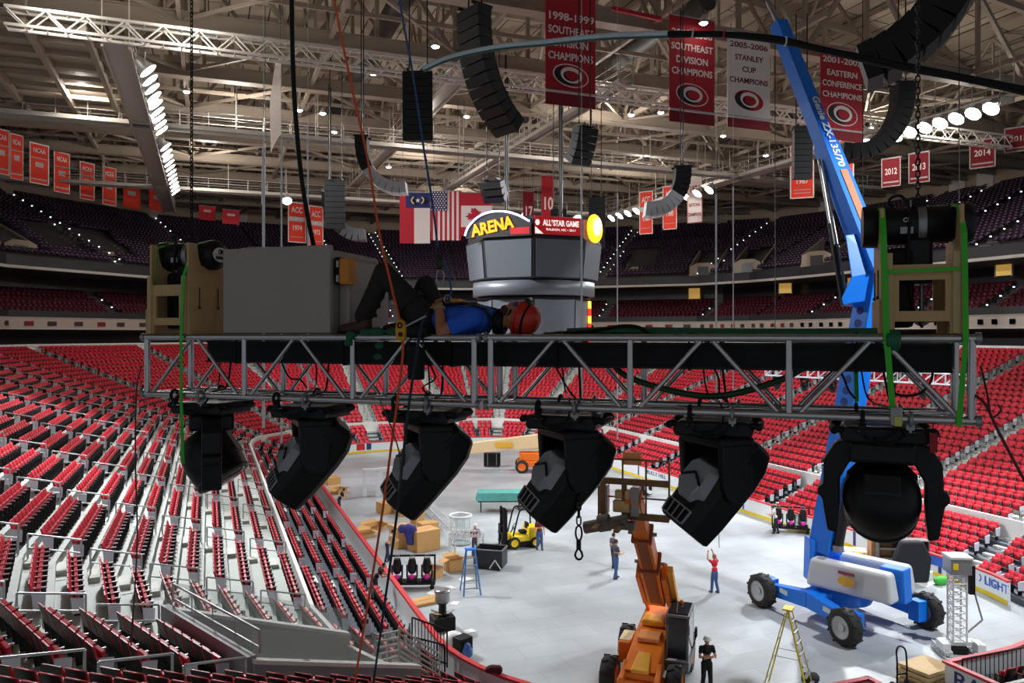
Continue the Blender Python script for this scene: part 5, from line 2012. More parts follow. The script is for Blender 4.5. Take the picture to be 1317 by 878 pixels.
banner(696, 226, 713, 296, [('10', .52, .32, .7), ('=', .83, .02, .9)], B_RED, B_INK, 'narrow red banner with the number 10', FL, hem=False, Z=78)
acc = lambda y_: [('ACC', .2, .2, .62), ('=', .42, .12, .86), ('CHAMPIONS', .42, .11, .8), (y_, .64, .17, .5), ('=', .86, .012, .7)]
LC = (V((20, 49, 0)))
banner(370, 260, 394, 312, acc('1974'), B_ORG, B_INK, 'red ACC champions 1974 banner left of the feeder cable', V((.3, -1, 0)), hem=False, border=B_INK, Z=96)
banner(397, 265, 416, 318, acc('1973'), B_ORG, B_INK, 'red ACC champions 1973 banner partly behind the feeder cable', V((.3, -1, 0)), hem=False, border=B_INK, Z=96)
banner(632, 280, 655, 312, [('ACC', .25, .3, .6)], B_RED, B_INK, 'red ACC banner just right of the maple leaf flag', FL, hem=False, border=B_INK, Z=98)
banner(656, 280, 679, 312, [('ACC', .25, .3, .6)], B_RED, B_INK, 'red ACC banner behind the number 17 banner', FL, hem=False, border=B_INK, Z=98)
FR_ = V((-.9, -.6, 0))
banner(822, 246, 840, 301, acc('1980'), B_ORG, B_INK, 'red ACC banner at the tip of the pale lit speaker tail', FR_, hem=False, border=B_INK, Z=78)
banner(852, 239, 871, 295, acc('1980'), B_ORG, B_INK, 'red ACC banner behind the pale lit speaker tail', FR_, hem=False, border=B_INK, Z=76)
banner(883, 225, 904, 287, [('1974', .3, .2, .62), ('NATIONAL', .62, .1, .72), ('CHAMPIONS', .82, .1, .84)], B_WHT, B_DKR, 'white 1974 national champions banner with red border', FR_, hem=False, border=B_DKR, Z=82)
banner(1016, 186, 1047, 255, [('1987', .68, .14, .5), ('=', .84, .012, .7), ('=', .9, .012, .7)], B_ORG, B_INK, 'orange red banner behind the black speaker column', V((-.7, -.7, 0)), hem=False, border=B_INK, Z=73)
banner(1064, 180, 1098, 247, [('=', .35, .015, .7), ('=', .9, .012, .7)], B_ORG, B_INK, 'orange red banner half hidden by the blue boom', V((-.7, -.7, 0)), hem=False, border=B_INK, Z=71)
for (x0, y0, x1, y1, yr, lb) in ((1134, 203, 1158, 240, '2012', 'red banner reading 2012 right of the boom'), (1169, 196, 1195, 235, '2013', 'red banner reading 2013 behind the hoist chain'),
                                 (1248, 179, 1279, 216, '2014', 'red banner reading 2014 right of the white light bridge'), (1293, 163, 1327, 195, '2015', 'red banner reading 2015 cut by the right picture edge')):
    banner(x0, y0, x1, y1, [(yr, .48, .3, .62), ('=', .84, .05, .8)], B_DKR, B_INK, lb, V((-1, -.5, 0)), hem=False, border=B_GRY, Z=70)
FLc = V((.75, -.7, 0))
for k, (x0, y0, x1, y1) in enumerate(((-8, 166, 11, 224), (14, 173, 29, 231), (39, 185, 62, 237), (70, 196, 89, 248), (103, 209, 121, 257), (132, 215, 149, 264), (159, 238, 180, 268), (192, 245, 211, 271), (256, 265, 277, 283), (286, 270, 308, 288))):
    banner(x0, y0, x1, y1, [('NCAA', .18, .16, .62), ('=', .36, .02, .84), ('=', .52, .12, .42), ('=', .88, .03, .8)] if y1 - y0 > 35 else [('=', .35, .18, .45)], B_ORG if k < 8 else B_RED, B_INK,
           '%s small vermilion banner from the left along the far left rim' % ORD[k], FLc if k < 8 else V((.3, -1, 0)), hem=False, border=B_INK if k < 6 else None, Z=None if k < 8 else 92, group='rim banners at far left')

# three national and state flags hung as vertical cloths
FLZ = 62.0
N_BLUE = mat('flag_navy', (30, 36, 92), .85, 0, .05)
F_RED = mat('flag_red', (178, 22, 40), .85, 0, .05)
F_WHT = mat('flag_white', (222, 206, 200), .85, 0, .04)
F_GLD = mat('flag_gold', (190, 166, 100), .85)


def flagroot(x0, y0, x1, y1, label):
    c = P((x0 + x1) / 2, y0, FLZ)
    w, h = (x1 - x0) / FPX * FLZ, (y1 - y0) / FPX * FLZ
    t = thing('flag', label, 'flag', c, -TH, 'flags hanging over centre ice')
    MB().tube((-w / 2, 0, .03), (w / 2, 0, .03), .05, 6).build('top_pole', STEEL, t)
    for s in (-1, 1):
        MB().tube((s * w * .4, 0, .03), (s * w * .4, 0, 30.6 - c.z), .015, 4).build('hanger', DARKST, t)
    return t, w, h


t, w, h = flagroot(514, 248, 553, 313, 'red, white and navy state flag hanging left of the stars and stripes')
MB().lohi((-w * .3, -.03, -h * .3), (w / 2, .03, 0)).build('canton', N_BLUE, t)
MB().lohi((-w / 2, -.03, -h), (-w * .02, .03, -h * .3)).lohi((-w / 2, -.03, -h * .3), (-w * .3, .03, -h * .05)).build('red_field', F_RED, t)
MB().lohi((-w * .02, -.03, -h), (w / 2, .03, -h * .3)).build('white_field', F_WHT, t)
cg = MB()
for s in (-1, 1):
    cg.pipe([(w * .1 + s * w * .2 * math.cos(a), -.04, -h * .15 + h * .08 * math.sin(a)) for a in [-.9 + .3 * k for k in range(7)]], .06, 5)
cg.build('scroll', F_GLD, t)
MB().prism([(w * .1 + (.22 if k % 2 == 0 else .09) * math.sin(PI * k / 5), -.032, -h * .15 + (.22 if k % 2 == 0 else .09) * math.cos(PI * k / 5)) for k in range(10)], (0, -.01, 0)).build('star', F_WHT, t)
t, w, h = flagroot(554, 246, 593, 309, 'stars and stripes flag hanging between the other two flags')
for k in range(13):
    x0 = -w / 2 + w * k / 13
    MB().lohi((x0, -.03, -h), (x0 + w / 13, .03, 0)).build('stripe', F_RED if k % 2 == 0 else F_WHT, t)
MB().lohi((-w / 2, -.05, -h * .40), (w * .04, -.031, 0)).build('canton', N_BLUE, t)
sm = MB()
for r in range(9):
    for c in range(6 if r % 2 == 0 else 5):
        x = -w / 2 + w * .54 * ((c + (.5 if r % 2 == 0 else 1.0)) / 6.0)
        z = -h * .40 * (r + .5) / 9
        sm.prism([(x + (.085 if k % 2 == 0 else .035) * math.sin(PI * k / 5), -.052, z + (.085 if k % 2 == 0 else .035) * math.cos(PI * k / 5)) for k in range(10)], (0, -.006, 0))
sm.build('star_field', F_WHT, t)
t, w, h = flagroot(593, 248, 633, 303, 'red and white maple leaf flag hanging above the arena sign')
MB().lohi((-w / 2, -.03, -h * .30), (w / 2, .03, 0)).lohi((-w / 2, -.03, -h), (w / 2, .03, -h * .80)).build('red_field', F_RED, t)
MB().lohi((-w / 2, -.03, -h * .80), (w / 2, .03, -h * .30)).build('white_field', F_WHT, t)
lf = [(0, 1), (.18, .66), (.38, .76), (.30, .28), (.56, .52), (.62, .38), (.92, .42), (.82, .16), (.96, .04), (.52, -.32), (.58, -.5), (.07, -.42), (.09, -.95), (-.09, -.95), (-.07, -.42), (-.58, -.5), (-.52, -.32), (-.96, .04), (-.82, .16), (-.92, .42), (-.62, .38), (-.56, .52), (-.30, .28), (-.38, .76), (-.18, .66)]
sc = h * .25
MB().prism([(-b_ * sc * .95 - .1, -.033, -h * .55 + a * sc * .85) for a, b_ in lf], (0, -.01, 0)).build('maple_leaf', F_RED, t)


# ------------------------------------------------------------------ lit exits, vomitories and portals on the far stands
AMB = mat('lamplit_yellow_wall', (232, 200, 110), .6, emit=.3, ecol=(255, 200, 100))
EXR = mat('lit_exit_red', (255, 50, 40), .4, emit=3)
for k, (x, y, d, lbx) in enumerate(((37, 355, 33, 'at far left'), (156, 367, 33, 'left of the left hoist'), (776, 380, 33, 'beside the scoreboard'), (893, 376, 33, 'under the white national banner'), (1010, 368, 33, 'left of the blue boom'), (1099, 360, 33, 'just left of the blue boom elbow'), (1291, 342, 33, 'right of the right hoist'),
                                    (24, 429, 30.6, 'below the ribbon board at far left'), (138, 431, 30.6, 'below the ribbon board left of the truss'))):
    p, Z = ray_to(x, y, d)
    c = V((20.7, 49.4, 0)) - V((p.x, p.y, 0))
    t = thing('lit_exit', 'small lamplit yellow exit way with red sign, %s' % lbx, 'exit way', (p.x, p.y, p.z), az(c) + PI / 2, 'lamplit exit ways')
    MB().lohi((-.75, 0, -.85), (.75, .12, .75)).build('lit_wall', AMB, t)
    for s_ in (-1, 1):
        MB().lohi((s_ * .8 - .05, -.06, -.95), (s_ * .8 + .05, .12, .8)).build('jamb', M_BEIGE, t)
    sgn = MB().lohi((-.4, -.14, .62), (.4, -.02, .98)).build('exit_sign', SBB, t)
    text('lettering', 'EXIT', EXR, sgn, (0, -.145, .8), (PI / 2, 0, 0), .36, width=.72, bold=.03)
for p, c in VOMS:
    mb = MB()
    mb.prism([(-1.9, -.4, 0), (1.9, -.4, 0), (1.6, -.4, 1.5), (.8, -.4, 1.9), (-.8, -.4, 1.9), (-1.6, -.4, 1.5)], (0, .5, 0))
    for s in (-1, 1):
        mb.prism([(s * 1.7, 0, 0), (s * 1.7, 6.2, 2.2), (s * 1.7, 6.2, 4.2), (s * 1.7, 0, 1.6)], (s * .18, 0, 0))
    mb.m(1).lohi((-.7, -.45, .1), (.7, -.38, 1.4))  # dark slab painted for the shade inside the opening
    struct(mb.build('wall_vomitory', [M_BEIGE, M_DARKW], loc=(p.x, p.y, 19.5), rot=(0, 0, az(c) + PI / 2)))
for x, y in ((82, 258), (140, 276), (225, 290), (310, 292), (815, 303), (903, 295), (963, 285), (1062, 270), (1232, 238), (1268, 232)):
    p, Z = ray_to(x, y, DT - .1)
    p.z = max(p.z, ZT + .95)
    c = V((20.7, 49.4, 0)) - V((p.x, p.y, 0))
    struct(MB().lohi((-.9, -.3, -1.1), (.9, .2, 1.1)).build('wall_portal_block', M_LINE, loc=p, rot=(0, 0, az(c) + PI / 2)))
# advert names along the ribbon board: pale dashes and dark panels
rbm = MB()
for S in SECS:
    for f in (.1, .28, .5, .7, .88):
        a, b_ = V(sec_pt(S, 28.22, f)), V(sec_pt(S, 28.22, f + .07))
        if not in_view((a.x, a.y, 13), 20, 20):
            continue
        rbm.m(random.choice((0, 0, 1))).hexa([(a.x, a.y, 12.85), (b_.x, b_.y, 12.85), (b_.x, b_.y, 12.85), (a.x, a.y, 12.85), (a.x, a.y, 13.3), (b_.x, b_.y, 13.3), (b_.x, b_.y, 13.3), (a.x, a.y, 13.3)])
struct(rbm.build('trim_ribbon_adverts', [mat('advert_dark', (96, 84, 84), .5), mat('advert_red', (170, 60, 60), .5)]))
# ------------------------------------------------------------------ machines on the floor
LB = mat('lift_blue', (0, 116, 226), .4, 0, .06, 2)
LBD = mat('lift_blue_decal', (206, 216, 226), .5)
COWL = mat('lift_cowl_grey', (202, 206, 210), .4, 0, .04, 2)
RIMG = mat('wheel_rim_grey', (176, 180, 182), .45, .2)


def cz(p):
    """world point to plain camera-plan (right, away)"""
    d = V(p) - CAM
    return d.dot(RGT), d.dot(FWD)


def wheel(par, c, r, w, ax, name='wheel', rim=None, rimr=.55):
    ax = V(ax).normalized()
    wobj = MB().lathe([(r * .62, -w / 2), (r * .9, -w / 2), (r, -w * .36), (r, w * .36), (r * .9, w / 2), (r * .62, w / 2)], c, ax, 28, caps=False).build(name, RUBBER, par)
    x, y = basis(ax)
    tr = MB()
    for k in range(20):
        a = 2 * PI * k / 20
        u = x * math.cos(a) + y * math.sin(a)
        tg = -x * math.sin(a) + y * math.cos(a)
        s = 1 if k % 2 else -1
        tr.bar(V(c) + u * r + ax * (s * w * .05), V(c) + u * (r * .99) + ax * (s * w * .46) + tg * (r * .12), r * .12, r * .09, u)
    tr.build('tread', RUBBER, wobj)
    MB().lathe([(r * .3, -w * .3), (r * rimr, -w * .42), (r * .64, -w * .5), (r * .64, w * .5), (r * rimr, w * .42), (r * .3, w * .3)], c, ax, 24).lathe([(r * .24, -w * .42), (r * .2, w * .42)], c, ax, 14).build('rim', rim or RIMG, wobj)
    return wobj


# --- blue boom lift; local x = towards picture right and nearer (its chassis axis), local origin under the turntable
w1, w2, w3 = G(980, 779), G(1087, 829), G(1191, 806)
cen = (w1 + w3) / 2
w4 = cen * 2 - w2
lift = thing('boom_lift', 'large blue articulated boom lift with grey cowls and raised boom', 'boom lift', (cen.x, cen.y, 0), 0)
r = .70
axd = (w1 - w2).normalized()                  # along the side nearest to us
axw = V((-axd.y, axd.x, 0))
LV = lambda p: V(p) - V((cen.x, cen.y, 0))
for wp in (w1, w2, w3, w4):
    c = LV(wp)
    c.z = r
    d = c.normalized()
    wheel(lift, c, r, .55, axw if wp not in () else axw, rim=RIMG)
# two long side beams joining the wheels of each side, and a cross frame under the hub
for pa, pb in ((w1, w2), (w4, w3)):
    A_, B_ = LV(pa), LV(pb)
    A_.z = B_.z = 0
    inn = -V(((A_ + B_) / 2).normalized())
    d = (B_ - A_).normalized()
    mid_ = (A_ + B_) / 2 + inn * .55
    s = V((-d.y, d.x, 0))
    for end, sgn in ((A_, 1), (B_, -1)):
        tip = end + inn * .42 + d * sgn * .1
        lg = MB().hexa([mid_ - s * .26 + V((0, 0, .62)), tip - s * .2 + V((0, 0, .5)), tip + s * .2 + V((0, 0, .5)), mid_ + s * .26 + V((0, 0, .62)),
                        mid_ - s * .26 + V((0, 0, 1.3)), tip - s * .2 + V((0, 0, 1.0)), tip + s * .2 + V((0, 0, 1.0)), mid_ + s * .26 + V((0, 0, 1.3))]).build('axle_leg', LB, lift, bevel=.04)
        MB().lohi((-.26, -.26, 0), (.26, .26, .85)).build('wheel_fork', LB, lg, loc=end + inn * .48 + V((0, 0, .35)), rot=(0, 0, az(d)), bevel=.04)
        q_ = mid_ + (tip - mid_) * .55
        o_ = s if s.dot(-inn) > 0 else -s
        MB().bar(q_ + o_ * .245 - d * .25 + V((0, 0, .95)), q_ + o_ * .235 + d * .2 + V((0, 0, .9)), .012, .2).build('decal', LBD, lg)
    MB().hexa([mid_ - d * .5 + V((0, 0, .7)), mid_ + d * .5 + V((0, 0, .7)), d * .6 + V((0, 0, .7)), -d * .6 + V((0, 0, .7)),
               mid_ - d * .5 + V((0, 0, 1.25)), mid_ + d * .5 + V((0, 0, 1.25)), d * .6 + V((0, 0, 1.35)), -d * .6 + V((0, 0, 1.35))]).build('cross_frame', LB, lift, bevel=.04)
MB().lathe([(1.2, .75), (1.25, .85), (1.2, 1.35), (1.0, 1.5)], n=28).build('hub', LB, lift)
# turntable: runs from the boom foot (picture left) to the counterweight (picture right, nearer)
pf, pe = P(1052, 712, 34.3), P(1165, 745, 31.5)
td = V((pe.x - pf.x, pe.y - pf.y, 0)).normalized()
tside = V((td.y, -td.x, 0))                   # towards the camera side
tc_ = LV(P(1105, 752, 32.6))
tc_.z = 0
tt = MB()


def TTp(a, s, z):
    return tc_ + td * a + tside * s + V((0, 0, z))


def ttbox(mb, a0, a1, s0, s1, z0, z1, ta=0.0, ts=0.0):
    return mb.hexa([TTp(a0, s0, z0), TTp(a1, s0, z0), TTp(a1, s1, z0), TTp(a0, s1, z0), TTp(a0 + ta, s0 + ts, z1), TTp(a1 - ta, s0 + ts, z1), TTp(a1 - ta, s1 - ts, z1), TTp(a0 + ta, s1 - ts, z1)])


ttbox(tt, -2.0, 1.9, -.38, .38, 1.45, 2.3)
ttbox(tt, .9, 2.0, -.36, .36, 1.35, 2.68, .08)
tt.build('turntable', LB, lift, bevel=.05)
for sgn, nm in ((1, 'front cowl'), (-1, 'rear cowl')):
    mb = MB()
    a, b_ = sgn * .42, sgn * 1.22
    s0, s1 = min(a, b_), max(a, b_)
    ttbox(mb, -1.75, 1.85, s0, s1, 1.45, 2.62, .16, .10)
    cw = mb.build('cowl', COWL, lift, bevel=.16, seg=4)
    ttbox(MB(), .62, .635, s0 - .012, s1 + .012, 1.62, 2.45).build('panel_seam', GREYL, cw)
    if sgn > 0:
        MB().add([TTp(.05 + .36 * math.cos(2 * PI * k / 16), 1.245, 2.0 + .2 * math.sin(2 * PI * k / 16)) for k in range(16)] + [TTp(.05 + .36 * math.cos(2 * PI * k / 16), 1.26, 2.0 + .2 * math.sin(2 * PI * k / 16)) for k in range(16)],
                 [tuple(range(16)), tuple(range(16, 32))] + [(i, (i + 1) % 16, 16 + (i + 1) % 16, 16 + i) for i in range(16)]).build('round_decal', mat('decal_yellow', (236, 180, 50), .5), cw)
        rx = az(td)
        text('lettering', 'HOIST', mat('decal_maroon', (120, 30, 60), .5), cw, TTp(.05, 1.25, 2.32), (PI / 2, 0, rx), .26, width=.7) if False else MB().hexa([TTp(-.3 + .0, 1.24, 2.26), TTp(.4, 1.24, 2.26), TTp(.4, 1.25, 2.26), TTp(-.3, 1.25, 2.26), TTp(-.3, 1.235, 2.38), TTp(.4, 1.235, 2.38), TTp(.4, 1.245, 2.38), TTp(-.3, 1.245, 2.38)]).build('name_decal', mat('decal_maroon', (150, 60, 90), .5), cw)
    ttbox(MB(), -1.3, -1.0, s0 + .2, s1 - .2, 2.6, 2.64).build('vent', GREYL, cw)
# boom foot and lower boom
zf = LV(P(1062, 700, 33.6))
kn = LV(P(1124, 345, 33.0))
top = LV(P(1001, 30, 36.5))
bd_ = (kn - zf).normalized()
xs = RGT.copy()
xs = (xs - bd_ * xs.dot(bd_)).normalized()
ys = bd_.cross(xs).normalized()


def boomseg(mb, p, q, w0, w1, d0, d1, xs, ys):
    return mb.hexa([p - xs * w0 - ys * d0, p + xs * w0 - ys * d0, p + xs * w0 + ys * d0, p - xs * w0 + ys * d0,
                    q - xs * w1 - ys * d1, q + xs * w1 - ys * d1, q + xs * w1 + ys * d1, q - xs * w1 + ys * d1])


ft = MB()
f0 = LV(P(1060, 735, 33.8))
ft.hexa([f0 - RGT * .75 - FWD * .35 - V((0, 0, .35)), f0 + RGT * .7 - FWD * .35 - V((0, 0, .55)), f0 + RGT * .7 + FWD * .45 - V((0, 0, .55)), f0 - RGT * .75 + FWD * .45 - V((0, 0, .35)),
         f0 - RGT * .72 - FWD * .33 + V((0, 0, 1.5)), f0 + RGT * .55 - FWD * .33 + V((0, 0, .9)), f0 + RGT * .55 + FWD * .4 + V((0, 0, .9)), f0 - RGT * .72 + FWD * .4 + V((0, 0, 1.5))])
ft.build('boom_foot', LB, lift, bevel=.05)
ysv = -FWD + RGT * .55
ysv = (ysv - bd_ * ysv.dot(bd_)).normalized()
xsv = bd_.cross(ysv).normalized()
mb = MB()
boomseg(mb, zf - bd_ * .3, kn, .46, .38, .52, .40, xsv, ysv)
lb_ = mb.build('lower_boom', LB, lift, bevel=.02)
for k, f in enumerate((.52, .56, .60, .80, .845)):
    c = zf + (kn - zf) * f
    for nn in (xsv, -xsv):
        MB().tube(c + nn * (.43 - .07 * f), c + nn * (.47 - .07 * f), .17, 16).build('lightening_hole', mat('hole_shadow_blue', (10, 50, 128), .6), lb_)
# elbow bracket and upper boom
ud = (top - kn).normalized()
ux = bd_.cross(ud).cross(ud).normalized()
un = ud.cross(ux).normalized()
el = MB()
q0 = kn - bd_ * .5
side = bd_.cross(ud).normalized()
prof_ = [q0 - ux * .0 - bd_ * .9 + RGT * .45, kn + RGT * .75 - bd_ * .1, kn + ud * 1.6 + RGT * .28, kn + ud * 1.5 - RGT * .55, kn - RGT * .75 - bd_ * .4, q0 - RGT * 1.0 - bd_ * .8, q0 - RGT * .9 - bd_ * 1.1, q0 - bd_ * 1.0 - RGT * .42]
el.prism([p - side * .42 for p in prof_], side * .84)
el.build('elbow', LB, lift, bevel=.04)
ub = MB()
un2 = -FWD + RGT * .35
un2 = (un2 - ud * un2.dot(ud)).normalized()
ux2 = ud.cross(un2).normalized()
L = (top - kn).length
boomseg(ub, kn - ud * .2, kn + ud * L * .48, .46, .40, .44, .38, ux2, un2)
uo = ub.build('upper_boom', LB, lift, bevel=.02)
boomseg(MB(), kn + ud * L * .46, kn + ud * (L * 1.0), .33, .30, .33, .30, ux2, un2).build('boom_extension', LB, uo, bevel=.015)
boomseg(MB(), kn + ud * L * .16, kn + ud * L * .36, .18, .18, .455, .44, ux2, un2).build('orange_panel', mat('faded_orange_panel', (206, 122, 84), .6), uo)
MB().tube(top, top + ud * 1.2 - RGT * .1, .12, 8).bar(top + ud * .9, top + ud * 3.4 - RGT * .35, .16, .16).build('jib', STEEL, lift)
cyl = MB()
a, b_ = kn - RGT * 1.0 - bd_ * 1.6, kn + ud * L * .42 - RGT * .55
cyl.tube(a, a + (b_ - a) * .55, .11, 10).build('lift_cylinder', DARKST, lift)
MB().tube(a + (b_ - a) * .5, b_, .07, 10).tube(a + RGT * .2, b_ + RGT * .16, .05, 8).build('cylinder_rod', STEEL, lift)
cb_ = LV(P(1078, 704, 32.9))
MB().tube(cb_, cb_ + (LV(P(1096, 610, 32.7)) - cb_), .19, 12).build('base_cylinder', DARKST, lift)
MB().tube(cb_ - V((0, 0, .15)), cb_ + V((0, 0, .1)), .24, 12).build('cylinder_collar', STEEL, lift)
# boom lettering runs up the face of the extension
tp = kn + ud * L * .60 + un2 * .345
yv, zv = ux2, un2
xv = -ud
Rm = Matrix((xv, zv.cross(xv), zv)).transposed()
text('lettering', 'Genie ZX-135/70', mat('decal_white', (230, 234, 238), .5), uo, kn + ud * L * .515 + un2 * .41, Rm.to_euler(), .5, width=L * .285, bold=.03)

# --- orange telehandler seen from the front, boom raised towards us
TO_ = mat('handler_orange', (232, 122, 26), .45, 0, .1, 2)
TOD = mat('handler_rust', (150, 78, 40), .7, 0, .35, 6)
tfl, tnl, tnr = P(806, 822, 28.6), P(784, 868, 25.9), P(872, 872, 25.4)
hd = (V((tnl.x - tfl.x, tnl.y - tfl.y, 0))).normalized()       # forward, towards the camera
lf_ = V((-hd.y, hd.x, 0))                                       # machine's left = picture right
orig = V(((tnl.x + tnr.x) / 2, (tnl.y + tnr.y) / 2, 0)) - hd * 1.5
tel = thing('telehandler', 'orange telehandler with dark cab, boom raised towards the truss', 'telehandler', orig, az(hd), None)
# local: x forward, y left
for x in (1.5, -1.5):
    for y in (1.02, -1.12):
        wheel(tel, (x, y, .66), .66, .48, (0, 1, 0), rim=TO_)
MB().lohi((-2.3, -.55, .65), (2.1, .55, 1.15)).lohi((1.6, -.75, .5), (2.2, .75, .95)).build('chassis', TO_, tel, bevel=.05)
MB().prism([(-2.35, -.55, 1.1), (1.9, -.55, 1.1), (2.15, -.55, 1.25), (1.2, -.55, 1.5), (-.2, -.55, 1.75), (-2.35, -.55, 1.9)], (0, 1.1, 0)).build('body_cover', TO_, tel, bevel=.06)
MB().lohi((-.1, -.38, 1.62), (.7, .38, 1.78)).build('top_panel', mat('handler_pale_orange', (240, 160, 96), .5), tel, bevel=.05)
MB().lohi((-1.2, -.42, 1.78), (-.35, .42, 2.0)).build('valve_cover', mat('handler_amber', (244, 176, 60), .45), tel, bevel=.08)
MB().lohi((-.45, -1.02, .9), (.7, -.6, 1.55)).build('side_tank', TO_, tel, bevel=.05)
MB().lohi((-.35, -1.0, 1.55), (.55, -.62, 1.58)).build('tank_lid', mat('lid_cream', (236, 220, 176), .5), tel)
for y in (-.62, .5):
    MB().prism([(1.5, y, 1.0), (2.3, y, .9), (2.5, y, 1.1), (1.7, y, 1.4)], (0, .14, 0)).build('front_fender', TO_, tel, bevel=.03)
MB().prism([(1.2, -.22, 1.4), (2.2, -.3, 1.18), (2.2, .3, 1.18), (1.2, .22, 1.4)], (0, 0, .12)).build('hood_ridge', mat('handler_amber', (244, 176, 60), .45), tel, bevel=.04)
# cab on the machine's left
CABG = mat('cab_glass', (30, 34, 44), .08, 0, .15, 2)
cab = MB()
for x, y in ((-.9, .62), (-.9, 1.3), (.62, .62), (.62, 1.3)):
    cab.bar((x, y, 1.0), (x - (.25 if x > 0 else 0), y, 2.55), .07, .07)
cab.lohi((-.98, .57, 2.5), (.46, 1.36, 2.58)).lohi((-.98, .57, .8), (.75, 1.36, 1.15))
cabo = cab.build('cab_frame', mat('cab_frame_grey', (120, 122, 122), .5, .2), tel)
MB().hexa([(.64, .66, 1.2), (.64, 1.27, 1.2), (.66, 1.27, 1.2), (.66, .66, 1.2), (.40, .66, 2.48), (.40, 1.27, 2.48), (.42, 1.27, 2.48), (.42, .66, 2.48)]).build('windscreen', CABG, cabo)
MB().lohi((-.88, .64, 2.58), (.36, 1.3, 2.62)).build('roof_window', CABG, cabo)
MB().lohi((-.86, 1.31, 1.2), (.5, 1.33, 2.45)).lohi((-.86, .6, 1.2), (.5, .62, 2.45)).build('side_window', CABG, cabo)
MB().tube((-.5, 1.3, 1.0), (-.5, 1.46, 1.6), .02, 6).lohi((-.6, 1.42, 1.6), (-.4, 1.5, 1.9)).build('mirror', BLACK, cabo)
MB().lathe([(.06, 0), (.07, .02), (.05, .12)], (-.7, .95, 2.62), n=10).build('beacon', TO_, cabo)
# boom
bp0 = V((-1.9, 0, 2.05))
tw = P(818, 652, 22.2) - orig
M2 = Matrix.Rotation(-az(hd), 3, 'Z')
bp1 = M2 @ tw
bdir = (bp1 - bp0).normalized()
byl = V((0, 1, 0))
byl = (byl - bdir * byl.dot(bdir)).normalized()
bzl = bdir.cross(byl).normalized()
Lb = (bp1 - bp0).length


def bseg(a, b_, w, d, m_, nm, par, dx=0.0):
    p, q = bp0 + bdir * a + byl * dx, bp0 + bdir * b_ + byl * dx
    return boomseg(MB(), p, q, w, w, d, d, byl, bzl).build(nm, m_, par, bevel=.02)


bo = bseg(.9, Lb * .5, .30, .32, TO_, 'main_boom', tel)
bseg(.9, Lb * .42, .08, .30, TO_, 'boom_cheek', bo, -.42)
bseg(.9, Lb * .42, .08, .30, TO_, 'boom_cheek', bo, .42)
for s in (-1, 1):
    bseg(-.3, 1.2, .07, .2, TO_, 'boom_foot', bo, s * .42)
b2 = bseg(Lb * .45, Lb * .78, .26, .27, TO_, 'middle_boom', tel)
b3 = bseg(Lb * .72, Lb * 1.08, .215, .22, TO_, 'inner_boom', tel)
for f, w in ((.5, .36), (.78, .31)):
    bseg(Lb * f - .08, Lb * f + .08, w, w * 1.02, TOD, 'boom_collar', bo)
    MB().tube(bp0 + bdir * Lb * f - byl * (w + .12), bp0 + bdir * Lb * f + byl * (w + .12), .06, 8).build('collar_pin', STEEL, bo)
for sg_ in (1, -1):
    boomseg(MB(), bp0 + bdir * 1.2 + bzl * sg_ * .33, bp0 + bdir * (Lb * .48) + bzl * sg_ * .33, .2, .2, .006, .006, byl, bzl).build('worn_strip', TOD, bo)
    boomseg(MB(), bp0 + bdir * (Lb * .5) + bzl * sg_ * .278, bp0 + bdir * (Lb * .77) + bzl * sg_ * .278, .17, .17, .006, .006, byl, bzl).build('worn_strip', TOD, b2)
bseg(.6, Lb * .45, .1, .12, mat('handler_amber', (244, 176, 60), .45), 'side_cylinder', bo, .62)
for s in (-1, 1):
    MB().pipe(bez([bp0 + bdir * .5 + byl * (.2 * s), bp0 + bdir * .9 + byl * (.12 * s) - V((.1, 0, .2)), bp0 + bdir * 1.4 + byl * (.25 * s)], 6), .03, 6).build('hose', BLACK, bo)
# carriage: a tall backrest frame, forks and mechanism, plumb at the boom tip
RUST = mat('rusty_steel', (128, 98, 66), .7, .2, .35, 9)
TIMB = mat('pale_timber', (206, 176, 128), .7, 0, .15, 6)
cr0 = bp1 + bdir * .45
car = MB()
cw_ = .98
cz0, cz1 = -.45, .85
car.lohi((cr0.x + .1, cr0.y - cw_, cr0.z + .45), (cr0.x + .2, cr0.y + cw_, cr0.z + .62)).lohi((cr0.x + .1, cr0.y - cw_ * .2, cr0.z - .5), (cr0.x + .22, cr0.y + cw_, cr0.z - .32))
co = car.build('fork_carriage', RUST, tel)
fr = MB()
for y in (-cw_, -.3, .35, cw_):
    fr.bar((cr0.x + .15, cr0.y + y, cr0.z - .45), (cr0.x + .15, cr0.y + y, cr0.z + 1.15), .045, .045)
fr.bar((cr0.x + .15, cr0.y - cw_, cr0.z + 1.15), (cr0.x + .15, cr0.y + cw_, cr0.z + 1.15), .045, .045).bar((cr0.x + .15, cr0.y - cw_, cr0.z + .1), (cr0.x + .15, cr0.y + cw_, cr0.z + .1), .04, .04)
fr.build('backrest_frame', RUST, co)
MB().lohi((cr0.x + .05, cr0.y - .55, cr0.z - .3), (cr0.x + .3, cr0.y - .08, cr0.z + .02)).lohi((cr0.x + .05, cr0.y - .5, cr0.z + .06), (cr0.x + .28, cr0.y - .3, cr0.z + .3)).lohi((cr0.x + .05, cr0.y - .22, cr0.z + .06), (cr0.x + .28, cr0.y - .06, cr0.z + .3)).build('tilt_mechanism', TIMB, co, bevel=.03)
MB().lohi((cr0.x - .1, cr0.y - .06, cr0.z - .4), (cr0.x + .3, cr0.y + .18, cr0.z + .4)).lohi((cr0.x - .1, cr0.y - .95, cr0.z - .4), (cr0.x + .2, cr0.y - .72, cr0.z + .4)).build('carriage_post', STEEL, co, bevel=.02)
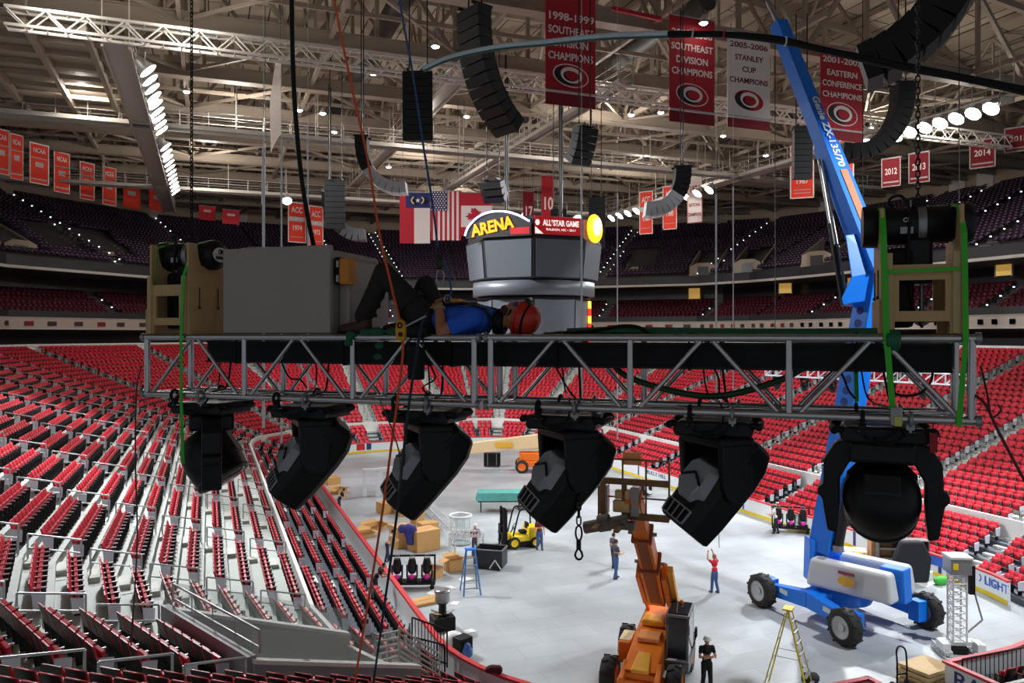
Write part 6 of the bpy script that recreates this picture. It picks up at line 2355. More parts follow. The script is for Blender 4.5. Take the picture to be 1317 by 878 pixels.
for y in (-.85, -.25):
    MB().lohi((cr0.x + .2, cr0.y + y - .07, cr0.z - .62), (cr0.x + 1.3, cr0.y + y + .07, cr0.z - .55)).lohi((cr0.x + .15, cr0.y + y - .07, cr0.z - .62), (cr0.x + .22, cr0.y + y + .07, cr0.z + .5)).build('fork', RUST, co)
MB().lohi((cr0.x + .02, cr0.y - .3, cr0.z + 1.0), (cr0.x + .12, cr0.y + .2, cr0.z + 1.35)).build('orange_plate', mat('handler_pale_orange', (240, 160, 96), .5), co)
wt = MB()
wt.tube((cr0.x + .5, cr0.y - 1.3, cr0.z - .75), (cr0.x + .5, cr0.y - .1, cr0.z - .45), .17, 10).tube((cr0.x + .45, cr0.y - .9, cr0.z - .62), (cr0.x + .45, cr0.y - .6, cr0.z - .55), .24, 12)
wt.lohi((cr0.x + .3, cr0.y - .5, cr0.z - .7), (cr0.x + .6, cr0.y + .1, cr0.z - .5))
wt.build('rotator', mat('worn_grey_steel', (112, 106, 100), .6, .3, .3, 8), co)

# --- yellow forklift
FY = mat('forklift_yellow', (240, 206, 20), .4, 0, .06)
fg = G(668, 702)
fkz = az(RGT) + PI + .35                      # faces picture left
fk = thing('forklift', 'small yellow forklift with black roof guard facing left', 'forklift', (fg.x, fg.y, 0), fkz)
MB().prism([(-1.1, -.55, .35), (.7, -.55, .35), (.7, -.55, .75), (.1, -.55, .7), (-.35, -.55, .75), (-.4, -.55, 1.15), (-1.05, -.55, 1.1), (-1.2, -.55, .8)], (0, 1.1, 0)).build('body', FY, fk, bevel=.07)
MB().lohi((-1.0, -.56, .2), (.75, .56, .4)).build('underframe', BLACK, fk)
for x, rr in ((.5, .34), (-.75, .29)):
    for y in (.5, -.5):
        wheel(fk, (x, y, rr), rr, .24, (0, 1, 0), rim=FY)
mb = MB()
for y in (-.48, .48):
    mb.pipe(bez([(.55, y, .7), (.4, y, 1.3), (.15, y, 2.1), (-.2, y, 2.15), (-.75, y, 2.1), (-.85, y, 1.1)], 4), .045, 6)
for k in range(6):
    mb.bar((.15 - .16 * k, -.48, 2.14), (.15 - .16 * k, .48, 2.14), .05, .05)
mb.build('roof_guard', BLACK, fk)
MB().lohi((-.45, -.25, .75), (.0, .25, .9)).lohi((-.5, -.25, .85), (-.38, .25, 1.35)).build('seat', BLACK, fk, bevel=.05)
mb = MB()
for y in (-.3, .3):
    mb.lohi((.85, y - .06, .1), (1.0, y + .06, 2.2)).lohi((.95, y - .05, .25), (1.06, y + .05, 2.3))
for z in (.3, 1.2, 2.15):
    mb.lohi((.86, -.3, z - .06), (1.0, .3, z + .06))
mb.build('mast', BLACK, fk)
MB().lohi((1.05, -.5, .3), (1.12, .5, .42)).lohi((1.05, -.5, .75), (1.12, .5, .87)).lohi((1.04, -.48, .3), (1.1, -.42, 1.3)).lohi((1.04, .42, .3), (1.1, .48, 1.3)).build('carriage', BLACK, fk)
for y in (-.28, .28):
    MB().lohi((1.1, y - .06, .12), (2.1, y + .06, .17)).lohi((1.08, y - .06, .12), (1.15, y + .06, .8)).build('fork', DARKST, fk)
MB().ring((.32, 0, 1.15), .18, .02, (1, 0, .6), 16, 6).tube((.55, 0, .8), (.32, 0, 1.15), .03, 6).build('steering_wheel', BLACK, fk)

# --- far orange boom lift at the far boards
fo = G(690, 606)
flz = az(RGT)
fl = thing('boom_lift', 'far orange boom lift with long cream boom lowered near the far boards', 'boom lift', (fo.x, fo.y, 0), flz)
OR2 = mat('far_lift_orange', (240, 116, 20), .45, 0, .08, 2)
CREAM = mat('far_lift_cream', (236, 206, 158), .5, 0, .06, 2)
for x in (-1.3, 1.3):
    for y in (-.9, .9):
        wheel(fl, (x, y, .55), .55, .4, (0, 1, 0), rim=OR2)
MB().lohi((-1.7, -.8, .5), (1.7, .8, 1.0)).lohi((-1.5, -.7, 1.0), (.9, .7, 1.7)).build('chassis', OR2, fl, bevel=.08)
bm = boomseg(MB(), V((-6.2, 0, 2.0)), V((1.9, 0, 2.9)), .3, .4, .45, .6, V((0, 1, 0)), V((0, 0, 1))).build('boom', CREAM, fl, bevel=.04)
MB().lohi((-3.6, -.42, 2.15), (-2.1, -.40, 2.6)).build('decal', mat('decal_yellow', (236, 180, 50), .5), bm)
MB().lohi((-8.2, -.6, 1.6), (-6.3, .6, 1.75)).lohi((-7.0, -.4, 1.7), (-6.0, .4, 2.5)).lohi((-8.2, -.6, 1.75), (-8.1, .6, 2.3)).build('basket', OR2, fl, bevel=.04)
MB().lohi((-8.15, -.6, 2.3), (-6.6, -.55, 2.36)).lohi((-8.15, .55, 2.3), (-6.6, .6, 2.36)).build('basket_rail', OR2, fl)
# ------------------------------------------------------------------ loose equipment on the floor
def at(x, y, rz=0.0):
    p = G(x, y)
    return (p.x, p.y, 0)


def carton(x, y, size, rz, label, open_=False, lift=0.0, m=None):
    p = at(x, y)
    sx, sy, sz = size
    t = thing('cardboard_box', label, 'box', (p[0], p[1], lift), rz, 'cardboard boxes on the rink floor')
    if open_:
        mb = MB()
        mb.lohi((-sx / 2, -sy / 2, 0), (sx / 2, sy / 2, .02)).lohi((-sx / 2, -sy / 2, 0), (-sx / 2 + .02, sy / 2, sz)).lohi((sx / 2 - .02, -sy / 2, 0), (sx / 2, sy / 2, sz)).lohi((-sx / 2, -sy / 2, 0), (sx / 2, -sy / 2 + .02, sz)).lohi((-sx / 2, sy / 2 - .02, 0), (sx / 2, sy / 2, sz))
        mb.build('carton_body', m or CARD, t)
        for s in (-1, 1):
            MB().hexa([(s * sx / 2, -sy / 2, sz), (s * sx / 2, sy / 2, sz), (s * (sx / 2 + sx * .4), sy / 2, sz - .12), (s * (sx / 2 + sx * .4), -sy / 2, sz - .12),
                       (s * sx / 2, -sy / 2, sz + .015), (s * sx / 2, sy / 2, sz + .015), (s * (sx / 2 + sx * .4), sy / 2, sz - .1), (s * (sx / 2 + sx * .4), -sy / 2, sz - .1)]).build('flap', CARD, t)
            MB().hexa([(-sx / 2, s * sy / 2, sz), (sx / 2, s * sy / 2, sz), (sx / 2, s * (sy / 2 + sy * .35), sz + .1), (-sx / 2, s * (sy / 2 + sy * .35), sz + .1),
                       (-sx / 2, s * sy / 2, sz + .015), (sx / 2, s * sy / 2, sz + .015), (sx / 2, s * (sy / 2 + sy * .35), sz + .12), (-sx / 2, s * (sy / 2 + sy * .35), sz + .12)]).build('flap', CARD, t)
    else:
        MB().lohi((-sx / 2, -sy / 2, 0), (sx / 2, sy / 2, sz)).build('carton_body', m or CARD, t, bevel=.015, seg=1)
        MB().lohi((-sx / 2 - .003, -.04, sz * .6), (sx / 2 + .003, .04, sz + .003)).build('tape', mat('packing_tape', (170, 124, 70), .4), t)
    return t


carton(545, 706, (1.5, 1.1, 1.15), .3, 'large brown carton of the pile under the navy jacket')
carton(517, 702, (1.1, 1.0, 1.2), .3, 'large brown carton at the left of the pile, behind the moving lights cart')
carton(550, 688, (1.1, .8, .8), .2, 'brown carton behind the pile, nearer the white lattice beam')
carton(537, 676, (.7, .6, .9), .4, 'small upright carton at the back of the pile')
carton(505, 658, (2.0, 1.0, .75), .3, 'long tan crate under the second spot lamp')
carton(525, 661, (1.6, 1.0, .6), .2, 'low tan crate beside the long crate')
carton(558, 742, (.7, .6, .5), .6, 'open brown carton right of the moving lights cart', True)
carton(583, 733, (.8, .6, .65), .2, 'open tall carton left of the blue stepladder', True)
carton(482, 680, (1.3, .9, .3), .5, 'flat tan carton by the left boards', True)
carton(470, 690, (.9, .7, .3), .1, 'small tan carton closest to the left boards', True)
carton(548, 774, (1.5, .9, .12), .2, 'flattened carton in front of the moving lights cart', False)
carton(427, 622, (1.1, .9, .6), .3, 'tan carton stack by the boards right of the second lamp')
carton(436, 634, (.9, .8, .4), .6, 'tan carton at the foot of the far left boards', True)
for k, (x, y, s, a) in enumerate(((575, 757, .8, .2), (598, 745, .7, .5), (560, 762, .9, .9), (603, 812, .55, .2), (585, 776, .5, 1.0), (1130, 733, .7, .2), (1190, 751, .9, .3), (1213, 752, .8, .1), (1175, 747, .4, .3))):
    p = at(x, y)
    o = MB().prism([(-s / 2, -s / 3, 0), (s / 2, -s / 3.4, 0), (s / 2.2, s / 3, 0), (-s / 3, s / 2.6, 0)], (0, 0, .02)).build('paper_sheet', WHITE, loc=(p[0], p[1], .002), rot=(0, 0, a))
    tag(o, 'white sheet of packing scrap lying on the %s floor' % ('left' if x < 700 else 'right'), 'sheet', 'packing scraps on the %s floor' % ('left' if x < 700 else 'right'))
# navy jacket over the carton pile
p = P(527, 686, 47)
jk = MB()
g = at(527, 706)
for k, (dx, dz, r_) in enumerate(((0, 1.25, .32), (.2, 1.2, .3), (.05, .95, .28), (.1, .6, .26), (-.35, 1.28, .26))):
    jk.ball(V((g[0], g[1], 0)) + RGT * dx + V((0, 0, dz)) - FWD * .55, r_, (1, .7, 1), 12)
tag(soft(jk.build('jacket', mat('navy_purple_cloth', (58, 56, 128), .85, 0, .2, 6)), .05, 3), 'navy purple jacket draped over the carton pile', 'jacket')
g = at(579, 704)
# cart of three moving lights with magenta marks
g = at(530, 756)
ct = thing('lamp_cart', 'black cart with three upright lamps marked magenta, by left boards', 'lamp cart', g, az(RGT) + .05)
MB().lohi((-1.1, -.35, .25), (1.1, .35, .36)).lohi((-1.1, .25, .36), (-1.02, .33, 1.5)).lohi((1.02, .25, .36), (1.1, .33, 1.5)).lohi((-1.1, .25, 1.42), (1.1, .33, 1.5)).build('cart_frame', BLACK, ct)
for x in (-.95, .95):
    for y in (-.28, .28):
        MB().tube((x, y - .04, .11), (x, y + .04, .11), .11, 12).lohi((x - .05, y - .05, .12), (x + .05, y + .05, .26)).build('caster', BLACK, ct)
MAG = mat('magenta_mark', (224, 30, 160), .5)
for x in (-.7, 0, .7):
    l_ = MB().lohi((x - .24, -.25, .36), (x + .24, .2, .55)).lohi((x - .27, -.12, .55), (x - .2, .1, 1.1)).lohi((x + .2, -.12, .55), (x + .27, .1, 1.1)).lathe([(.12, .7), (.19, .8), (.2, 1.2), (.15, 1.4)], (x, 0, 0), n=14).build('lamp', BLACKP, ct)
    MB().ball((x, -.26, .62), .13, (1, .4, 1), 10).build('magenta_cover', MAG, l_)
    MB().lohi((x - .1, -.27, .26), (x + .1, -.24, .34)).build('yellow_mark', FY, l_)
    MB().ring((x, 0, 1.45), .12, .02, (0, 1, 0), 12, 5).build('lifting_ring', STEEL, l_)
# black wire crate case
g = at(631, 729)
cc = thing('road_case', 'black open crate with pale frame, below the maroon shirted person', 'case', g, az(RGT) - .25)
mb = MB()
for a, b_ in (((-.75, -.55, .15), (.75, -.5, 1.0)), ((-.75, .5, .15), (.75, .55, 1.0)), ((-.75, -.55, .15), (-.7, .55, 1.0)), ((.7, -.55, .15), (.75, .55, 1.0)), ((-.75, -.55, .12), (.75, .55, .2))):
    mb.lohi(a, b_)
mb.build('case_body', mat('case_black', (34, 38, 46), .5, 0, .3, 6), cc)
mb = MB()
for s in (-1, 1):
    mb.bar((-.76, s * .54, 1.02), (.76, s * .54, 1.02), .05, .05).bar((s * .74, -.55, 1.02), (s * .74, .55, 1.02), .05, .05)
mb.build('rim', STEEL, cc)
MB().bar((.1, -.57, .1), (.4, -.62, .55), .06, .05).bar((.7, -.57, .1), (.4, -.62, .55), .06, .05).build('towing_bar', WHITE, cc)
for x in (-.6, .6):
    for y in (-.4, .4):
        MB().tube((x, y - .03, .07), (x, y + .03, .07), .07, 10).build('caster', BLACK, cc)


def lattice_box(L, w, rungs, m_, name, par, r=.028):
    """ladder truss along local x, square section w"""
    mb = MB()
    h = w / 2
    for y in (-h, h):
        for z in (-h, h):
            mb.tube((0, y, z), (L, y, z), r, 6)
    n = rungs
    for k in range(n + 1):
        x = L * k / n
        for (a, b_) in (((-h, -h), (h, -h)), ((-h, h), (h, h)), ((-h, -h), (-h, h)), ((h, -h), (h, h))):
            mb.tube((x, *a), (x, *b_), r * .7, 5)
        if k < n:
            x2 = L * (k + 1) / n
            mb.tube((x, -h, h), (x2, h, h), r * .6, 5).tube((x, -h, -h), (x2, -h, h), r * .6, 5).tube((x, h, -h), (x2, h, h), r * .6, 5)
    return mb.build(name, m_, par)


WT = mat('white_truss_paint', (220, 222, 224), .35, .15, .05)
# white lattice beam lying across the floor, ring stand and goal frames
a, b_ = V(at(549, 655)), V(at(577, 684))
lt = thing('lattice_beam', 'white lattice beam lying along the floor right of the carton pile', 'lattice beam', (a.x, a.y, .3), az(b_ - a))
lattice_box((b_ - a).length, .5, 12, WT, 'lattice', lt)
MB().lohi((-.05, -.3, -.3), (.02, .3, .3)).build('end_plate', STEEL, lt)
g = at(592, 699)
rs = thing('ring_stand', 'clear drum stand topped by a white ring, beside lattice beam', 'stand', g)
MB().ring((0, 0, 1.62), .62, .07, (0, 0, 1), 32, 8).build('ring', WT, rs)
MB().lathe([(.58, .05), (.58, 1.55), (.565, 1.55), (.565, .05)], n=28).build('clear_drum', GLASS, rs)
MB().ring((0, 0, .06), .58, .05, (0, 0, 1), 28, 6).build('base_ring', STEEL, rs)
for k in range(8):
    MB().tube((.58 * math.cos(k * PI / 4), .58 * math.sin(k * PI / 4), .06), (.58 * math.cos(k * PI / 4), .58 * math.sin(k * PI / 4), 1.6), .018, 5).build('upright', WT, rs)
g = at(600, 722)
gf = thing('goal_frame', 'white lattice goal frame between the lattice beam and black crate', 'truss frame', g, az(RGT) - .1)
for x in (-.75, .75):
    o = lattice_box(1.5, .3, 5, WT, 'upright', gf, .022)
    o.rotation_euler = (0, -PI / 2, 0)
    o.location = (x, 0, 0.02)
o = lattice_box(1.5, .3, 5, WT, 'crossbar', gf, .022)
o.location = (-.75, 0, 1.5)
for x, y, nm in ((476, 638, 'left'), (497, 636, 'right')):
    g = at(x, y)
    f2 = thing('truss_gate', 'small white truss frame standing mid floor, %s one of two' % nm, 'truss frame', g, az(RGT) + .2)
    for xx in (-.4, .55):
        MB().lohi((xx - .14, -.16, 0), (xx + .14, .16, 1.9)).build('upright', WT, f2, bevel=.02)
    MB().lohi((-.54, -.16, 1.75), (.69, .16, 2.05)).build('crossbar', WT, f2, bevel=.02)
# stack of teal sheets on a trolley
g = at(643, 656)
tl = thing('glass_sheet_trolley', 'teal wrapped sheets stacked on a low black trolley behind the forklift', 'trolley', g, az(RGT) + .02)
TEAL = mat('teal_wrapped_glass', (104, 188, 178), .12, 0, .35, 5)
for k in range(4):
    MB().lohi((-1.65 + .04 * k, -.7, .78 + .14 * k), (1.65 - .03 * k, .7, .90 + .14 * k)).build('sheet', TEAL, tl)
MB().lohi((-1.5, -.6, .68), (1.5, .6, .76)).build('deck', DARKST, tl)
for x in (-1.3, 1.3):
    for y in (-.5, .5):
        MB().bar((x, y, 0), (x, y, .7), .07, .07).build('leg', DARKST, tl)
# blue stepladder
def stepladder(loc, rz, h, m_, mt, label, spread=.95, wb=.72):
    t = thing('stepladder', label, 'ladder', loc, rz)
    for s in (-1, 1):
        MB().bar((s * wb / 2, -spread / 2, 0), (s * .2, -.04, h), .07, .04).build('front_rail', m_, t)
        MB().bar((s * wb / 2, spread / 2, 0), (s * .2, .06, h * .97), .06, .03).build('rear_rail', m_, t)
        MB().bar((s * wb * .42, -spread * .27, h * .45), (s * wb * .42, spread * .27, h * .45), .03, .015).build('spreader_bar', STEEL, t)
    n = max(4, int(h / .31))
    for k in range(1, n):
        f = k / n
        hw = wb / 2 + (.2 - wb / 2) * f
        MB().lohi((-hw, -spread / 2 * (1 - f) - .1, h * f - .015), (hw, -spread / 2 * (1 - f) + .01, h * f + .015)).build('step', STEEL, t)
        if k % 2:
            MB().tube((-hw, spread / 2 * (1 - f) + .02, h * f), (hw, spread / 2 * (1 - f) + .02, h * f), .015, 5).build('rear_brace', STEEL, t)
    MB().lohi((-.25, -.16, h), (.25, .16, h + .06)).build('top_cap', mt, t, bevel=.015)
    return t


stepladder(at(605, 762), az(RGT) + .25, 2.0, mat('ladder_blue', (66, 126, 176), .5), LB, 'blue stepladder with pale steps by the open cartons', .9, .8)
LY = mat('ladder_yellow', (226, 204, 40), .45)
stepladder(at(1014, 888), az(RGT) + 1.0, 2.75, LY, LY, 'tall yellow stepladder between the telehandler and the blue lift', 1.5, .85)
# lamp bin and bits near the left corner
g = at(569, 808)
bn = thing('drum_lamp', 'black floor stand topped by a pale drum, near the left corner boards', 'lamp', g)
MB().lohi((-.45, -.4, 0), (.45, .4, .55)).build('base_box', BLACK, bn, bevel=.03)
MB().lathe([(.16, .55), (.16, 1.0), (.24, 1.05), (.25, 1.1)], n=14).build('neck', BLACKP, bn)
MB().lathe([(.26, 1.1), (.3, 1.12), (.3, 1.45), (.34, 1.5), (.34, 1.58), (.1, 1.6)], n=20).build('drum', STEEL, bn)
for k in range(5):
    a = k * 1.25
    MB().bar((.1, 0, .56), (.5 * math.cos(a), .4 * math.sin(a), .72), .16, .02).build('flap', CARD if k % 2 else STEEL, bn)
g = at(583, 832)
tag(soft(MB().ball((g[0], g[1], .3), .42, (1, .9, .75), 14).ball((g[0] + .3, g[1] - .1, .2), .3, (1, .8, .7), 12).build('white_sack', WHITE), .04, 3), 'white sack lying against the near left boards', 'sack')
g = at(595, 842)
tag(MB().lohi((-.3, -.25, 0), (.3, .25, .7)).build('black_case', BLACK, loc=g, rot=(0, 0, .4), bevel=.03), 'small black case beside the white sack', 'case')
g = at(601, 846)
tag(soft(MB().ball((g[0], g[1], .22), .22, (1, 1, 1), 12).ball((g[0], g[1], .42), .15, n=10).build('blue_bag', mat('bag_blue', (70, 110, 176), .7)), .03, 2), 'small blue bag next to the black case', 'bag')
hp_ = G(633, 863, 1.2)
c0 = MB().ball((hp_.x, hp_.y, 1.27), .2, (1.3, .8, .7), 12).ball((hp_.x + .2, hp_.y, 1.22), .16, n=10).build('dark_cloth', mat('cloth_red_black', (80, 20, 30), .85, 0, .5, 8))
tag(soft(c0, .03, 2), 'dark red cloth bundle lying on the near left board cap', 'cloth')
# far black wheeled case, amplifier rack and cables by the right boards
g = at(633, 600)
bc = thing('wheeled_case', 'black wheeled case standing before the far boards', 'case', g, az(RGT))
MB().lohi((-.75, -.4, .12), (.75, .4, 1.25)).build('case_body', BLACK, bc, bevel=.03)
for s in (-1, 1):
    MB().lohi((s * .4 - .03, -.42, .15), (s * .4 + .03, -.40, 1.25)).build('batten', STEEL, bc)
    MB().tube((s * .6, -.3, .06), (s * .6, -.24, .06), .06, 8).build('caster', BLACK, bc)
g = at(828, 637)
rk = thing('amplifier_rack', 'black rack with a pale cable coil by the right boards', 'rack', g, az(RGT) + .2)
MB().lohi((-.7, -.4, .1), (.5, .4, 1.1)).build('case_body', BLACK, rk, bevel=.04)
for k in range(4):
    MB().ring((.35 + .02 * k, -.5, .65), .42 - .05 * k, .045, (.25, 1, 0), 20, 6).build('cable_coil', WHITE, rk)
for k in range(4):
    MB().tube((-.5 + .25 * k, -.2, 1.1), (-.5 + .25 * k, .1, 1.3), .07, 8).build('connector', STEEL, rk)
ct2 = dup(ct, at(1017, 684), az(RGT) - .3, 'black cart of upright lamps standing by the right boards')
# shelving and clutter behind the blue lift
g = at(1160, 733)
sh = thing('shelf_unit', 'brown and grey open shelf unit behind the blue lift cowl', 'shelf', g, az(RGT) - .15)
mb = MB()
for x in (-1.2, 0, 1.2):
    mb.lohi((x - .03, -.3, 0), (x + .03, .3, 1.6))
for z in (.1, .6, 1.1, 1.58):
    mb.lohi((-1.2, -.3, z - .02), (1.2, .3, z + .02))
mb.build('shelf_frame', mat('shelf_grey', (96, 92, 90), .6), sh)
MB().lohi((-1.25, .28, 0), (1.25, .32, 1.6)).build('back_panel', mat('shelf_brown', (120, 84, 60), .7), sh)
g = at(1131, 728)
tag(MB().lohi((-.5, -.35, 0), (.5, .35, 1.4)).lohi((-.02, -.36, .05), (.02, -.34, 1.35)).build('wooden_cabinet', mat('cabinet_wood', (176, 124, 76), .6, 0, .15, 4), loc=g, rot=(0, 0, az(RGT) - .15), bevel=.01), 'tan wooden cabinet left of the open shelf unit', 'cabinet')
g = at(1125, 721)
tag(MB().lathe([(.3, 0), (.32, .05), (.36, 1.0), (.33, 1.3), (.1, 1.35)], n=18).build('orange_barrel', mat('barrel_orange', (240, 112, 24), .5), loc=g), 'orange barrel beside the wooden cabinet', 'barrel')
for x, y, m_, lb in ((1164, 746, mat('olive_bag', (120, 120, 60), .8, 0, .3, 6), 'olive bag on the floor before the shelf unit'), (1210, 752, mat('green_cloth_bright', (60, 170, 60), .8, 0, .3, 6), 'bright green bag by the lattice tower'), (1208, 728, BLKT, 'dark bag against the boards left of the lattice tower'), (1106, 718, mat('yellow_bag', (210, 190, 50), .8), 'yellow bag left of the orange barrel'), (1245, 742, mat('brown_bag', (170, 130, 84), .8, 0, .3, 6), 'brown bag right of the lattice tower')):
    g = at(x, y)
    tag(soft(MB().ball((g[0], g[1], .2), .3, (1.3, .9, .75), 12).ball((g[0] + .3, g[1] + .1, .16), .22, n=10).build('kit_bag', m_), .03, 2), lb, 'bag')
g = at(1187, 745)
tag(MB().lohi((-.45, -.3, 0), (.45, .3, .4)).build('white_tub', WHITE, loc=g, rot=(0, 0, .3), bevel=.04), 'white tub on the floor right of the olive bag', 'tub')
g = at(1176, 750)
MBc = MB().prism([(-.75, 0, 0), (.75, 0, 0), (.9, 0, 1.2), (.5, 0, 2.0), (-.5, 0, 2.0), (-.9, 0, 1.2)], (0, .5, 0))
tag(MBc.build('black_cover', BLKT, loc=g, rot=(0, 0, az(RGT)), bevel=.15, seg=3), 'black covered equipment standing right of the shelf unit', 'covered equipment')
g = at(1090, 724)
tb = thing('folding_table', 'pale table by the boards just right of the blue boom', 'table', g, az(RGT) - .3)
MB().lohi((-.9, -.4, .72), (.9, .4, .77)).build('table_top', WHITE, tb, bevel=.01)
for x in (-.8, .8):
    for y in (-.32, .32):
        MB().tube((x, y, 0), (x, y, .72), .02, 6).build('leg', STEEL, tb)
# white lattice tower at the right
g = at(1231, 838)
tw_ = thing('lattice_tower', 'white lattice tower on a wide foot near the right corner', 'tower', g, az(RGT) - .1)
o = lattice_box(3.0, .48, 11, WT, 'mast', tw_, .035)
o.rotation_euler = (0, -PI / 2, 0)
o.location = (0, 0, .45)
MB().lohi((-.38, -.36, 3.0), (.38, .36, 3.62)).build('head_block', STEEL, tw_, bevel=.02)
MB().lohi((-.42, -.4, 3.58), (.42, .4, 3.68)).build('head_rim', WT, tw_, bevel=.02)
MB().lohi((-.3, -.38, 3.2), (-.12, -.36, 3.42)).build('yellow_label', FY, tw_)
MB().lohi((.4, -.1, 2.2), (.62, .25, 3.3)).build('motor_box', BLACK, tw_, bevel=.02)
MB().bar((.62, .1, 2.4), (.95, .1, 1.2), .05, .05).bar((.95, .1, 1.2), (.4, .1, .7), .05, .05).build('crank_strut', STEEL, tw_)
for s in (-1, 1):
    o = lattice_box(1.2, .24, 4, WT, 'foot', tw_, .03)
    o.rotation_euler = (0, 0, -PI / 2)
    o.location = (s * .62, .45, .14)
    MB().lohi((s * .62 - .14, -.6, .26), (s * .62 + .14, .0, .5)).build('outrigger_block', WT, tw_)
MB().lohi((-.62, -.2, .3), (.62, .2, .46)).build('base_beam', WT, tw_)
MB().lohi((-.3, -.3, .02), (.3, .3, .26)).build('winch', BLACK, tw_, bevel=.03)
# a second lattice truss hanging low over the right stand, with small lamps under it
ha, hb = P(985, 476, 40), P(1248, 489, 36)
hd_ = (hb - ha).normalized()
ht_ = thing('hanging_lattice_truss', 'white lattice truss hanging before the right stand, seen through the near truss', 'truss', ha, 0)
o = lattice_box((hb - ha).length, .5, 18, WT, 'lattice', ht_, .035)
o.rotation_euler = hd_.to_track_quat('X', 'Z').to_euler()
for k in (0, 1, 2):
    c_ = hd_ * (hb - ha).length * (.05 + .45 * k)
    MB().tube(c_ + V((0, 0, .2)), (c_.x, c_.y, 30.2 - ha.z), .02, 5).build('hanging_cable', DARKST, ht_)
hl0 = None
for k in range(7):
    c_ = ha + hd_ * (hb - ha).length * (.06 + .145 * k) - V((0, 0, .27))
    if hl0 is None:
        hl0 = thing('small_stage_lamp', 'small black stage lamp under the white hanging lattice truss', 'stage lamp', c_, 0, 'small lamps under the hanging lattice truss')
        MB().lohi((-.18, -.15, -.14), (.18, .15, .02)).build('base_box', BLACKP, hl0, bevel=.02)
        for s in (-1, 1):
            MB().lohi((s * .175 - .025, -.06, -.5), (s * .175 + .025, .06, -.1)).build('yoke_arm', BLACKP, hl0)
        MB().lathe([(.08, -.22), (.14, -.15), (.15, .15), (.1, .2)], (0, 0, -.46), (.2, .3, -1), 14).build('head', BLACKP, hl0)
    else:
        dup(hl0, c_)
# pallet with beige sheeting and a black hand truck
g = at(1190, 878)
pl_ = thing('pallet_stack', 'stack of pale timber boards behind the near right boards', 'timber stack', g, az(RGT) + .5)
for k in range(4):
    MB().lohi((-.75 + .05 * (k % 2), -.6, .05 + .16 * k), (.75, .6 - .06 * (k % 2), .17 + .16 * k)).build('board_layer', TIMB, pl_, bevel=.01)
g = at(1160, 886)
ht = thing('hand_truck', 'black hand truck with bent handle left of the timber stack', 'hand truck', g, az(RGT) + .3)
MB().pipe(bez([(-.2, 0, .1), (-.2, 0, .9), (-.18, .05, 1.3), (0, .1, 1.42), (.18, .05, 1.3), (.2, 0, .9), (.2, 0, .1)], 5), .03, 6).lohi((-.2, -.02, .5), (.2, .02, .55)).build('handle_frame', BLACK, ht)
MB().lohi((-.25, -.35, .03), (.25, .0, .07)).build('toe_plate', BLACK, ht)
for s in (-1, 1):
    MB().tube((s * .27, .08, .13), (s * .33, .08, .13), .13, 14).build('wheel', RUBBER, ht)
g = at(1042, 880)
tag(soft(MB().ball((g[0], g[1], .2), .26, (1.3, 1, .8), 12).ball((g[0] + .25, g[1] + .1, .15), .2, n=10).ball((g[0] - .2, g[1], .3), .15, n=10).build('dark_bundle', BLKT), .03, 2), 'dark bundle lying at the foot of the yellow ladder', 'bundle')

# ------------------------------------------------------------------ adverts on the boards, fences, portal walls by the near corners
A_NAVY = mat('advert_navy', (40, 50, 110), .5)
A_RED = mat('advert_crimson', (190, 30, 46), .5)
A_BLUE = mat('advert_blue', (40, 90, 190), .5)


def board_text(body, u, v, nrm, z, size, width, m_, nm='trim_advert'):
    """lettering on the ice side of the boards; nrm = direction it faces"""
    rz = az(V(nrm)) + PI / 2
    o = text(nm, body, m_, None, V((u, v, z)) + V((*nrm[:2], 0)) * .075, (PI / 2, 0, rz), size, width=width)
    return struct(o)


def side_at(x, y, z):
    """point on the right boards seen at x: solve along the ray for u = U1"""
    d = RGT * ((x - CX) / FPX) + FWD
    s = U1 / d.x
    return d.y * s


W_ = (-1, 0, 0)
for x, body, wd, m_ in ((845, 'BULLY HILL', 2.9, A_NAVY), (946, 'MVP', 1.4, A_BLUE), (975, 'ARENA', 1.6, A_BLUE), (1035, 'FOOD', 1.2, A_NAVY), (1088, 'LION', 1.4, A_RED)):
    if body in ('BULLY HILL',):
        board_text(body, U1, side_at(x, 0, 0), W_, .72, .42, wd, m_)
dr = RGT * ((1279 - CX) / FPX) + FWD
for k in range(900):
    q_ = dr * (20 + .03 * k)
    if ring_dist(q_.x, q_.y) >= 0 and q_.x > 30:
        break
nn_ = V((CN['nr'][0] - q_.x, CN['nr'][1] - q_.y, 0)).normalized()
board_text('D LIGHT', q_.x + nn_.x * .06, q_.y + nn_.y * .06, nn_, .66, .55, 2.1, A_BLUE)
for x in (822, 862, 957, 1001, 1068, 1100, 1126, 1210):
    v = side_at(x, 0, 0)
    struct(MB().lohi((U1 - .075, v - .09, .23), (U1 - .06, v + .09, 1.0)).build('trim_board_bar', A_BLUE if x % 2 else A_NAVY))
v = side_at(1052, 0, 0)
struct(MB().lohi((U1 - .075, v - .4, .3), (U1 - .06, v + .4, .9)).build('trim_advert_panel', A_RED))
v = side_at(1203, 0, 0)
struct(MB().lohi((U1 - .078, v - .6, .55), (U1 - .062, v + .3, 1.0)).build('trim_advert_panel', A_BLUE))
S_ = (0, -1, 0)


def far_u(x):
    d = RGT * ((x - CX) / FPX) + FWD
    return d.x * (V1 / d.y)


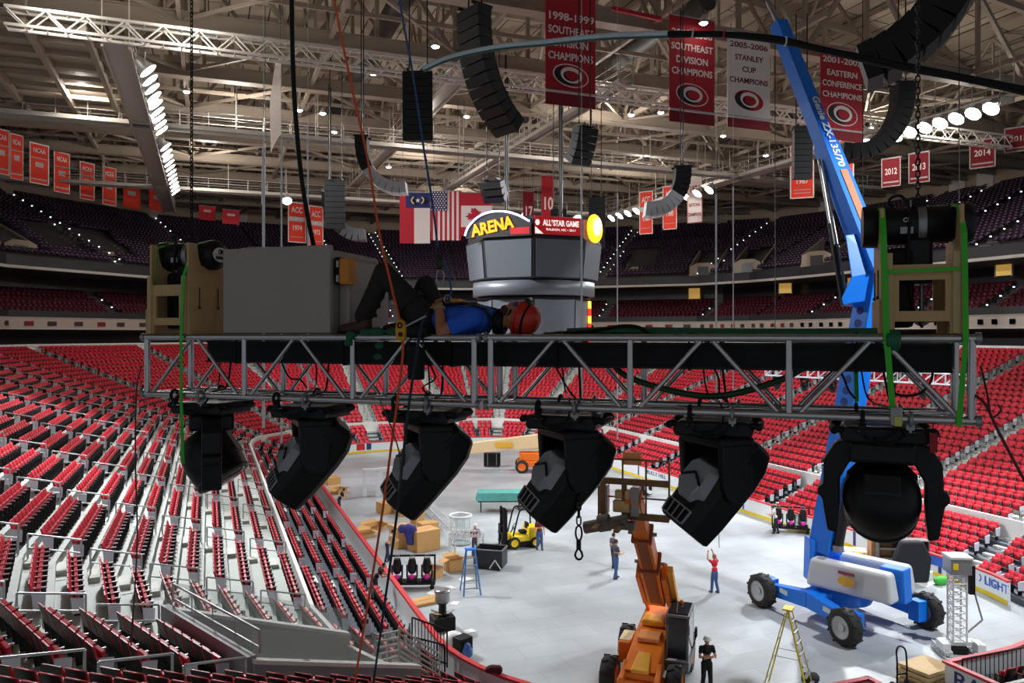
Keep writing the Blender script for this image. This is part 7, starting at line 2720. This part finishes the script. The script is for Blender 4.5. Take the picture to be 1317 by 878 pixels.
for x, body, wd, m_ in ((608, 'NC', 1.2, A_NAVY), (645, 'ARTLINE', 2.2, A_NAVY)):
    board_text(body, far_u(x), V1, S_, .72, .4, wd, m_)
board_text('U', far_u(599), V1, S_, .72, .5, .5, A_BLUE)
for x, w_, m_ in ((463, .9, A_RED), (474, .5, A_NAVY)):
    u = far_u(x)
    a = math.radians(135)
    c = CN['fl']
    dv = V((u - c[0], 0, 0))
    if u < c[0]:
        ang = math.acos(max(-1, (u - c[0]) / RC))
        pp = V((c[0] + (RC - .08) * math.cos(ang), c[1] + (RC - .08) * math.sin(ang), .65))
        struct(MB().lohi((-w_ / 2, -.012, -.32), (w_ / 2, .012, .32)).build('trim_advert_panel', m_, loc=pp, rot=(0, 0, ang - PI / 2)))
# BANK board: the white outer face of the near boards
struct(MB().lohi((22.94, 15.6, 0), (23.06, V0, 1.02)).m(1).lohi((22.9, 15.6, 1.02), (23.1, V0 + .1, 1.1)).build('wall_gate_return', [M_BWHITE, M_RED]))
board_text('BANK', 23.02 - .01, 17.75, (-1, 0, 0), .64, .7, 2.3, A_NAVY)
struct(MB().lohi((19.54, 16.5, 0), (19.66, V0, 1.02)).m(1).lohi((19.5, 16.5, 1.02), (19.7, V0 + .1, 1.1)).build('wall_gate_return', [M_BWHITE, M_RED]))

IRON = mat('black_iron', (22, 24, 26), .5, .3)


def fence(p, q, h, n, label, name='iron_fence', m_=None, group=None):
    p, q = V(p), V(q)
    t = thing(name, label, 'fence', p, az(q - p), group)
    L = V((q.x - p.x, q.y - p.y, 0)).length
    dz = q.z - p.z
    m_ = m_ or IRON
    for z in (.12, h):
        MB().tube((0, 0, z), (L, 0, z + dz), .03, 6).build('rail', m_, t)
    for k in range(n + 1):
        f = k / n
        MB().tube((L * f, 0, dz * f), (L * f, 0, h + dz * f), .03 if k in (0, n) else .016, 6).build('baluster', m_, t)
    return t


fence(G(530, 868, .9), G(572, 878, .5), 1.25, 12, 'black iron gate at the foot of the near left stair, nearer panel', group='black iron gates')
fence(G(530, 842, .9), G(575, 858, .5), 1.3, 11, 'black iron gate at the foot of the near left stair, farther panel', group='black iron gates')
fence(G(525, 862, .6), G(527, 845, .6), 1.2, 5, 'short black iron gate return beside the near left stair', group='black iron gates')
fence(V((23.3, V0 - .35, 0)), V((26.2, V0 - .4, 0)), 1.25, 14, 'black iron railing behind the near right boards', group='black iron gates')

# light steel louvre barriers and the portal in the near left corner
LOUV = mat('louvre_steel', (176, 180, 170), .4, .4, .08)


def louvre(p, q, h, label):
    p, q = V(p), V(q)
    t = thing('louvre_barrier', label, 'barrier', p, az(q - p), 'louvred steel barriers by the near left stair')
    L = V((q.x - p.x, q.y - p.y, 0)).length
    dz = q.z - p.z
    for k in range(8):
        z = .1 + (h - .15) * k / 7
        MB().bar((0, 0, z), (L, 0, z + dz), .09, .05).build('slat', LOUV, t)
    for f in (0, .5, 1):
        MB().bar((L * f, .05, dz * f), (L * f, .05, h + dz * f), .05, .05).build('post', LOUV, t)
    return t


louvre(G(484, 880, 1.7), G(514, 872, 1.5), 1.5, 'pale louvred steel barrier facing us beside the near left stair')
louvre(G(514, 862, 2.0), G(566, 894, 1.0), 1.3, 'pale louvred steel barrier slanting down to the iron gate')

# portal walls in the near left corner: parapet with glass, grey panel, floor
PW = mat('portal_wall_pale', (196, 200, 192), .6, 0, .08, 1)
PG = mat('portal_grey_panel', (150, 152, 156), .6, 0, .05, 1)
Sv = [S for S in SECS if (S[4], S[0], S[5]) == VOMKEY][0]
d0_, d1_ = row_low(VOMR[0])[0], row_low(VOMR[1] + 1)[0]


def wall_between(name, p, q, z0p, z0q, z1p, z1q, th, m_):
    p, q = V((p[0], p[1], 0)), V((q[0], q[1], 0))
    d = (q - p).normalized()
    n = V((-d.y, d.x, 0)) * th / 2
    up = lambda z: V((0, 0, z))
    return struct(MB().hexa([p - n + up(z0p), q - n + up(z0q), q + n + up(z0q), p + n + up(z0p), p - n + up(z1p), q - n + up(z1q), q + n + up(z1q), p + n + up(z1p)]).build(name, m_))


zt0, zt1 = row_low(VOMR[0])[1], row_low(VOMR[1] + 1)[1]
for f, mm in ((0, PG), (1, PW)):
    a, b_ = sec_pt(Sv, d0_ - .15, f), sec_pt(Sv, d1_, f)
    wall_between('wall_portal_side', a, b_, .3, .3, zt0 + .75, zt1 + .75, .2, mm)
    wall_between('trim_portal_cap', a, b_, zt0 + .75, zt1 + .75, zt0 + .84, zt1 + .84, .28, M_WALLW)
    g_ = wall_between('window_portal_glass', a, b_, zt0 + .84, zt1 + .84, zt0 + 1.5, zt1 + 1.5, .03, GLASS)
a, b_ = sec_pt(Sv, d1_, 0), sec_pt(Sv, d1_, 1)
wall_between('wall_portal_back', a, b_, .3, .3, zt1 + .9, zt1 + .9, .2, PG)
a, b_ = V((*sec_pt(Sv, d1_ - .2, 0), zt1 + .9)), V((*sec_pt(Sv, d1_ - .2, 1), zt1 + .9))
fence(a, b_, .5, 4, 'pale rail on the parapet of the near left corner portal', 'portal_rail', M_RAIL)
ps = [sec_pt(Sv, d0_ - .2, 0), sec_pt(Sv, d0_ - .2, 1), sec_pt(Sv, d1_, 1), sec_pt(Sv, d1_, 0)]
struct(MB().add([(p_[0], p_[1], .6) for p_ in ps], [(0, 1, 2, 3)]).build('floor_portal', M_DCON))
